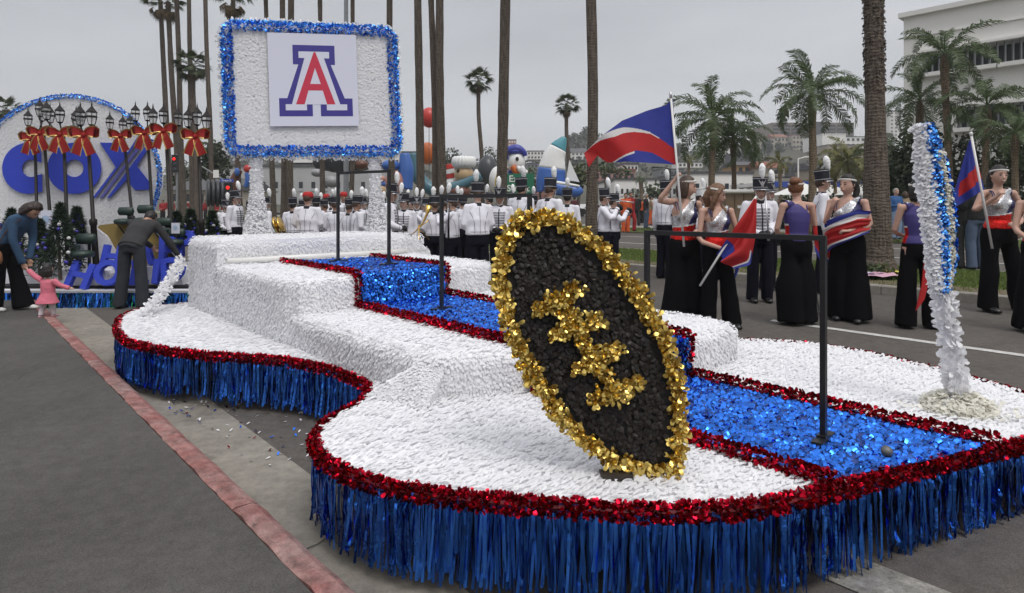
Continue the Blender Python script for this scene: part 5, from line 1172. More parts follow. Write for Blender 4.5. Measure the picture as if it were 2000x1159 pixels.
# two bandsmen between the flag girls
b1 = stand_at(1484, 590)
P_fl = mk(el=V3((.26, .0, 1.14)), er=V3((-.26, .0, 1.14)), wl=V3((.045, -.21, 1.03)), wr=V3((-.02, -.22, .98)), dl=V3((-.8, -.5, -.1)), dr=V3((.8, -.5, .0)), pl=V3((0, .6, -1)), pr=V3((0, .6, -1)), curl=1.1, nod=.16)
o = band_member(P_fl, 'bandsman facing the camera with eagle badge, holding a flute upright, between two girls', seed=41, tilt=-.12); o.location = b1; o.rotation_euler = (0, 0, R(-4)); o.scale = (.965,)*3
b = MB(); b.tube([b1+V3((.0, -.20, 1.50)), b1+V3((.012, -.27, .93))], .0115, 10); b.lathe(b1+V3((.012, -.27, .93)), [(.012, 0), (.018, -.02), (.018, -.05)], 10); held('flute', 'pale silver flute held upright by the bandsman facing the camera', 'flute', b, M_silver)
b2 = stand_at(1500, 566); o = copy_tree(protos[('stand', ())]); o['label'] = 'bandsman almost hidden behind the one holding a flute upright'; o.location = (b2.x, b2.y, b2.z); o.rotation_euler = (0, 0, R(40)); o.scale = (.93,)*3
b3 = stand_at(1606, 572)
P_b3 = mk(el=V3((.25, .02, 1.13)), wl=V3((.16, -.22, 1.05)), dl=V3((-.6, -.6, 0)), pl=V3((0, .5, -1)), curl=.8, nod=-.10)
o = band_member(P_b3, 'bandsman in profile with tall plume between the bun girl and the ponytailed girl', seed=43, tilt=.02, hairm_=H_brown); o.location = b3; o.rotation_euler = (0, 0, R(72)); o.scale = (1.02,)*3
for i, (xa, ya, xb, yb) in enumerate(((1584, 505, 1601, 616), (1609, 520, 1606, 618))):
    yy = g3.y+.12; b = MB(); b.tube([ond(xa, ya, yy+.1*i), ond(xb, yb, yy+.1*i)], .0115, 8); b.lathe(ond(xb, yb-4, yy+.1*i), [(.016, -.02), (.016, .03)], 10)
    tag(b.build('flag_pole', M_grey_metal, smooth=True), ('grey flag pole resting on the road beside the bun girl', 'grey flag pole resting on the road just behind the right rail post')[i], 'pole')
b = MB(); 
def f7(u, v): return ond(1584+9*v+8*u, 400+90*u+18*v*u, g3.y+.10+.02*math.sin(u*9))
f7r = thing('flag', 'red and blue rolled flag hanging beside the bun girl arm', 'flag', ond(1590, 450, g3.y+.1)); cloth('cloth', f7, 16, 6, lambda u, v: 0 if u > .86 else 1, f7r)

# ---- people in everyday clothes
def cm(name, c, **k): return mat('cloth_'+name, c, k.pop('rough', .85), var=.12, vscale=7, bump=.35, bscale=14, **k)
M_jeans = cm('jeans', (.075, .105, .17)); M_ljeans = cm('light_jeans', (.20, .27, .38)); M_djeans = cm('dark_jeans', (.022, .026, .034)); M_blk = cm('black', (.012, .012, .013)); M_denim = cm('denim_jacket', (.025, .065, .13)); M_pink = cm('pink', (.62, .16, .22)); M_tights = cm('white_tights', (.55, .48, .50)); M_bluevest = cm('blue_vest', (.03, .10, .26)); M_grey = cm('charcoal', (.03, .03, .032)); M_orange = cm('orange', (.60, .10, .02)); M_redj = cm('red_jacket', (.33, .015, .02)); M_tan = cm('tan', (.30, .22, .14)); M_mar = cm('maroon', (.10, .012, .02)); M_wshirt = cm('white_shirt', (.62, .62, .62))
def civ(label, p, up, lo, hm=H_dark, sk=M_skin, style='bob', shoe_m=None, build=1.0, hem=.90, flare=.085, group=None, seed=0, fem=False, voxel=.013, hipw=.17, jdisp=.008):
    r = thing('person', label, 'person', (0, 0, 0), group)
    build_body(r, p, sk, fem=fem, voxel=voxel, build=build)
    part('jacket', jacket_mb(p, build, hem), up, r, .0155, 3, disp=jdisp, seed=seed); part('trousers', trousers_mb(p, build, flare, hipw*build), lo, r, .018, 3, disp=.007, seed=seed+1)
    for k in 'lr': shoe(r, p, k, shoe_m)
    hair_cap(r, p, hm, style); return r
def put(o, loc, rz, s=1.0): o.location = loc; o.rotation_euler = (0, 0, R(rz)); o.scale = (s,)*3; return o
P_walk = mk(kl=V3((.10, -.16, .50)), al=V3((.10, -.10, .085)), kr=V3((-.10, .04, .50)), ar=V3((-.10, .16, .10)), el=V3((.25, .08, 1.14)), wl=V3((.24, .06, .90)), er=V3((-.25, -.04, 1.14)), wr=V3((-.23, -.20, .95)))
# woman bending down to the toddler
wl = onz(12, 607, .12)
Pw = mk(pel=V3((0, .02, .93)), chest=V3((0, -.14, 1.18)), neck=V3((0, -.26, 1.31)), head=V3((0, -.36, 1.385)), sl=V3((.16, -.21, 1.26)), sr=V3((-.16, -.21, 1.26)), el=V3((.18, -.24, .99)), er=V3((-.18, -.22, .99)), wl=V3((.08, -.25, .70)), wr=V3((-.09, -.29, .66)), dl=V3((0, -.3, -1)), dr=V3((.1, -.3, -1)), nod=.95, hl=V3((.09, .02, .91)), hr=V3((-.09, .02, .91)), kl=V3((.10, -.06, .49)), al=V3((.11, -.16, .085)), kr=V3((-.10, .03, .5)), ar=V3((-.11, .12, .085)), curl=.8)
o = civ('woman in a denim jacket and black trousers bending down to a toddler', Pw, M_denim, M_velvet, hairm('hair_dark_brown', (.022, .012, .009)), M_skin2, 'bob', mat('white_trainer', (.62, .62, .6), .6), fem=True, flare=.13, hem=.90, build=.92); put(o, wl, 92, 1.02)
b = MB(); q = wl+V3((.10, -.27, .77)); b.tube([q+V3((0, 0, -.085)), q+V3((0, 0, -.035)), q+V3((0, 0, .035)), q+V3((0, 0, .085))], [(.05, .03), (.068, .04), (.064, .036), (.045, .02)], 12, side=(1, 0, 0)); bag = thing('handbag', 'small brown shoulder bag hanging at the bending woman hip', 'bag', q); b.build('bag', mat('tan_leather', (.23, .10, .04), .5), bag, True)
b = MB(); b.tube([q+V3((-.03, 0, .08)), wl+V3((.08, -.235, .95)), wl+V3((.17, -.23, 1.10)), wl+V3((.27, -.19, 1.245)), wl+V3((.29, -.10, 1.29))], .008, 6); b.build('strap', mat('strap_leather', (.06, .03, .02), .5), bag)
# toddler
tl = onz(93, 621, .10)
Pt = mk(pel=V3((0, 0, .68)), chest=V3((0, 0, 1.0)), neck=V3((0, 0, 1.22)), head=V3((0, -.02, 1.50)), hs=1.65, sl=V3((.20, 0, 1.17)), sr=V3((-.20, 0, 1.17)), er=V3((-.40, -.06, 1.02)), wr=V3((-.62, -.16, .92)), dr=V3((-1, -.2, -.1)), el=V3((.42, .02, 1.30)), wl=V3((.66, .04, 1.50)), dl=V3((.5, 0, .9)), hl=V3((.10, 0, .66)), hr=V3((-.10, 0, .66)), kl=V3((.11, .05, .37)), al=V3((.11, .14, .085)), kr=V3((-.11, -.06, .37)), ar=V3((-.11, -.10, .085)), curl=.5)
r = thing('person', 'toddler in a pink coat and white tights holding up one arm', 'person', (0, 0, 0)); build_body(r, Pt, M_skin, fem=True, voxel=.014)
mb = MB(); mb.tube([V3((0, 0, .46)), V3((0, 0, .60)), V3((0, 0, .78)), V3((0, 0, 1.0)), V3((0, 0, 1.14)), V3((0, 0, 1.22))], [(.34, .30), (.28, .25), (.20, .18), (.21, .18), (.22, .16), (.12, .11)], 18, side=(1, 0, 0))
for k in 'lr':
    s_, e_, w_ = Pt['s'+k], Pt['e'+k], Pt['w'+k]; mb.tube([s_, s_.lerp(e_, .5), e_, e_.lerp(w_, .95)], [.10, .085, .08, .072], 12)
part('coat', mb, M_pink, r, .018, 3, disp=.010, seed=5)
mb = MB()
for k in 'lr': mb.tube([Pt['h'+k], Pt['k'+k], Pt['a'+k]], [.12, .09, .07], 12)
part('tights', mb, M_tights, r, .018, 3)
for k in 'lr': shoe(r, Pt, k, mat('pink_shoe', (.5, .25, .3), .6))
hair_cap(r, Pt, H_dark, 'bob'); put(r, tl, 172, .425)
# man bending over the letters
ml = onz(258, 602, .02)
Pm = mk(pel=V3((0, 0, .98)), chest=V3((-.01, -.20, 1.20)), neck=V3((-.02, -.33, 1.33)), head=V3((-.03, -.44, 1.37)), nod=.75, sl=V3((.17, -.28, 1.29)), sr=V3((-.21, -.28, 1.27)), el=V3((.19, -.48, 1.06)), wl=V3((.08, -.66, .90)), er=V3((-.35, -.38, 1.02)), wr=V3((-.45, -.48, .78)), dl=V3((-.2, -.6, -.6)), dr=V3((0, -.5, -.9)), hl=V3((.10, 0, .95)), hr=V3((-.10, 0, .95)), kl=V3((.13, 0, .52)), kr=V3((-.14, 0, .52)), al=V3((.18, .03, .085)), ar=V3((-.19, .03, .085)), curl=.6)
o = civ('man in a black quilted vest and dark jeans bending over blue letters', Pm, M_grey, M_djeans, H_dark, M_skin2, 'short', build=1.08, flare=.10, hem=.89); put(o, ml, 180, 1.0)
# everyday people beyond the street
mv = onz(1750, 468, .44)
Pv = mk(el=V3((.25, .0, 1.12)), wl=V3((.22, -.16, 1.0)), er=V3((-.25, 0, 1.14)), wr=V3((-.16, -.24, 1.16)), dr=V3((.2, -.7, .4)), curl=.9)
o = civ('grey haired man in a blue vest and light jeans beyond the big palm', Pv, M_bluevest, M_ljeans, H_grey, M_skin, 'short', hem=.93); put(o, mv, 10, 1.0)
o = civ('person in tan jacket standing behind the man in a blue vest', P_stand, M_tan, M_jeans, H_brown, M_skin, 'bob'); put(o, onz(1768, 462, .44), 160, .97)
o = civ('person in a black jacket and blue jeans seen from behind the limp flag', Pv, M_blk, M_jeans, H_dark, M_skin2, 'short', build=1.08); put(o, onz(1907, 527, .44), 185, 1.0)
o = civ('person in black with a red sash beside the one in blue jeans', P_stand, M_blk, M_blk, H_dark, M_skin, 'short'); put(o, onz(1885, 526, .44), 170, 1.0)
o = civ('man in dark suit walking away on the far side of the street', P_walk, M_blk, M_blk, H_dark, M_skin2, 'short'); put(o, onz(1243, 442, .44), 180, 1.04)
dk = o
# small figures: seated and standing crowd far across the street, made in three kinds and copied
def small(label, up, lo, hm, pose, group): 
    return civ(label, pose, up, lo, hm, M_skin2, 'short', voxel=.022, group=group)
cr = [(1222, 455, M_orange, M_orange, 'marcher in orange trousers and top beyond the median, left of the dark suit'), (1232, 452, M_redj, M_redj, 'marcher in red beyond the median next to the dark suit'), (1262, 446, M_blk, M_jeans, 'bystander in black jacket and jeans at the far kerb'), (1271, 440, M_tan, M_orange, 'bystander in tan coat near the raised flag pole base'), (1254, 436, M_orange, M_blk, 'person in an orange top behind the dark suit'), (1282, 438, M_orange, M_djeans, 'person in an orange top behind the girl raising a flag'), (1160, 437, M_redj, M_blk, 'person in red glimpsed left of the profile player'), (1122, 436, M_mar, M_blk, 'person in maroon behind the two backs over the football'), (1300, 432, M_blk, M_jeans, 'far bystander in black between the flag girls'), (1545, 432, M_redj, M_blk, 'far bystander in red left of the bun girl'), (1520, 430, M_blk, M_blk, 'far bystander in black under the blue canopy'), (1440, 433, M_redj, M_djeans, 'far bystander in red behind the long haired girl'), (1066, 440, M_mar, M_blk, 'person in maroon beyond the rail corner')]
kinds = {}
for i, (x, y, up, lo, lab) in enumerate(cr):
    key = (up.name, lo.name)
    if key not in kinds: o = small(lab, up, lo, (H_dark, H_brown, H_grey)[i % 3], (P_stand, P_walk)[i % 2], 'bystanders across the street'); kinds[key] = o
    else: o = copy_tree(kinds[key]); o['label'] = lab
    put(o, onz(x, y, .44), (30*i) % 360, .97+.05*math.sin(i))
rb = [(318, 'far left'), (328, 'second from the left'), (338, 'third from the left'), (349, 'under the big red bow'), (360, 'left of the palm trunks'), (371, 'behind the palm trunks'), (382, 'right of the rightmost bow post'), (393, 'beside the traffic light mast'), (403, 'half turned'), (413, 'with dark trousers'), (424, 'left of the street sign pole'), (433, 'right of the street sign pole')]
base_r = [small('x', M_redj, M_blk, H_dark, P_front, 'red jacketed musicians waiting in the distance'), small('x', M_redj, M_wshirt, H_brown, P_play, 'red jacketed musicians waiting in the distance')]
for i, (x, w_) in enumerate(rb):
    o = dup(base_r[i % 2], onz(x+2*math.sin(i*3), 437-(i % 3)*2.5+.0, .30), R(40*i), .98+.06*math.sin(i*1.7), 'red jacketed musician in the distance, %s, beyond the lamp posts' % w_, first=i < 2)
# ================================================================ PALMS AND TREES
def bark(name, c1, c2, rings=16.0):
    m = bpy.data.materials.new(name); m.use_nodes = True; t = m.node_tree; b = t.nodes['Principled BSDF']; b.inputs['Roughness'].default_value = .95; b.inputs['Specular IOR Level'].default_value = .15
    tcn = t.nodes.new('ShaderNodeTexCoord'); wv = t.nodes.new('ShaderNodeTexWave'); wv.bands_direction = 'Z'; wv.inputs['Scale'].default_value = rings*.3; wv.inputs['Distortion'].default_value = 7; wv.inputs['Detail'].default_value = 4; wv.inputs['Detail Scale'].default_value = 2.5
    mp_ = t.nodes.new('ShaderNodeMapping'); mp_.inputs['Scale'].default_value = (1, 1, 1); t.links.new(tcn.outputs['Object'], mp_.inputs[0]); t.links.new(mp_.outputs[0], wv.inputs['Vector'])
    n = t.nodes.new('ShaderNodeTexNoise'); n.inputs['Scale'].default_value = 5; n.inputs['Detail'].default_value = 8; mp2 = t.nodes.new('ShaderNodeMapping'); mp2.inputs['Scale'].default_value = (6, 6, .7); t.links.new(tcn.outputs['Object'], mp2.inputs[0]); t.links.new(mp2.outputs[0], n.inputs['Vector'])
    mx = t.nodes.new('ShaderNodeMath'); mx.operation = 'MULTIPLY_ADD'; mx.inputs[1].default_value = .22; t.links.new(wv.outputs[0], mx.inputs[0]); t.links.new(n.outputs[0], mx.inputs[2])
    r = t.nodes.new('ShaderNodeValToRGB'); r.color_ramp.elements[0].position = .36; r.color_ramp.elements[1].position = .80; r.color_ramp.elements[0].color = (*c1, 1); r.color_ramp.elements[1].color = (*c2, 1); t.links.new(mx.outputs[0], r.inputs[0]); t.links.new(r.outputs[0], b.inputs['Base Color'])
    bp = t.nodes.new('ShaderNodeBump'); bp.inputs['Strength'].default_value = .8; bp.inputs['Distance'].default_value = .04; t.links.new(mx.outputs[0], bp.inputs['Height']); t.links.new(bp.outputs[0], b.inputs['Normal'])
    return m
M_bark = bark('palm_bark', (.058, .046, .038), (.165, .135, .11)); M_bark2 = bark('queen_palm_bark', (.10, .075, .05), (.26, .20, .14), 10)
M_fan = translucent(mat('fan_palm_leaf', (.060, .082, .030), .55, rnd=.35), .2); M_fand = mat('dead_palm_leaf', (.12, .085, .045), .9, rnd=.35); M_queen = translucent(mat('queen_palm_leaf', (.085, .125, .045), .5, rnd=.4), .3); M_queeny = translucent(mat('yellow_palm_leaf', (.15, .15, .04), .55, rnd=.35), .2)
def fan_frond(name, m, seed, droop=.3):
    r = np.random.default_rng(seed); V = []; F = []
    def add(vs, fs): b = len(V); V.extend(vs); F.extend([tuple(i+b for i in f) for f in fs])
    add([(-.02, 0, .0), (.02, 0, 0), (.015, .85, -.05), (-.015, .85, -.05)], [(0, 1, 2, 3)])
    for a in np.linspace(-1.45, 1.45, 19):
        L = .75*(1-.18*abs(a))*r.uniform(.88, 1.1); dx, dy = math.sin(a), math.cos(a); px, py = dy*.042, -dx*.042
        z1 = -.05-.02*r.random(); z2 = -.05-droop*L*L*.9-r.uniform(0, .14)
        add([(0, .85, -.05), (dx*L*.55-px, .85+dy*L*.55-py, z1-.05*droop), (dx*L, .85+dy*L, z2), (dx*L*.55+px, .85+dy*L*.55+py, z1-.05*droop)], [(0, 1, 2, 3)])
    return raw_mesh(name, V, F, m)
def pin_frond(name, m, seed, L=2.6, droop=1.0, n=44):
    r = np.random.default_rng(seed); V = []; F = []
    def add(vs, fs): b = len(V); V.extend(vs); F.extend([tuple(i+b for i in f) for f in fs])
    pts = []; p = V3((0, 0, 0)); a = .35
    K = 14
    for i in range(K+1):
        pts.append(p.copy()); a -= droop*(.06+.135*(i/K)**1.3); p = p+V3((0, math.cos(a), math.sin(a)))*(L/K)
    for i in range(K):
        w_ = .03*(1-i/K)+.006; add([pts[i]+V3((-w_, 0, 0)), pts[i]+V3((w_, 0, 0)), pts[i+1]+V3((w_, 0, 0)), pts[i+1]+V3((-w_, 0, 0))], [(0, 1, 2, 3)])
    for q in range(n):
        t = (.12+.88*q/(n-1))*K*.999; i = int(t); f = t-i; c = pts[i].lerp(pts[i+1], f); tg = (pts[i+1]-pts[i]).normalized(); ll = .55*math.sin(math.pi*(.12+.80*q/(n-1)))**.7
        for s in (-1, 1):
            l = ll*r.uniform(.8, 1.15); up = r.uniform(-.15, .5); d = (V3((s, 0, 0))*.75+tg*.65+V3((0, 0, up))).normalized(); mid = c+d*l*.55; tip = mid+(d*.5+V3((0, 0, -r.uniform(.5, 1.0)))).normalized()*l*.5; wv = tg*.030
            add([c-wv*.6, c+wv*.6, mid+wv, tip, mid-wv], [(0, 1, 2, 4), (2, 3, 4)])
    return raw_mesh(name, V, F, m)
FAN = [fan_frond('frond', M_fan, s, .35+.2*(s % 3)) for s in range(4)]; FAND = [fan_frond('dead_frond', M_fand, 9+s, 1.1) for s in range(2)]
PIN = [pin_frond('frond', M_queen, s, 2.7, .75+.25*s) for s in range(4)]; PINY = [pin_frond('frond', M_queeny, s+8, 2.3, .8+.3*s) for s in range(3)]
def fronds(root, c, meshes, n, el0, el1, sc_, seed, name='frond', roll=.25):
    r = np.random.default_rng(seed); L = rootloc(root)
    for i in range(n):
        az = i*2.39996+r.normal(0, .15); el = el0+(el1-el0)*((i+.5)/n)**.8+r.normal(0, .08)
        o = link(name, meshes[int(r.integers(len(meshes)))], root, V3(c)-L)
        o.rotation_euler = (Matrix.Rotation(az, 3, 'Z') @ Matrix.Rotation(el, 3, 'X') @ Matrix.Rotation(r.normal(0, roll), 3, 'Y')).to_euler(); o.scale = (sc_*r.uniform(.85, 1.12),)*3
def trunk(root, pts, rad, m, seg=14, name='trunk', lumps=.06, seed=0):
    r = np.random.default_rng(seed); P = smooth_closed([tuple(p) for p in pts], 10, False); n = len(P)
    rr = [float(np.interp(i/(n-1), np.linspace(0, 1, len(rad)), rad))*(1+r.normal(0, lumps*.5)) for i in range(n)]
    b = MB(); b.tube([tuple(p) for p in P], rr, seg); return b.build(name, m, root, True)
def crown_mesh(seed, n=34, sc_=1.0):
    r = np.random.default_rng(seed); Vs, Fs, k = [], [], 0
    for i in range(n):
        az = i*2.39996; el = 1.2-2.0*((i+.5)/n); me = FAN[i % 4] if el > -.35 else FAND[i % 2]; Mx = Matrix.Rotation(az, 3, 'Z') @ Matrix.Rotation(el, 3, 'X')
        for v in me.vertices: Vs.append(tuple((Mx @ v.co)*sc_))
        for p in me.polygons: Fs.append(tuple(j+k for j in p.vertices))
        k += len(me.vertices)
    return raw_mesh('crown', Vs, Fs, M_fan)
CR = crown_mesh(1)
tall = [(335, 313, 5, 'leftmost tall palm trunk above the left bow lamps'), (352, 328, 5.5, 'second tall palm trunk from the left'), (361, 344, 5, 'third slim palm trunk from the left'), (376, 369, 4.5, 'slim tall palm trunk rising behind the short fan palm'), (414, 402, 4.5, 'slim palm trunk behind the white traffic sign'), (471, 455, 5, 'tall palm trunk seen left of the left sign post'), (536, 519, 5, 'tall palm trunk just right of the left sign post'), (554, 553, 6, 'palm trunk left of two close ones under the sign'), (568, 567, 6.5, 'palm trunk right of two close ones under the sign'), (631, 625, 5, 'palm trunk under the middle of the sign'), (684, 690, 4.5, 'thin palm trunk just right of the grey lamp pole'), (770, 761, 6, 'palm trunk just right of the sign'), (823, 816, 7.8, 'palm trunk left of three in front of the red ball balloon'), (850, 843, 6.3, 'slim middle palm trunk of three near the red ball balloon'), (868, 860, 7.8, 'palm trunk right of three near the red ball balloon'), (977, 987, 10, 'thick palm trunk leaning right beside the bird balloon'), (1154, 1153, 10.3, 'thick straight palm trunk left of the flying flag')]
for i, (xb, xt, hw, lab) in enumerate(tall):
    a = (xb-1000)/1213.0; Y = 12.0/(a*VX+VY); 
    if xb > 1100: Y = 15.0
    base = ond(xb, 450, Y); base.z = .42; top = ond(xt, 0, Y); d = (top-base); H = 15.5+2.2*math.sin(i*1.9) if i not in (0, 1, 5) else top.z+(.2, .1, 0, 0, 0, .55)[i]-.25
    if H < top.z+.5 and i not in (0, 1, 5): H = top.z+3
    tip = base+d*((H-base.z)/d.z); wv = V3((.10*math.sin(i*2.1), 0, 0)); r_ = hw*Y/1213
    pr = thing('palm_tree', lab, 'palm tree', base, 'tall palms along the grass median')
    trunk(pr, [base+V3((0, 0, -.1)), base.lerp(tip, .3)+wv*.7, base.lerp(tip, .65)-wv*.4, tip], [r_*1.25, r_*1.05, r_, r_*.97, r_*.9, r_*.85, r_*.8], M_bark, 12, seed=i)
    if i in (0, 1, 5): fronds(pr, tip, FAN, 16, 1.0, -.2, .8, i); fronds(pr, tip-V3((0, 0, .2)), FAND, 12, -.5, -1.4, .8, i+40, 'dead_frond')
    else: link('crown', CR, pr, tip-base)
# the nearest trunk, on the median at the right
base = onz(1714, 530, .43); tp = ond(1706, 0, base.y); d = tp-base
pr = thing('palm_tree', 'massive dark palm trunk with flared base on the grass median at right', 'palm tree', base, 'tall palms along the grass median')
k_ = base.y/1213; trunk(pr, [base+V3((0, 0, -.1)), base+V3((0, 0, .12)), base+V3((0, 0, .45)), base+V3((-.02, 0, 1.2)), base+d*.55, base+d*1.02, base+d*2.6], [39*k_, 37*k_, 29*k_, 26*k_, 25*k_, 22.5*k_, 18*k_, 17*k_, 17*k_, 16*k_], M_bark, 22, seed=77, lumps=.04)
link('crown', CR, pr, d*2.6)
n = 900; t = rng.uniform(.66, 1.1, n); aa = rng.uniform(0, 6.28, n); Pq = np.array([tuple(base+d*x) for x in t])+np.column_stack([np.cos(aa), np.sin(aa), np.zeros(n)])*17.2*k_
ax = frames(np.column_stack([np.cos(aa), np.sin(aa), np.zeros(n)]), np.tile([0, 0, -1.0], (n, 1)), .8, (.05, .5), .4); scatter_obj('bark_flakes', leaf_tmpl(.1, .1), Pq, ax, .035, rng.uniform(.03, .07, n), M_bark, pr)
# short fan palms with visible crowns
for xb, yb, xc, yc, rpx, hw, Y, lab, sd in ((386, 450, 376, 128, 38, 6, 40, 'fan palm with green crown among the tall trunks at left', 3), (941, 440, 935, 158, 31, 4.2, 46, 'slender fan palm with full crown left of the leaning trunk', 5), (1111, 440, 1107, 205, 28, 4.0, 50, 'smaller slender fan palm above the sailboat balloon', 8), (10, 440, 12, 215, 34, 7, 60, 'fan palm behind the oval backdrop at the far left', 11)):
    base = ond(xb, yb, Y); base.z = .42; tip = ond(xc, yc, Y); sc_ = rpx*Y/1213/1.55; pr = thing('fan_palm', lab, 'palm tree', base)
    trunk(pr, [base, base.lerp(tip, .4)+V3((.12, 0, 0)), base.lerp(tip, .75)-V3((.06, 0, 0)), tip], [hw*Y/1213*1.3, hw*Y/1213, hw*Y/1213*.95, hw*Y/1213*.9], M_bark, 10, seed=sd)
    fronds(pr, tip, FAN, 38, 1.35, -.75, sc_, sd); fronds(pr, tip-V3((0, 0, .15)), FAND, 5, -1.0, -1.35, sc_*.8, sd+60, 'dead_frond')
# queen palms
qp = [(1387, 410, 1393, 232, 27, 92, 6.5, 'feathery queen palm right of the flying flag', PIN), (1432, 410, 1432, 268, 29, 70, 5, 'darker queen palm close behind the one right of the flying flag', PIN), (1585, 405, 1586, 182, 25, 88, 7.2, 'tall queen palm above the back view girl, left of the massive trunk', PIN),
      (1857, 330, 1845, 108, 25, 86, 6.5, 'highest queen palm before the white building', PIN), (1790, 380, 1796, 196, 27, 78, 6, 'queen palm left in the group before the white building', PIN), (1925, 380, 1928, 205, 24, 88, 6, 'queen palm right in the group before the white building', PIN), (1985, 390, 1982, 262, 22, 70, 6, 'low queen palm at the right edge before the white building', PIN), (1740, 400, 1742, 300, 30, 64, 6, 'low queen palm just right of the massive trunk', PIN),
      (1655, 400, 1655, 318, 34, 66, 4, 'yellowish palm left of the massive trunk', PINY), (1525, 405, 1523, 318, 48, 30, 3.6, 'small palm between the girls, left of the tall queen palm', PINY), (1256, 412, 1252, 352, 60, 16, 4, 'tiny palm before the white warehouse', PIN), (1348, 412, 1345, 312, 52, 18, 3, 'thin small palm left of the feathery queen palm', PINY), (1240, 412, 1243, 383, 62, 26, 2, 'low bushy palm in the car park', PIN), (1630, 410, 1632, 300, 44, 30, 3.4, 'small palm just left of the yellowish one', PINY)]
for i, (xb, yb, xc, yc, Y, rpx, hw, lab, ms) in enumerate(qp):
    base = ond(xb, yb, Y); base.z = .43; tip = ond(xc, yc, Y); sc_ = rpx*Y/1213/2.15; r_ = hw*Y/1213; pr = thing('queen_palm', lab, 'palm tree', base)
    trunk(pr, [base, base.lerp(tip, .5)+V3((.05*math.sin(i), 0, 0)), tip-V3((0, 0, .9*sc_)), tip], [r_*1.15, r_, r_*.9, r_*1.25, r_*.6], M_bark2, 10, seed=i+20)
    fronds(pr, tip, ms, (25 if xb < 1700 else 19) if rpx > 40 else 14, 1.15, -.75, sc_, i+30)
# leafy trees: trunk, limbs and a crown of leaf clumps with gaps
def leaf_cloud(blobs, dens, seed):
    r = np.random.default_rng(seed); Ps, Ns = [], []
    for (c, rad) in blobs:
        n = int(dens*rad[0]*rad[2]); v = norm(r.normal(0, 1, (n, 3))); rr = r.uniform(.55, 1.03, n)[:, None]; gate = np.sin(v @ np.array([5.1, 3.3, 4.7])+seed)+np.sin(v @ np.array([-4.0, 6.1, 3.0])+2*seed) > -.75
        Ps.append((np.array(c)+v*rr*np.array(rad))[gate]); Ns.append(v[gate])
    return np.vstack(Ps), np.vstack(Ns)
M_leafd = translucent(mat('dark_leaves', (.042, .062, .022), .6, rnd=.5), .15); M_leafm = translucent(mat('mid_green_leaves', (.065, .09, .03), .6, rnd=.5), .15)
def tree(label, base, blobs, m, dens=900, ls=.16, seed=0, tr=.14, name='tree'):
    pr = thing(name, label, 'tree', base); c0 = V3(blobs[0][0]); b = MB(); b.tube([V3(base), V3(base).lerp(c0, .55)+V3((.05, 0, 0)), c0], [tr, tr*.8, tr*.4], 8)
    for c, rad in blobs[1:]: s = V3(base).lerp(c0, .6); b.tube([s, s.lerp(V3(c), .6)+V3((0, 0, .1)), V3(c)], [tr*.5, tr*.35, tr*.15], 6)
    b.build('trunk', M_bark, pr); P, Nn = leaf_cloud(blobs, dens, seed); n = len(P); ax = frames(Nn+rng.normal(0, .6, (n, 3))+np.array([0, 0, .4]), rng.normal(0, 1, (n, 3)), 1, (-.5, .5), .5)
    scatter_obj('crown', leaf_tmpl(.1, .1), P, ax, ls*rng.uniform(.5, 1, n), ls*rng.uniform(.8, 1.4, n), m, pr, kind=None)
def px_blob(x, y, Y, rx, rz, ry=None): c = ond(x, y, Y); return (tuple(c), (rx*Y/1213, (ry or rx)*Y/1213, rz*Y/1213))
def gbase(x, Y): p = ond(x, 420, Y); p.z = .43; return p
for i, (lab, xb, Y, bl, m, dn) in enumerate([
    ('dense dark broadleaf tree right of the massive palm trunk', 1735, 28, [(1740, 335, 38, 52), (1715, 360, 26, 40), (1765, 365, 30, 40)], M_leafd, 900),
    ('dark bushy tree in front of the white building, behind the petal column', 1800, 27, [(1800, 300, 46, 60), (1835, 350, 40, 52), (1775, 350, 34, 50)], M_leafd, 900),
    ('dark round tree at the right edge below the lower window band', 1985, 24, [(1975, 330, 42, 62), (2010, 300, 40, 52), (1950, 375, 34, 44)], M_leafd, 1000),
    ('dark shrubby tree between the petal column and the limp flag', 1880, 26, [(1880, 330, 40, 70), (1905, 375, 36, 44)], M_leafd, 900),
    ('round green tree before the white warehouse', 1283, 62, [(1283, 372, 17, 16), (1272, 378, 11, 10)], M_leafm, 260),
    ('dark tree top over the chef balloon', 880, 90, [(882, 305, 18, 17), (870, 318, 14, 14)], M_leafd, 160),
    ('dark palm-like tree top left of the leaning trunk', 960, 95, [(958, 302, 15, 16), (945, 315, 12, 10), (972, 318, 14, 12)], M_leafd, 160),
    ('pale green bush below the bird balloon, by the street sign', 1037, 60, [(1036, 345, 14, 17)], M_leafm, 260),
    ('yellow green bushy tree left of the straight palm trunk', 1128, 46, [(1130, 345, 16, 26), (1122, 368, 14, 16)], M_leafm, 420),
    ('bushy olive tree right of the straight palm trunk', 1185, 60, [(1180, 330, 22, 14), (1215, 338, 18, 12)], M_leafm, 260),
    ('grey green tree in the far left gap beyond the traffic lights', 415, 52, [(418, 300, 26, 26), (405, 332, 22, 22), (436, 330, 16, 20)], M_leafd, 420),
    ('dark tree left of the bow lamp at the street corner', 350, 60, [(352, 345, 16, 26)], M_leafd, 360)]):
    tree(lab, gbase(xb, Y), [px_blob(x, y, Y, rx, rz) for x, y, rx, rz in bl], m, dn, .16 if Y < 40 else .28, seed=i+3)
hb = MB()
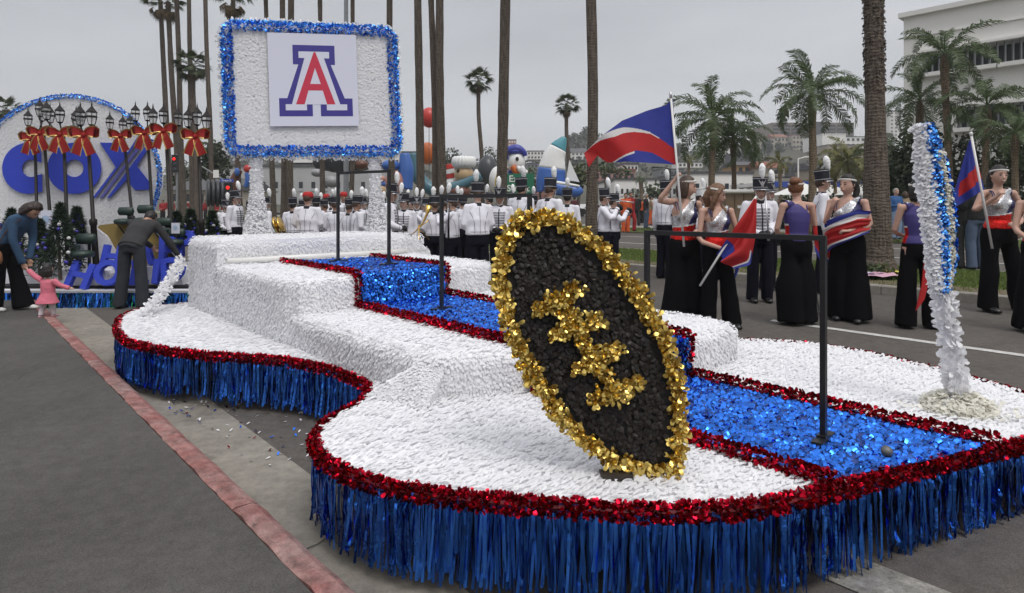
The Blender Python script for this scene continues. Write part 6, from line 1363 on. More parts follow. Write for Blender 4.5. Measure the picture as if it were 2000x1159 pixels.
# clipped hedge at the foot of the white building
hd = thing('hedge', 'low dark hedge along the foot of the white building', 'hedge', W(0, 31.5, .43)); n = 9000
P = np.array([W(a, c, z) for a, c, z in zip(rng.uniform(-6, 14, n), rng.uniform(30.8, 32.2, n), rng.uniform(.43, 2.1, n))]); ax = frames(rng.normal(0, 1, (n, 3)), rng.normal(0, 1, (n, 3)), 1, (-.5, .5), .5)
scatter_obj('leaves', leaf_tmpl(.1, .1), P, ax, .10, .16, M_leafd, hd)
hb.box(W(4, 31.5, 1.15), (1.0, 20, 1.5), TH); hb.build('dark_core', M_dark, hd)  # solid near-black box inside the leaf mass
# ================================================================ BUILDINGS, HILL, STREET FURNITURE
M_bwhite = mat('white_stucco', (.78, .765, .73), .9, var=.05, vscale=.35, bump=.1, bscale=6); M_cream = mat('cream_stucco', (.44, .40, .33), .9, var=.06, vscale=.4); M_beige = mat('beige_wall', (.33, .28, .22), .9, var=.06, vscale=.4); M_brownb = mat('brown_concrete', (.21, .165, .135), .9, var=.06, vscale=.3); M_dwin = mat('dark_window', (.025, .03, .035), .2); M_redroof = mat('red_tile_roof', (.22, .085, .055), .9, var=.15, vscale=3); M_greyroof = mat('grey_roof', (.09, .09, .095), .9, var=.1); M_fin = mat('grey_louvre_fin', (.20, .21, .215), .5, .3); M_pinkb = mat('salmon_wall', (.36, .20, .17), .9, var=.06); M_orangew = mat('ochre_wall', (.36, .22, .10), .9, var=.06); M_blueb = mat('blue_fascia', (.03, .07, .34), .5); M_tealg = mat('greenish_glass', (.11, .15, .15), .15)
def onv(x, y, v0):
    r = _ray(x, y); t = (v0+DY*VY)/(r[0]*VX+r[1]*VY); return r[0]*t*UX+(r[1]*t-DY)*UY, HCAM+r[2]*t
BV = 37.6; uL, zt = onv(1765, 36, BV); uR = -26
wb = thing('white_building', 'large white building with dark louvred window bands behind the palms', 'building', W(uL, BV, .43))
bm_ = MB()
bands = []
for (p1, p2, q1, q2) in (((1800, 105), (2000, 67), (1800, 146), (2000, 118)), ((1868, 212), (2000, 186), (1868, 252), (2000, 236))):
    u1, za = onv(*p1, BV); u2, _ = onv(*p2, BV); _, zb = onv(*q1, BV); bands.append((u1, -24, zb, za))
b = MB(); cuts = sorted([(z0, z1, u1) for u1, u2, z0, z1 in bands]); zc = .43
for z0, z1, u1 in cuts:
    b.box(W((uL+uR)/2, BV+6, (zc+z0)/2), (12, uL-uR, z0-zc), TH); b.box(W((uL+u1)/2, BV+6, (z0+z1)/2), (12, uL-u1, z1-z0), TH); zc = z1
b.box(W((uL+uR)/2, BV+6, (zc+zt)/2), (12, uL-uR, zt-zc), TH); b.build('wall', M_bwhite, wb)
b = MB(); b.box(W((uL+uR)/2, BV+5.9, zt+.12), (12.3, uL-uR+.4, .24), TH); b.box(W((uL+uR)/2, BV-.05, zt-1.1), (.08, uL-uR, .06), TH); b.build('parapet', M_bwhite, wb)
for i, (u1, u2, z0, z1) in enumerate(bands):
    wn = MB(); wn.box(W((u1+u2)/2, BV+1.2, (z0+z1)/2), (.3, u1-u2, z1-z0), TH); win = wn.build('window_band', (M_dwin, M_tealg)[i], wb)
    b = MB(); b.box(W((u1+u2)/2, BV-.18, z0-.10), (.5, u1-u2+.3, .20), TH); b.box(W((u1+u2)/2, BV-.10, z1+.06), (.3, u1-u2+.3, .12), TH); b.build('sill', M_bwhite, win)
    fm = None; k = 0
    for u in np.arange(u1-.15, u2, -.30):
        if u < -10 or k > 90: break
        if fm is None: q = MB(); q.box((0, 0, 0), (.16, .06, z1-z0), 0); fm = raw_mesh('louvre_fin', q.V, q.F, M_fin)
        o = link('louvre_fin', fm, win, W(u, BV+.10, (z0+z1)/2)-rootloc(win)); o.rotation_euler = (0, 0, TH+.5); k += 1
def block(label, x0, x1, ytop, ybot, Y, m, dep=12, rows=0, cols=0, roof=None, wm=None, name='building', rz=0.0, ww=.55, wh=.5, roofh=.0, cat='building', gable=0.0, roof_over=.3):
    """a building standing at distance Y: wall with real window openings set as recessed panes, roof slab or gable"""
    A, B = ond(x0, ybot, Y), ond(x1, ybot, Y); zb = ond(x0, ybot, Y).z; ztp = ond(x0, ytop, Y).z; wd = B.x-A.x; h = ztp-zb; c = V3(((A.x+B.x)/2, Y+dep/2, 0))
    r = thing(name, label, cat, (c.x, c.y, zb)); Rz = Matrix.Rotation(rz, 3, 'Z')
    def loc(p): return Rz @ V3(p)+V3((c.x, c.y, 0))
    b = MB(); b.box((c.x, c.y, (zb+ztp)/2), (wd, dep, h), rz); b.build('wall', m, r)
    b = MB()
    if gable:
        P = [loc((-wd/2-roof_over, -dep/2-roof_over, ztp)), loc((wd/2+roof_over, -dep/2-roof_over, ztp)), loc((wd/2+roof_over, dep/2+roof_over, ztp)), loc((-wd/2-roof_over, dep/2+roof_over, ztp)), loc((-wd/2-roof_over, 0, ztp+gable)), loc((wd/2+roof_over, 0, ztp+gable))]
        b.add(P, [(0, 1, 5, 4), (2, 3, 4, 5), (0, 4, 3), (1, 2, 5), (0, 3, 2, 1)])
    else: b.box((c.x, c.y, ztp+.15), (wd+roof_over, dep+roof_over, .3), rz)
    b.build('roof', roof or M_greyroof, r)
    if rows and cols:
        cw, chh = wd/cols, h/rows; q = MB(); q.box((0, 0, 0), (cw*ww, .12, chh*wh), 0); me = raw_mesh('window', q.V, q.F, wm or M_dwin); q = MB(); q.box((0, 0, 0), (cw*ww*1.15, .22, .08+chh*.05), 0); ms = raw_mesh('sill', q.V, q.F, m)
        for i in range(rows):
            for j in range(cols):
                o = link('window', me, r, loc((-wd/2+cw*(j+.5), -dep/2-.02, zb+chh*(i+.5)))-rootloc(r)); o.rotation_euler = (0, 0, rz)
                s = link('sill', ms, o, (0, -.03, -chh*wh/2-.03))
    return r
# brown stepped office block on the hill
bb = block('long brown terraced office block with dark window bands on the hilltop', 1508, 1668, 241, 272, 330, M_brownb, 30, roof=M_brownb)
L = rootloc(bb)
for i in range(4):
    z = ond(1508, 246+7*i, 330).z; A, B = ond(1510, 250, 329.8), ond(1666, 250, 329.8); b = MB(); b.box(((A.x+B.x)/2, 329.85, z), ((B.x-A.x), .6, .95), 0); b.build('window_band', M_dwin, bb)
    for j in range(7): x = A.x+(B.x-A.x)*(j+.5)/7; b = MB(); b.box((x, 329.6, z), (.6, 1.0, .96), 0); b.build('pier', M_brownb, bb)
b = MB(); A = ond(1598, 250, 329); b.box((A.x, 330, ond(1598, 255, 329).z), (5, 3, 9), 0); b.build('stair_tower', M_dwin, bb)
block('pale apartment block with balconies below the brown office block, left', 1478, 1512, 272, 305, 300, M_cream, 12, 4, 5, roof=M_redroof)
block('cream apartment block with red roof below the brown office block, middle', 1512, 1540, 268, 308, 302, M_cream, 12, 4, 4, roof=M_redroof, gable=2)
block('cream apartment block behind the tall queen palm trunk', 1548, 1582, 265, 300, 298, M_cream, 12, 4, 5, roof=M_redroof)
block('plain white cube shaped hall below the brown office block, right', 1606, 1652, 263, 292, 240, M_bwhite, 16, roof=M_bwhite)
block('beige wing under the white hall', 1616, 1684, 284, 312, 225, M_beige, 14, 1, 6)
block('white stepped house at the right shoulder of the hill', 1652, 1690, 268, 300, 260, M_bwhite, 14, 3, 4)
block('white balcony tower seen beside the massive trunk', 1738, 1762, 218, 275, 200, M_bwhite, 10, 8, 3, wm=M_fin)
block('grey slab tower next to the white balcony tower', 1724, 1738, 222, 275, 210, M_greyroof, 10, 8, 2)
block('salmon and white tower far behind the bird balloon', 988, 1008, 274, 330, 260, M_pinkb, 10, 8, 4, wm=M_bwhite)
block('pale flat house on the slope right of the bird balloon', 1030, 1062, 296, 312, 230, M_bwhite, 10, 2, 5)
block('grey apartment block on the slope behind the sailboat balloon', 1030, 1078, 320, 338, 170, M_fin, 10, 2, 7)
block('white hillside house above the flying flag tail', 1116, 1146, 298, 312, 240, M_bwhite, 9, 2, 4, gable=2)
block('pale hillside terrace left of the feathery queen palm', 1290, 1335, 332, 345, 150, M_fin, 8, 1, 7)
block('white long hillside house behind the flag pole', 1325, 1372, 318, 328, 190, M_bwhite, 8, 1, 6)
block('white hillside house with flat roof above the back view girl', 1400, 1440, 290, 304, 240, M_bwhite, 9, 2, 5)
block('dark hillside house right of the feathery queen palm', 1435, 1478, 300, 318, 200, M_greyroof, 9, 2, 5)
block('ochre house behind the shako plume', 1440, 1478, 323, 340, 110, M_orangew, 8, 1, 3, gable=.9)
block('white house with red tiled roof behind the shako plume', 1488, 1532, 328, 345, 105, M_cream, 8, 1, 4, roof=M_redroof, gable=1.3)
block('brown retaining building between the small palms', 1535, 1585, 322, 345, 120, M_greyroof, 8, 1, 6)
block('small beige house left of the massive trunk', 1600, 1640, 330, 350, 95, M_beige, 8, 1, 4, gable=.9)
block('long white warehouse behind the parked cars', 1200, 1322, 352, 398, 78, M_bwhite, 14, 1, 12, ww=.4, wh=.25)
block('white warehouse right of the flag pole', 1340, 1470, 340, 390, 74, M_bwhite, 14, 1, 9, ww=.5, wh=.25)
block('salmon shop with white battlements right of the green sign', 1040, 1072, 352, 388, 60, M_pinkb, 8, 1, 3, roof=M_bwhite)
block('brick red restaurant with white roof lantern behind the flag', 1150, 1240, 334, 356, 100, M_pinkb, 10, 1, 8, roof=M_redroof)
block('grey and white shed under the restaurant, behind the plume', 1218, 1246, 322, 336, 100.5, M_bwhite, 6, 1, 4)
block('pale grey warehouse behind the sign posts', 430, 770, 326, 400, 84, mat('pale_grey_wall', (.40, .40, .40), .9, var=.08, vscale=.3), 16, 1, 14, ww=.3, wh=.2)
block('white upper hall behind the sign', 545, 735, 296, 318, 90, M_bwhite, 10)
block('white gabled house beyond the bow lamps', 330, 452, 372, 402, 56, M_cream, 10, 1, 5, roof=M_greyroof, gable=1.3)
block('low white building right of the sign', 770, 812, 300, 352, 88, M_bwhite, 8, 1, 4)
# blue fascia petrol canopy
cn = thing('canopy', 'flat canopy with blue fascia on white columns behind the girls', 'canopy', ond(1590, 400, 52)); A, B = ond(1478, 362, 52), ond(1730, 362, 52)
b = MB(); b.box(((A.x+B.x)/2, 55, A.z+.05), (B.x-A.x, 7, .30)); b.build('roof', M_bwhite, cn); b = MB(); b.box(((A.x+B.x)/2, 51.4, A.z+.05), (B.x-A.x+.1, .12, .46)); b.build('fascia', M_blueb, cn)
for x in (1490, 1560, 1640, 1715): q = ond(x, 400, 52.5); b = MB(); b.box((q.x, 52.6, (A.z+.4)/2), (.28, .28, A.z-.5)); b.build('column', M_bwhite, cn)
for x, Y, lab in ((1566, 44, 'white pointed tent roof left of the profile bandsman'), (1672, 44, 'white pointed tent roof right of the ponytailed girl'), (1615, 46, 'white pointed tent behind the profile bandsman hat')):
    c = ond(x, 360, Y); t_ = thing('tent', lab, 'tent', (c.x, c.y, .43)); b = MB(); s = 1.6; z = 2.35
    b.add([(c.x-s, Y-s, z), (c.x+s, Y-s, z), (c.x+s, Y+s, z), (c.x-s, Y+s, z), (c.x, Y, z+.9)], [(0, 1, 4), (1, 2, 4), (2, 3, 4), (3, 0, 4)]); b.add([(c.x-s, Y-s, z-.25), (c.x+s, Y-s, z-.25), (c.x+s, Y-s, z-.002), (c.x-s, Y-s, z-.002)], [(0, 1, 2, 3)]); b.build('canopy', M_bwhite, t_)
    for dx in (-s, s):
        for dy in (-s, s): b = MB(); b.box((c.x+dx*.97, Y+dy*.97, (z+.43)/2), (.05, .05, z-.43)); b.build('pole', M_grey_metal, t_)
# portable toilets
for i, x in enumerate((1418, 1436, 1454, 1472)):
    c = ond(x, 418, 27); c.z = .43; pt = thing('portable_toilet', ('tan portable toilet leftmost of the row behind the furled flag', 'tan portable toilet second from left with a white notice', 'tan portable toilet third from left behind the flute bandsman', 'tan portable toilet rightmost of the row behind the flute bandsman')[i], 'portable toilet', c); b = MB(); b.box((c.x, c.y, 1.30), (.375, .9, 1.74)); b.build('cabin', mat('tan_plastic', (.22, .155, .09), .6, var=.08), pt)
    b = MB(); b.tube([(c.x-.2, c.y-.3, 2.20), (c.x+.2, c.y-.3, 2.20)], [(.10, .35)]*2, 10, side=(0, 0, 1)); b.build('roof', M_bwhite, pt); b = MB(); b.box((c.x, c.y-.46, 1.28), (.30, .03, 1.55)); d_ = b.build('door', mat('tan_plastic2', (.19, .13, .075), .6), pt)
    if i == 1: b = MB(); b.box((c.x, c.y-.485, 1.55), (.16, .015, .12)); b.build('notice', M_bwhite, d_)
# hill with woods
def ridge(x):
    return np.interp(x, [-400, 0, 300, 430, 560, 700, 860, 900, 1000, 1050, 1085, 1110, 1145, 1180, 1250, 1330, 1400, 1470, 1520, 1600, 1680, 1760, 1850, 2400], [385, 380, 350, 300, 318, 330, 312, 320, 318, 318, 300, 276, 262, 276, 290, 296, 290, 280, 272, 274, 285, 300, 330, 370])
b = MB()
def hill(i, j):
    x = -400+2800*i; t = j; Y = 135+(345-135)*t; zr = HCAM+(402-ridge(x))/1213*345; z = .3+(zr-.3)*(t**1.15 if t < 1 else 1)+.35*math.sin(x*.07+t*9)*t; p = ond(x, 402, Y); return V3((p.x, Y, z-.6))
b.grid(hill, 140, 14); o = b.build('hill', ground_mat('dry_hillside', (.055, .055, .035), (.10, .09, .065), .2, 2, stscale=.03, bsc=2), smooth=True); o['kind'] = 'structure'
n = 15000; fx = rng.uniform(.1, .82, n); tt = rng.uniform(.25, 1.0, n)**.6; P = []
den = np.sin(fx*70)+np.sin(fx*133+tt*11)+np.sin(tt*17); k_ = den > -.6; fx, tt = fx[k_], tt[k_]
for a, t in zip(fx, tt): p = hill(a, t); P.append((p.x, p.y, p.z))
P = np.array(P); n = len(P); clump = np.repeat(P[:n//9], 9, 0)+rng.normal(0, 1, (n//9*9, 3))*np.array([2.2, 2.2, 1.1])+np.array([0, 0, 1.6]); n = len(clump)
ax = frames(rng.normal(0, 1, (n, 3))+np.array([0, -.5, .5]), rng.normal(0, 1, (n, 3)), 1, (-.5, .5), .5); scatter_obj('woods', leaf_tmpl(.1, .1), clump, ax, rng.uniform(.8, 1.7, n), rng.uniform(1.0, 2.0, n), mat('far_foliage', (.048, .055, .036), .9, rnd=.45))
# big distinct tree tops on the shoulder of the hill left of the flag
for i, (lab, x, y, Y, rx, rz) in enumerate((('rounded dark tree on the hill shoulder left of the flag', 1122, 276, 320, 14, 16), ('tall dark tree on the hill top behind the straight palm trunk', 1146, 268, 322, 12, 20), ('dark conifer among the hillside apartments', 1522, 292, 290, 7, 16), ('dark tree beside the red roofed apartments', 1498, 285, 292, 9, 15), ('dark tree on the ridge right of the flag', 1318, 290, 300, 20, 10))):
    p = ond(x, y+rz, Y); tree(lab, p, [px_blob(x, y, Y, rx, rz), px_blob(x+rx*.6, y+rz*.3, Y, rx*.6, rz*.6)], M_leafd, 55, .95, seed=i+60, tr=.5)
# parked cars: body, cabin glass and wheels
def car(label, loc, m, rz):
    r = thing('parked_car', label, 'car', loc, 'cars parked beyond the median'); b = MB(); g = V3(loc)
    P = [(-2.1, .35), (-2.15, .62), (-2.0, .80), (-1.15, .88), (-.65, 1.30), (.65, 1.34), (1.35, .95), (2.05, .82), (2.15, .55), (2.1, .35)]
    b.prism(P, lambda x, z: g+V3((x, -.82, z)), lambda x, z: g+V3((x, .82, z))); b.build('body', m, r)
    b = MB(); gl = [(-1.0, .92), (-.6, 1.25), (.6, 1.28), (1.15, .96)]
    for s in (-1, 1): b.prism(gl, lambda x, z: g+V3((x, s*.825, z)), lambda x, z: g+V3((x, s*.835, z)))
    b.build('side_window', M_dwin, r)
    b = MB(); b.add([g+V3((.72, -.7, 1.30)), g+V3((.72, .7, 1.30)), g+V3((1.36, .75, .965)), g+V3((1.36, -.75, .965))], [(0, 1, 2, 3)]); b.build('windscreen', M_dwin, r)
    for x in (-1.35, 1.35):
        for s in (-1, 1): b = MB(); b.lathe(g+V3((x, s*.78, .32)), [(.12, -.09), (.30, -.10), (.32, 0), (.30, .10), (.12, .09)], 14, M=Matrix.Rotation(math.pi/2, 3, 'X')); b.build('wheel', mat('tyre', (.012, .012, .012), .8), r)
    r.rotation_euler = (0, 0, rz); return r
CARC = [mat('car_white', (.62, .62, .62), .25), mat('car_silver', (.33, .34, .35), .25, .6), mat('car_blue', (.05, .13, .32), .25), mat('car_black', (.015, .015, .016), .2)]
cs = [(1212, 64, 0, 'white'), (1236, 60, 2, 'light blue'), (1262, 63, 0, 'white'), (1204, 70, 1, 'silver'), (1290, 66, 1, 'silver'), (1225, 72, 0, 'white'), (1310, 62, 3, 'black'), (1150, 66, 0, 'white'), (1098, 60, 3, 'black'), (1060, 56, 1, 'silver'), (1040, 64, 0, 'white')]
cl = ['white car below the warehouse, left of the blue one', 'light blue car in the row below the white warehouse', 'white car right of the light blue one', 'silver car farthest left in the row beyond the flag', 'silver car near the round green tree', 'white car at the back of the car park', 'black car behind the girl who raises a flag', 'white car beside the straight palm trunk', 'black car under the sailboat balloon', 'silver car left of the sailboat balloon', 'white car behind the shako near the green sign']
for (x, Y, c, _), lab in zip(cs, cl): p = ond(x, 402, Y); car(lab, (p.x, p.y, .45), CARC[c], .4+.2*math.sin(x))
# text made into solid letters
def text_mesh(txt, size, depth, m, name, parent, loc, rot, offset=0.0, align='CENTER', shear=0.0):
    cu = bpy.data.curves.new('t', 'FONT'); cu.body = txt; cu.size = size; cu.extrude = depth/2; cu.offset = offset; cu.align_x = align; cu.align_y = 'CENTER'; cu.resolution_u = 3; cu.shear = shear
    o = bpy.data.objects.new('t', cu); COL.objects.link(o); dg = bpy.context.evaluated_depsgraph_get(); me = bpy.data.meshes.new_from_object(o.evaluated_get(dg)); bpy.data.objects.remove(o); me.materials.clear(); me.materials.append(m); me.name = name
    q = link(name, me, parent, V3(loc)-(rootloc(parent) if parent else V3())); q.rotation_euler = rot; return q
M_sgreen = mat('sign_green', (.012, .15, .08), .4); M_sblue = mat('sign_blue', (.02, .07, .38), .4)
p = ond(1012, 359, 34); sg = thing('street_sign', 'green road sign with white lettering between the shakos', 'sign', p); b = MB(); b.box(p, (1.75, .05, 1.10)); b.build('panel', M_sgreen, sg); b = MB(); b.box((p.x-.6, p.y+.06, (p.z+.4)/2), (.08, .08, p.z-.4)); b.box((p.x+.6, p.y+.06, (p.z+.4)/2), (.08, .08, p.z-.4)); b.build('post', M_grey_metal, sg)
text_mesh('Expo', .50, .02, M_bwhite, 'lettering', sg, (p.x, p.y-.035, p.z+.25), (math.pi/2, 0, 0), .006); text_mesh('Street', .50, .02, M_bwhite, 'lettering', sg, (p.x, p.y-.035, p.z-.27), (math.pi/2, 0, 0), .006)
p = ond(443, 353, 26); ss = thing('street_sign', 'blue street name sign on a grey pole with a red signal', 'sign', (p.x, p.y, .4)); b = MB(); b.box(p, (.55, .03, .13)); b.build('panel', M_sblue, ss); text_mesh('Grape St', .115, .012, M_bwhite, 'lettering', ss, (p.x, p.y-.022, p.z), (math.pi/2, 0, 0))
b = MB(); b.tube([(p.x, p.y+.08, .4), (p.x, p.y+.08, p.z+.15)], .05, 8); b.build('pole', M_grey_metal, ss)
M_redlamp = mat('red_signal', (.4, .01, .01), .4, emit=((1, .02, .01), 1.3))
def signal(label, x, y, Y, arm):
    q = ond(x, y, Y); r = thing('traffic_light', label, 'traffic light', (q.x, q.y, .4)); b = MB(); b.box((q.x, q.y, q.z-.22), (.26, .18, .85)); b.build('housing', M_black_metal, r)
    b = MB(); b.ball((q.x, q.y-.10, q.z), (.075, .03, .075), 10, 6); b.build('lamp', M_redlamp, r)
    for k in (1, 2): b = MB(); b.ball((q.x, q.y-.09, q.z-.26*k), (.09, .02, .09), 10, 6); b.build('lamp', M_dwin, r)
    e = ond(*arm, Y); b = MB(); b.tube([(e.x, Y+.12, .4), (e.x, Y+.12, e.z), (q.x, Y+.12, q.z+.25)] if arm[0] != x else [(q.x, Y+.12, .4), (q.x, Y+.12, q.z)], .05, 8); b.build('pole', M_grey_metal, r)
signal('traffic light showing red beside the tall trunks at left', 342, 311, 30, (343, 311)); signal('traffic light showing red under the blue street sign', 447, 367, 25.5, (447, 367))
q = ond(422, 340, 27); r = thing('road_sign', 'small white road sign hanging from a signal mast', 'sign', q); b = MB(); b.box(q, (.24, .02, .34)); b.build('panel', M_bwhite, r); b = MB(); e1, e2 = ond(395, 326, 27.1), ond(438, 352, 27.1); b.tube([e1, e2], .03, 6); b.build('mast_arm', M_grey_metal, r)
def lamp_pole(label, x, ytop, Y, w, arm=None, m=None):
    t0 = ond(x, ytop, Y); r = thing('street_lamp', label, 'street lamp', (t0.x, Y, .42)); b = MB(); b.tube([(t0.x, Y, .40), (t0.x, Y, t0.z)], [w*1.2, w*.85], 10); b.build('pole', m or M_grey_metal, r)
    b = MB(); a = arm or 1; b.tube([(t0.x, Y, t0.z-.03), (t0.x+.5*a, Y, t0.z+.12), (t0.x+1.0*a, Y, t0.z+.12)], .04, 8); b.box((t0.x+1.2*a, Y, t0.z+.11), (.5, .22, .10)); b.build('head', m or M_grey_metal, r)
lamp_pole('grey steel lamp pole rising behind the sign', 676, -60, 26, .10); lamp_pole('slim pale street lamp between the bun girl and the tall queen palm', 1559, 310, 46, .06, 1, M_bwhite); lamp_pole('dark parking lamp left of the sailboat balloon', 1055, 318, 48, .06, -1, M_black_metal); lamp_pole('slim pale pole left of the massive trunk', 1643, 310, 44, .06, 1, M_bwhite)
lamp_pole('thin dark pole behind the flag and warehouse', 1309, 330, 50, .07, -1, M_black_metal)
# things on the grass at the foot of the massive trunk
for i, (lab, x, y, sx_, sy_, m) in enumerate((('pale pink and white cloth spread on the grass by the massive trunk', 1715, 541, .42, .22, mat('pink_cloth', (.55, .33, .40), .8)), ('yellow cloth crumpled on the grass by the massive trunk', 1738, 537, .20, .12, mat('yellow_cloth', (.55, .45, .08), .8)), ('white and blue cloth on the grass left of the pink one', 1697, 539, .18, .13, mat('lilac_cloth', (.50, .48, .62), .8)))):
    c = onz(x, y, .47); r = np.random.default_rng(i); b = MB(); b.grid(lambda u, v: V3((c.x+(u-.5)*2*sx_*(1+.2*math.sin(v*6)), c.y+(v-.5)*2*sy_, c.z+.015+.03*abs(math.sin(u*7+v*4+i))+.02*math.sin(v*9+i))), 14, 10); tag(b.build('cloth', m, smooth=True), lab, 'cloth')
c = onz(1708, 533, .50); P = rng.normal(0, 1, (160, 3))*np.array([.13, .09, .05])+np.array([c.x, c.y, .52]); ax = frames(rng.normal(0, 1, (160, 3)), rng.normal(0, 1, (160, 3)), 1, (-.5, .5), .5)
o = scatter_obj('flower_bunch', leaf_tmpl(.2, .1), P, ax, .05, .08, M_leafm, kind=None); tag(o, 'limp bunch of greenery lying on the cloth by the massive trunk', 'plants')
# ================================================================ SECOND FLOAT BEHIND, AT THE LEFT
FY = 9.78; FO = .36; M_lblue = mat('letter_blue', (.030, .060, .52), .75, rnd=.0, var=.12, vscale=40, bump=.5, bscale=70); M_rimfoil = M_lit_foil; M_white_cloth = mat('white_fleece', (.66, .66, .70), .95, bump=.7, bscale=25)
M_gdune = mat('tan_velvet_board', (.27, .195, .06), .9, var=.10, vscale=5, bump=.3, bscale=60); M_seat = mat('green_vinyl', (.018, .038, .030), .45, bump=.2, bscale=30); M_iron = mat('dark_bronze_iron', (.014, .010, .009), .5, spec=.3)
ff = thing('holiday_float', 'holiday float with white fleece deck and blue green tinsel fringe behind the people', 'parade float', (-6.2, FY+1.6, 0))
zf = .265
b = MB(); A, B = ond(-300, 570, FY), ond(520, 566, FY); b.box(((A.x+B.x)/2, FY+1.45, zf-.05), (B.x-A.x, 2.9, .10)); b.build('deck', M_white_cloth, ff); b = MB(); b.box(((A.x+B.x)/2, FY+1.5, .2), (B.x-A.x-.3, 2.6, .22)); b.build('under_shade', M_dark, ff)  # second box: shade beneath this deck, put in as near-black colour
b = MB(); b.box(((A.x+B.x)/2, FY-.012, zf-.02), (B.x-A.x, .02, .035)); b.build('edge_trim', mat('pale_trim', (.42, .42, .44), .5), ff)
M_tblue, M_tgreen = M_blue_fringe, mat('green_foil', (.02, .22, .10), .25, 1.0, rnd=.5); M_tdark = mat('teal_foil', (.02, .12, .30), .25, 1.0, rnd=.6)
n = 4200; xs = rng.uniform(A.x, B.x, n); P = np.column_stack([xs, FY-.03+rng.normal(0, .012, n), rng.uniform(zf-.06, zf-.03, n)]); ax = frames(np.tile([0, -1.0, 0], (n, 1))+rng.normal(0, .45, (n, 3))*np.array([1, .2, .5]), np.tile([0, 0, -1.0], (n, 1))+rng.normal(0, .035, (n, 3)), .02, (0, 0), .1)
g_ = (np.sin(xs*5)+np.sin(xs*13+1)+rng.normal(0, .8, n)) > 1.0; d_ = rng.random(n) < .4
for nm, ms, m in (('blue_fringe', ~g_ & ~d_, M_tblue), ('green_fringe', g_, M_tgreen), ('teal_fringe', ~g_ & d_, M_tdark)):
    k = int(ms.sum()); scatter_obj(nm, (np.array([(-.5, 0, 0), (.5, 0, 0), (-.4, .5, .02), (.6, .5, .01), (-.5, 1, -.02), (.5, 1, .0)]), np.array([(0, 1, 3), (0, 3, 2), (2, 3, 5), (2, 5, 4)])), P[ms], tuple(a[ms] for a in ax), rng.uniform(.008, .014, k), rng.uniform(.22, .25, k), m, ff)
# fleece mounds
def mound(x0, x1, yb, pts, Y, name, m, dep=.5):
    b = MB(); poly = [(x0, yb)]+pts+[(x1, yb)]; b.prism(poly, lambda x, y: ond(x, y, Y), lambda x, y: ond(x, y, Y)+V3((0, dep, 0))); o = b.build(name, m, ff); fix_normals(o.data)
mound(100, 215, 566, [(110, 545), (150, 528), (185, 520), (205, 530)], FY+.25, 'fleece_mound', M_white_cloth, .8); mound(200, 360, 566, [(215, 535), (260, 522), (320, 520), (350, 530)], FY+.35, 'fleece_mound', M_white_cloth, .8); mound(0, 125, 566, [(5, 520), (60, 510), (110, 530)], FY+.5, 'fleece_mound', M_white_cloth, .8)
# tan board with white swoops
db = thing('dune_board', 'tan scenery board with white swooping arcs behind the blue letters', 'scenery', ond(265, 530, FY+.9))
b = MB(); pl_ = [(165, 535), (165, 470), (195, 440), (230, 436), (290, 440), (320, 452), (345, 500), (352, 535)]; b.prism(pl_, lambda x, y: ond(x, y, FY+.9), lambda x, y: ond(x, y, FY+.9)+V3((0, .06, 0))); o = b.build('board', M_gdune, db); fix_normals(o.data)
for pts in ([(160, 438), (185, 444), (208, 462), (224, 490), (230, 530), (150, 530)], [(284, 436), (305, 442), (330, 462), (348, 492), (352, 515), (340, 500), (318, 468), (296, 448)]):
    b = MB(); b.prism(pts, lambda x, y: ond(x, y, FY+.84), lambda x, y: ond(x, y, FY+.84)+V3((0, .05, 0))); o = b.build('white_arc', M_white_cloth, db); fix_normals(o.data)
# oval backdrop with letters
BY = 11.6
bd_ = thing('oval_backdrop', 'huge white oval backdrop with blue letters C O X and blue tinsel rim', 'backdrop', ond(134, 560, BY)); cxp, cyp, rxp, ryp = 134, 345, 178, 157
b = MB(); el = [(cxp+rxp*math.cos(a), cyp-ryp*math.sin(a)) for a in np.linspace(-1.15, math.pi+1.15, 72)]; b.prism(el, lambda x, y: ond(x, y, BY), lambda x, y: ond(x, y, BY)+V3((0, .12, 0))); o = b.build('board', M_white_base, bd_); fix_normals(o.data)
n = 9000; a = poly_points(el, 1/3.2); n = len(a); a[:, 1] = np.round(a[:, 1]/3)*3+rng.normal(0, .7, n); P = np.array([ond(x, y, BY-.01) for x, y in a]); ax = frames(np.tile([0, -1.0, 0], (n, 1)), np.tile([0, 0, -1.0], (n, 1)), .25, (.0, .14), .10)
scatter_obj('white_petals', PETAL, P, ax, rng.uniform(.018, .028, n), rng.uniform(.028, .042, n), M_petal, bd_)
rp = [tuple(ond(cxp+rxp*math.cos(t), cyp-ryp*math.sin(t), BY-.02)) for t in np.linspace(-1.0, math.pi+1.0, 90)]; rope(rp, .028, 420, (.024, .03), PETAL_R, M_rimfoil, bd_, 'blue_garland')
def bl(name, outer, hole=None, d=0.0):
    """flat letter of thickness 3 cm; a hole makes it a ring of quads"""
    b = MB(); f0 = lambda x, y: ond(x, y, BY-.075-d); f1 = lambda x, y: ond(x, y, BY-.02)
    if hole is None: b.prism(outer, f0, f1)
    else:
        n = len(outer); V = [f0(*p) for p in outer]+[f0(*p) for p in hole]+[f1(*p) for p in outer]+[f1(*p) for p in hole]; F = []
        for i in range(n-1): F += [(i, i+1, n+i+1, n+i), (i, 2*n+i, 2*n+i+1, i+1), (n+i, n+i+1, 3*n+i+1, 3*n+i)]
        b.add(V, F)
    o = b.build(name, M_lblue, bd_); fix_normals(o.data); return o
def arc(cx, cy, rx, ry, a0, a1, k=30): return [(cx+rx*math.cos(t), cy-ry*math.sin(t)) for t in np.linspace(a0, a1, k)]
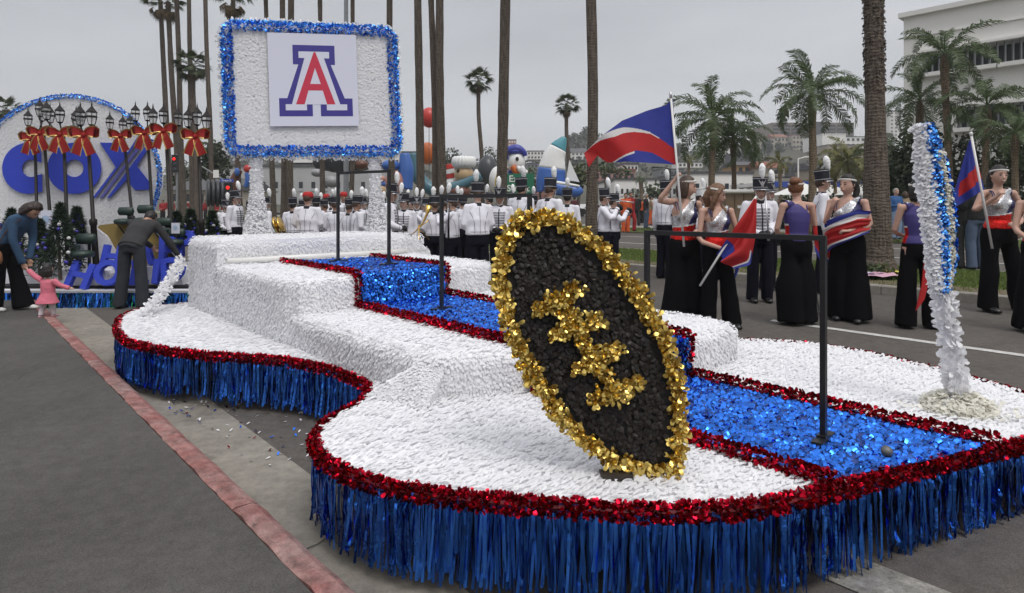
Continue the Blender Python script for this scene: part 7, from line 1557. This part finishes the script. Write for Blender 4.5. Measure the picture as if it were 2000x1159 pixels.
# C: outer round at left, straight right side; O ring; X of bars with slanting stripes
oc = [(80, 279)]+arc(56, 329, 52, 50, math.pi/2, 3*math.pi/2, 28)+[(83, 375)]; hc = [(81, 318)]+arc(61, 329, 18, 17, math.radians(55), math.radians(305), 28)+[(82, 340)]
bl('letter_c', oc, hc); bl('letter_o', arc(145, 329, 53, 50, 0, 2*math.pi, 41), arc(145, 329, 18, 17, 0, 2*math.pi, 41))
bl('letter_x', [(195, 279), (236, 279), (249, 298), (272, 262), (276, 267), (187, 386), (181, 386), (226, 327)])
bl('letter_x', [(209, 387), (284, 286), (288, 293), (267, 324), (293, 357), (293, 370), (264, 372), (247, 352), (214, 387)])
o = bl('letter_stripe', [(195, 387), (279, 272), (283, 277), (200, 387)], d=-.012); o.data.materials[0] = mat('letter_violet', (.11, .11, .42), .8, var=.3, vscale=50)
# HAPPY HOLIDAYS letters leaning back on the deck
def bigletter(ch, x, ybase, ht, Y, lab, rz=0.0, off=.02):
    sz = 1.2*ht*Y/1213/.72; c = ond(x, ybase-ht/2, Y); r = thing('letter', lab, 'letter', (c.x, c.y, ond(x, ybase, Y).z), 'blue letters of the holiday greeting'); text_mesh(ch, sz, .09, M_lblue, 'letter_body', r, (c.x, c.y, c.z), (math.pi/2-.28, rz, 0), off)
for ch, x, yb, ht, Y, lab, rz in (('H', 157, 560, 40, FY+.12, 'blue letter H just right of the toddler, at the deck edge', .22), ('O', 212, 556, 40, FY+.14, 'blue letter O left of the bending man leg', .1), ('L', 272, 555, 40, FY+.16, 'blue letter L seen between the bending man legs', 0), ('I', 306, 552, 38, FY+.18, 'blue letter I right of the bending man', -.06), ('D', 338, 548, 38, FY+.2, 'blue letter D lying tilted near the white petal rope', -.2),
                               ('H', 219, 520, 34, FY+.55, 'blue letter H of the upper row left of the bending man', .05), ('A', 283, 516, 36, FY+.55, 'blue letter A of the upper row beside the bending man arm', 0), ('P', 328, 512, 42, FY+.5, 'blue letter P of the upper row right of the bending man hand', -.12), ('P', 362, 498, 40, FY+.6, 'blue letter P of the upper row beside the white rear box', -.15)):
    bigletter(ch, x, yb, ht, Y, lab, rz)
# lamp posts with lantern clusters and red bows
M_lglass = mat('lantern_glass', (.75, .76, .77), .08); M_lglass.node_tree.nodes['Principled BSDF'].inputs['Alpha'].default_value = .28; M_ribbon = mat('red_velvet_ribbon', (.31, .010, .009), .8, bump=.3, bscale=25); M_ribgold = mat('gold_ribbon_edge', (.62, .42, .15), .3, .8)
def lantern(root, c, s):
    hd = link('lantern', raw_mesh('lantern', *(lambda b: (b.V, b.F))(MB().lathe(c, [(.02*s, -.02*s), (.055*s, 0), (.06*s, .012*s)], 6)), M_iron), root); L = rootloc(root)
    for v in hd.data.vertices: v.co -= L
    b = MB(); b.lathe(c, [(.056*s, .012*s), (.088*s, .15*s), (.083*s, .235*s)], 6); b.build('glass', M_lglass, hd)
    b = MB()
    for k in range(6):
        a = 2*math.pi*k/6; d = lambda r, z: V3(c)+V3((r*s*math.cos(a), r*s*math.sin(a), z*s)); b.tube([d(.058, .012), d(.091, .15), d(.085, .24)], .005*s, 4)
    b.lathe(c, [(.092*s, .145*s), (.102*s, .152*s), (.102*s, .165*s), (.092*s, .172*s)], 6, cap=False); b.lathe(c, [(.100*s, .235*s), (.096*s, .247*s), (.05*s, .30*s), (.022*s, .34*s), (.012*s, .36*s), (.016*s, .375*s), (.006*s, .41*s), (.001, .45*s)], 6); b.build('cage', M_iron, hd)
def bow(label, c, s, Y):
    r = thing('ribbon_bow', label, 'bow', c, 'red bows on the lamp posts'); c = V3(c)
    def band(name, pts, w, m, dz):
        b = MB(); P = smooth_closed([tuple(p) for p in pts], 5, False); n = len(P); V = []
        for i, q in enumerate(P):
            ww = np.interp(i/(n-1), np.linspace(0, 1, len(w)), w); t = V3(P[min(i+1, n-1)])-V3(P[max(i-1, 0)]); up = V3((-t.z, 0, t.x)).normalized(); up = up if up.length > 0 else V3((0, 0, 1))
            V += [V3(q)+up*ww*f+V3((0, g, 0)) for f, g in ((-1, dz), (-.78, 0), (.78, 0), (1, dz))]
        F = [(4*i+k, 4*i+k+1, 4*i+k+5, 4*i+k+4) for i in range(n-1) for k in range(3)]; mi = [1, 0, 1]*(n-1)
        L = rootloc(r); link(name, raw_mesh(name, np.array([tuple(v) for v in V])-np.array(L), F, [m, M_ribgold], mi, True), r)
    for sd in (-1, 1):
        band('loop', [c, c+V3((sd*.09*s, -.05*s, .05*s)), c+V3((sd*.195*s, -.06*s, .06*s)), c+V3((sd*.21*s, .0, .05*s)), c+V3((sd*.11*s, .06*s, .03*s)), c+V3((0, .04*s, 0))], [.035*s, .085*s, .115*s, .11*s, .08*s, .03*s], M_ribbon, -.012)
        band('tail', [c+V3((0, -.01*s, 0)), c+V3((sd*.06*s, -.05*s, -.13*s)), c+V3((sd*.15*s, -.03*s, -.37*s))], [.035*s, .085*s, .105*s], M_ribbon, -.008)
    b = MB(); b.ball(c+V3((0, -.03*s, 0)), (.045*s, .04*s, .05*s), 10, 7); b.build('knot', M_ribbon, r, True)
posts = [(72, 420, 68, 272, 10.9, .95, 'leftmost', [(-12, 246), (10, 236)]), (98, 425, 85, 262, 10.7, 1.0, 'second from the left', [(-5, 228), (12, 240)]), (131, 440, 124, 264, 10.4, 1.05, 'third from the left', [(-26, 235), (-5, 240), (16, 246)]), (188, 520, 171, 265, 9.95, 1.12, 'fourth from the left, before the letter O', [(-28, 250), (-10, 246), (14, 246)]), (259, 430, 241, 267, 10.7, .92, 'before the letter X', [(-20, 254), (-8, 256), (10, 254)]), (298, 430, 288, 261, 10.6, .98, 'right of the letter X', [(-16, 238), (0, 236), (18, 244)]), (333, 435, 325, 257, 10.3, 1.02, 'second from the right', [(-20, 245), (-2, 242), (16, 244)]), (394, 460, 387, 268, 10.0, 1.05, 'rightmost, left of the sign', [(-22, 248), (3, 246), (17, 252)])]
for (xb, yb, xt, yt, Y, s, lab, lan) in posts:
    Y += FO
    b0, t0 = ond(xb, yb, Y), ond(xt, yt, Y); lp_ = thing('lamp_post', 'dark lantern post with red bow, %s' % lab, 'lamp post', (b0.x, b0.y, zf), 'lantern posts on the holiday float'); foot = b0+(b0-t0)*((b0.z-zf)/(t0.z-b0.z)); foot.z = zf
    ax_ = (t0-foot); b = MB(); b.tube([foot, foot+ax_*.10, foot+ax_*.12, foot+ax_*.40, foot+ax_*.41, foot+ax_*.44, foot+ax_*.45, t0+V3((0, 0, .06))], [.075*s, .06*s, .045*s, .040*s, .052*s, .052*s, .028*s, .024*s], 10); b.build('post', M_iron, lp_, True)
    for dx, yl in lan:
        q = ond(xt+dx, yl, Y); q.y += .12*math.sin(dx*1.3); b = MB(); b.tube([t0+V3((0, 0, .03)), (t0+q)/2+V3((0, 0, -.05)), q+V3((0, 0, -.01))], .012, 6); b.build('arm', M_iron, lp_, True); lantern(lp_, q, .80*s)
    bow('red gold edged bow on the lantern post %s' % lab, ond(xt, yt, Y)+V3((0, -.07, 0)), .78*s, Y)
# small christmas trees
M_fir = mat('fir_needles', (.030, .055, .032), .8, rnd=.5); M_bb = mat('blue_bauble', (.06, .05, .36), .25, .3); M_wb2 = mat('white_bauble', (.62, .62, .62), .3)
for i, (xb, yb, xt, yt, Y, lab) in enumerate(((118, 535, 111, 398, 9.65, 'tallest christmas tree, right of the bending woman'), (78, 528, 76, 432, 9.85, 'christmas tree just right of the woman in denim'), (150, 470, 148, 410, 10.2, 'small christmas tree behind the tallest one'), (22, 500, 18, 412, 10.1, 'christmas tree left of the bending woman'), (372, 470, 370, 415, 10.2, 'christmas tree right of the green seats'), (415, 470, 412, 418, 10.4, 'christmas tree at the left foot of the sign'), (345, 465, 346, 420, 10.6, 'christmas tree behind the green seats'))):
    Y += FO; b0, t0 = ond(xb, yb, Y), ond(xt, yt, Y); h = (t0-b0).length; r_ = h*.36; tr_ = thing('christmas_tree', lab, 'christmas tree', b0, 'small decorated christmas trees'); b = MB(); b.tube([b0+V3((0, 0, -.1)), t0], [.03, .008], 6); b.build('trunk', M_bark, tr_)
    n = 2600; t = rng.random(n)**.75; tier = .72+.28*np.abs(np.sin(t*22)); rad = r_*(1-t)*tier; aa = rng.uniform(0, 6.28, n); lob = 1+.25*np.sin(aa*5+t*9); ra = rad*lob*np.sqrt(rng.uniform(.2, 1, n)); P = np.array(b0)+np.column_stack([np.cos(aa)*ra, np.sin(aa)*ra, .06+t*h*.94-ra*.25]); rv = np.column_stack([np.cos(aa), np.sin(aa), -.2*np.ones(n)])
    ax = frames(np.tile(UP, (n, 1))+rng.normal(0, .6, (n, 3)), rv, .5, (-.3, .5), .5); scatter_obj('needles', tuft, P, ax, .025, rng.uniform(.05, .10, n), M_fir, tr_)
    for k in range(11): t = .08+.8*k/11; a = -math.pi/2+1.25*math.sin(k*2.4+i); rr = r_*(1-t)*1.0; b = MB(); b.ball(b0+V3((math.cos(a)*rr, math.sin(a)*rr, .05+t*h*.9)), .030, 10, 7); b.build('bauble', M_bb if k % 3 else M_wb2, tr_, True)
# green padded seats
for i, (x, yh, yc, Y, s, lab) in enumerate(((168, 467, 496, 9.75, 1.15, 'green padded seat nearest, beside the fourth lantern post'), (246, 413, 433, 10.3, .95, 'green padded seat left of two behind the bending man'), (284, 409, 431, 10.35, .98, 'green padded seat right of two behind the bending man'), (320, 434, 450, 10.2, .98, 'green padded seat right of the bending man head'), (346, 455, 473, 10.0, .98, 'green padded seat beside the white rear box'))):
    Y += FO; h0, c0 = ond(x, yh, Y), ond(x, yc, Y); r = thing('padded_seat', lab, 'seat', (c0.x, c0.y, zf), 'green padded seats on the holiday float'); b = MB(); w_ = .135*s
    b.tube([h0+V3((-w_, 0, 0)), h0+V3((-w_*.85, 0, 0)), h0+V3((w_*.85, 0, 0)), h0+V3((w_, 0, 0))], [(.03, .03), (.052*s, .075*s), (.052*s, .075*s), (.03, .03)], 12, side=(0, 1, 0)); b.build('headrest', M_seat, r, True)
    b = MB(); b.lathe(c0+V3((0, -.08, 0)), [(.08*s, -.05*s), (.14*s, -.035*s), (.15*s, .0), (.135*s, .04*s), (.06*s, .055*s)], 16); b.build('cushion', M_seat, r, True)
    b = MB(); b.box((h0.x, h0.y+.08, (h0.z+zf)/2), (.04, .03, h0.z-zf)); b.tube([c0+V3((-.1*s, -.08, -.04)), c0+V3((-.03, .05, -.25))], .012, 6); b.tube([c0+V3((.1*s, -.08, -.04)), c0+V3((.03, .05, -.25))], .012, 6); b.build('frame', M_black_metal, r)
for i, (x, y, Y, lab) in enumerate(((150, 485, 9.9, 'white placard with pale blue mark behind the nearest green seat'), (90, 430, 10.3, 'white placard behind the tallest christmas tree'), (343, 446, 9.95, 'small white placard right of the bending man'))):
    Y += FO; q = ond(x, y, Y); r = thing('placard', lab, 'placard', (q.x, q.y, zf)); s = .8 if i == 2 else 1.5; b = MB(); b.box(q, (.17*s, .012, .22*s), 0); b.build('card', M_plate, r); b = MB(); b.lathe(q+V3((0, -.009, .01)), [(.045*s, 0), (.045*s, .003)], 14, M=Matrix.Rotation(math.pi/2, 3, 'X')); b.build('mark', mat('pale_blue_print', (.38, .50, .68), .6), r); b = MB(); b.box((q.x, q.y+.012, (q.z+zf)/2), (.025, .012, q.z-zf)); b.build('stake', M_wood, r)
b = MB(); q = ond(4, 442, 10.4); b.grid(lambda u, v: ond(-14+u*24, 430+v*26+8*u*(1-v), 10.4)+V3((0, .03*math.sin(u*6), 0)), 8, 9); me_ = b.build('flag_scrap', [FL_B, FL_R, FL_W], None, True); me_.data.polygons.foreach_set('material_index', np.array([0 if p % 9 < 4 else (1 if p % 9 < 6 else 2) for p in range(72)], dtype=np.int32)); tag(me_, 'corner of a blue red and white flag at the left picture edge', 'flag')

# ================================================================ PARADE BALLOONS
def bal(name, c, rough=.35): return mat('balloon_'+name, c, rough, var=.05, vscale=1.2, bump=.12, bscale=1.5)
B_white, B_red, B_blue, B_dark, B_teal, B_yel, B_or, B_flesh, B_navy, B_tq, B_pink, B_brn, B_gry = bal('white', (.78, .78, .77)), bal('red', (.50, .035, .025)), bal('blue', (.045, .13, .42)), bal('dark', (.045, .05, .055)), bal('teal', (.06, .15, .19)), bal('yellow', (.60, .42, .03)), bal('orange', (.55, .13, .02)), bal('flesh', (.52, .36, .20)), bal('navy', (.045, .055, .32)), bal('turquoise', (.07, .28, .34)), bal('pink', (.48, .22, .17)), bal('brown', (.12, .045, .025)), bal('grey', (.28, .28, .29))
def pb_(b, x, y, Y, rx, rz, ry=None, dy=0.0): c = ond(x, y, Y); b.ball((c.x, c.y+dy, c.z), (rx*Y/1213, (ry or rx)*Y/1213, rz*Y/1213), 22, 14)
def pt_(b, pts, Y, rad, seg=14): b.tube([tuple(q) for q in smooth_closed([tuple(ond(x, y, Y)) for x, y in pts], 6, False)], [float(np.interp(i/(6*(len(pts)-1)), np.linspace(0, 1, len(rad)), rad))*Y/1213 for i in range(6*(len(pts)-1)+1)], seg)
def balloon(name, label, anchor, Y): p = ond(*anchor, Y); return thing(name, label, 'parade balloon', (p.x, p.y, .45))
r = balloon('ball_balloon', 'round red ball balloon between the three palm trunks', (838, 230), 44); b = MB(); pb_(b, 838, 230, 44, 17, 20); b.build('envelope', B_red, r, True); b = MB(); pt_(b, [(838, 250), (838, 300), (838, 400)], 44, [.6, .5, .5], 6); b.build('tether', M_black_metal, r)
r = balloon('chef_balloon', 'chef balloon with white toque and round tan face', (905, 400), 40); b = MB(); pb_(b, 906, 341, 40, 19, 18); b.build('face', B_flesh, r, True); b = MB(); pb_(b, 906, 317, 40, 24, 11); b.lathe(ond(906, 330, 40), [(.50, 0), (.58, .35)], 20)
for k in range(11): a = math.pi*(k/10.0)+math.pi; q = ond(906, 317, 40); b.ball(q+V3((math.cos(a)*.60, math.sin(a)*.60, 0)), (.21, .21, .36), 12, 9)
b.build('toque', B_white, r, True)
b = MB(); pb_(b, 896, 335, 40, 3.0, 3.8, 2, -.52); b.build('eye', M_eye, r, True); b = MB(); pt_(b, [(880, 352), (885, 380), (880, 410)], 40.4, [14, 18, 16]); b.build('coat', B_white, r, True)
r = balloon('stripe_balloon', 'red and white striped sleeve balloon left of the chef face', (879, 380), 41)
for k in range(5): b = MB(); pt_(b, [(876+1.6*k, 326+9*k-4.5), (877.5+1.6*k, 326+9*k+5)], 41, [9.5, 10], 16); b.build('stripe', B_red if k % 2 == 0 else B_white, r, True)
r = balloon('arm_balloon', 'long teal curved balloon in front of the chef', (870, 400), 39); b = MB(); pt_(b, [(806, 300), (814, 340), (842, 369), (888, 366), (940, 344)], 39, [11, 13, 13, 11, 8], 18); b.build('envelope', B_teal, r, True); b = MB(); pb_(b, 898, 376, 39.2, 24, 14); b.build('lower_body', B_brn, r, True)
r = balloon('round_balloon', 'orange rounded balloon with red side behind the palm trunks', (835, 330), 46); b = MB(); pb_(b, 835, 300, 46, 18, 22); b.build('envelope', B_or, r, True); b = MB(); pt_(b, [(853, 278), (855, 300), (853, 330)], 45.6, [5, 6, 5]); b.build('side', B_red, r, True)
r = balloon('dark_balloon', 'dark grey dome balloon left of the leaning palm trunk', (950, 340), 45); b = MB(); pb_(b, 952, 335, 45, 20, 31); b.build('envelope', B_dark, r, True)
r = balloon('bird_balloon', 'white bird balloon in a blue cap with an orange beak', (1008, 340), 40); b = MB(); pb_(b, 1008, 316, 40, 18, 21); b.build('head', B_white, r, True); b = MB(); pt_(b, [(990, 312), (988, 300), (996, 293), (1010, 291), (1022, 297), (1026, 305)], 39.7, [4, 6, 8, 9, 6, 4], 14); pb_(b, 1006, 297, 40, 18, 8); b.build('cap', B_navy, r, True)
b = MB(); pt_(b, [(1000, 325), (1008, 335), (1018, 338)], 39.3, [6, 6.5, 4], 12); b.build('beak', B_or, r, True); b = MB(); pt_(b, [(1010, 326), (1020, 334), (1030, 338)], 39.1, [3, 7, 4], 12); b.build('bill_tip', B_white, r, True)
b = MB(); pb_(b, 1010, 312, 40, 3.2, 4.2, 2, -.62); b.build('eye', M_eye, r, True); b = MB(); pt_(b, [(994, 334), (1006, 345), (1022, 344)], 39.6, [4, 5, 3], 10); b.build('scarf', B_navy, r, True); b = MB(); pt_(b, [(992, 345), (985, 375), (985, 405)], 40.3, [12, 20, 18], 14); b.build('body', B_white, r, True)
r = balloon('egg_balloon', 'yellow and white egg shaped balloon left of the green street sign', (975, 400), 42); b = MB(); pb_(b, 972, 352, 42, 17, 27); b.build('envelope', B_white, r, True); b = MB(); pb_(b, 980, 356, 41.6, 14, 24); b.build('yellow_side', B_yel, r, True)
r = balloon('sailboat_balloon', 'sailboat balloon with white sail, turquoise top and blue hull', (1100, 380), 42)
def sail(z0, z1): return None
sp_ = [(1078, 372, 30), (1076, 352, 29), (1078, 330, 27), (1082, 308, 22), (1090, 290, 17), (1098, 277, 10), (1103, 268, 3)]
for nm, i0, i1, m in (('hull_band', 0, 2, B_blue), ('sail', 2, 4, B_white), ('sail_tip', 4, 6, B_tq)):
    b = MB(); P = smooth_closed([tuple(ond(x, y, 42)) for x, y, q in sp_], 5, False)[i0*5:i1*5+1]; W_ = [np.interp(k/5, range(7), [q[2] for q in sp_])*42/1213 for k in range(i0*5, i1*5+1)]; b.tube(P, [(float(w_), float(w_)*.5) for w_ in W_], 18, side=(1, 0, 0)); b.build(nm, m, r, True)
b = MB(); pt_(b, [(1062, 362), (1090, 368), (1125, 374), (1136, 368)], 41.4, [10, 14, 12, 5], 16); b.build('hull', B_blue, r, True); b = MB(); pt_(b, [(1068, 354), (1095, 358), (1132, 364)], 41.1, [3, 3.5, 2], 10); b.build('gunwale', B_white, r, True); b = MB(); b.prism([(1112, 312), (1132, 356), (1106, 352)], lambda x, y: ond(x, y, 41.6), lambda x, y: ond(x, y, 41.9)); b.build('jib', B_white, r)
r = balloon('creature_balloon', 'blue balloon figure with pink face right of the sign', (775, 400), 36); b = MB(); pt_(b, [(790, 300), (793, 330), (790, 370)], 36.4, [9, 15, 16], 14); pb_(b, 763, 324, 36.3, 18, 12); b.build('blue_body', B_blue, r, True); b = MB(); pb_(b, 770, 357, 36, 18, 24); b.build('face', B_pink, r, True); b = MB(); pb_(b, 777, 345, 36, 2.6, 3.6, 2, -.5); b.build('eye', B_blue, r, True); b = MB(); pt_(b, [(764, 362), (772, 368), (781, 364)], 35.45, [1.4, 1.8, 1.4], 8); b.build('mouth', B_brn, r, True)
r = balloon('cap_balloon', 'small balloon in pink and blue just left of the tall profile player', (746, 400), 33); b = MB(); pb_(b, 745, 350, 33, 8, 7); b.build('cap', B_pink, r, True); b = MB(); pt_(b, [(739, 360), (752, 360)], 33, [5, 5]); b.build('band', B_blue, r, True); b = MB(); pb_(b, 746, 372, 33, 8, 10); b.build('face', B_flesh, r, True)
r = balloon('black_balloon', 'large black balloon body hanging behind the sign', (675, 330), 46); b = MB(); pt_(b, [(615, 322), (645, 312), (685, 310), (722, 318)], 46, [10, 26, 30, 14], 18); b.build('envelope', B_dark, r, True); b = MB(); pb_(b, 648, 355, 44, 14, 12); pb_(b, 620, 338, 44, 12, 8); b.build('pale_paw', B_gry, r, True); b = MB(); pb_(b, 706, 322, 45, 13, 10); pb_(b, 738, 318, 45, 8, 8); b.build('brown_tail', B_brn, r, True)
r = balloon('horse_balloon', 'brown balloon figure with red and blue parts beside the left sign post', (462, 400), 34); b = MB(); pt_(b, [(468, 332), (458, 352), (454, 385), (456, 415)], 34, [6, 9, 11, 8], 12); b.build('body', B_brn, r, True); b = MB(); pb_(b, 484, 330, 33.8, 8, 8); b.build('red_head', B_red, r, True); b = MB(); pb_(b, 463, 336, 33.7, 5, 8); pt_(b, [(482, 338), (484, 352), (480, 366)], 33.7, [4, 5, 4]); b.build('blue_strap', B_blue, r, True)
r = balloon('wheel_balloon', 'black ribbed wheel balloon left of the blue street sign', (424, 410), 30); b = MB(); q = ond(425, 378, 30); 
for k in range(5): b.lathe(q+V3((0, 0, 0)), [(.55, -.5+.2*k), (.66, -.46+.2*k), (.66, -.36+.2*k), (.55, -.32+.2*k)], 22, M=Matrix.Rotation(.5, 3, 'Z') @ Matrix.Rotation(math.pi/2, 3, 'Y'))
b.build('tread', B_dark, r, True)
# ================================================================ CONFETTI AND LITTER ON THE GROUND
def confetti(name, m, n, sx_, pts, s0):
    P = []
    for k in range(n):
        x, y = pts(k); q = onz(x, y, .02); u, v = toUV(q); z = .012 if v < 1.44 else zroad(v)+.008; q = onz(x, y, z); P.append(tuple(q))
    ax = frames(np.tile(UP, (n, 1)), rng.normal(0, 1, (n, 3))*np.array([1, 1, 0]), 1, (0, .35), .2); P = np.array(P); tm = leaf_tmpl(.1, .05); L = None
    for i in range(n):
        pass
    base = raw_mesh('confetti', tm[0]*np.array([sx_, s0, s0]), tm[1], m); S, D, Nr = ax
    for i in range(n):
        o = link('confetti', base); o.matrix_basis = Matrix(((S[i][0], D[i][0], Nr[i][0], P[i][0]), (S[i][1], D[i][1], Nr[i][1], P[i][1]), (S[i][2], D[i][2], Nr[i][2], P[i][2]), (0, 0, 0, 1)))
        tag(o, name, 'confetti', 'fallen foil and paper petals')
rr_ = np.random.default_rng(12)
def pts_near(k): return (rr_.uniform(400, 612), 0) if False else (lambda x: (x, np.interp(x, [330, 390, 470, 540, 612], [800, 835, 900, 930, 900])-rr_.uniform(0, 1)**.8*np.interp(x, [330, 390, 470, 540, 612], [20, 50, 115, 150, 95])))(rr_.uniform(330, 612)**1.0)
confetti('small white paper petal fallen on the road beside the float waist', M_petal, 40, .014, pts_near, .030); confetti('small blue foil petal fallen on the road beside the float waist', M_blue_foil, 40, .014, pts_near, .032); confetti('small red foil petal fallen on the road beside the float waist', M_red_foil, 14, .016, pts_near, .026)
confetti('pale speck of litter on the dark asphalt pavement', M_petal_old, 18, .009, lambda k: (rr_.uniform(20, 330), rr_.uniform(690, 1050)), .02)
# ================================================================ HAZE
hz = bpy.data.materials.new('haze'); hz.use_nodes = True; t = hz.node_tree; t.nodes.remove(t.nodes['Principled BSDF'])
pv = t.nodes.new('ShaderNodeVolumePrincipled'); pv.inputs['Color'].default_value = (.86, .88, .92, 1); pv.inputs['Density'].default_value = 0.0008; t.links.new(pv.outputs[0], t.nodes['Material Output'].inputs['Volume'])
b = MB(); b.box((0, 350, 34), (1900, 1200, 71)); o = b.build('haze', hz); o['kind'] = 'stuff'
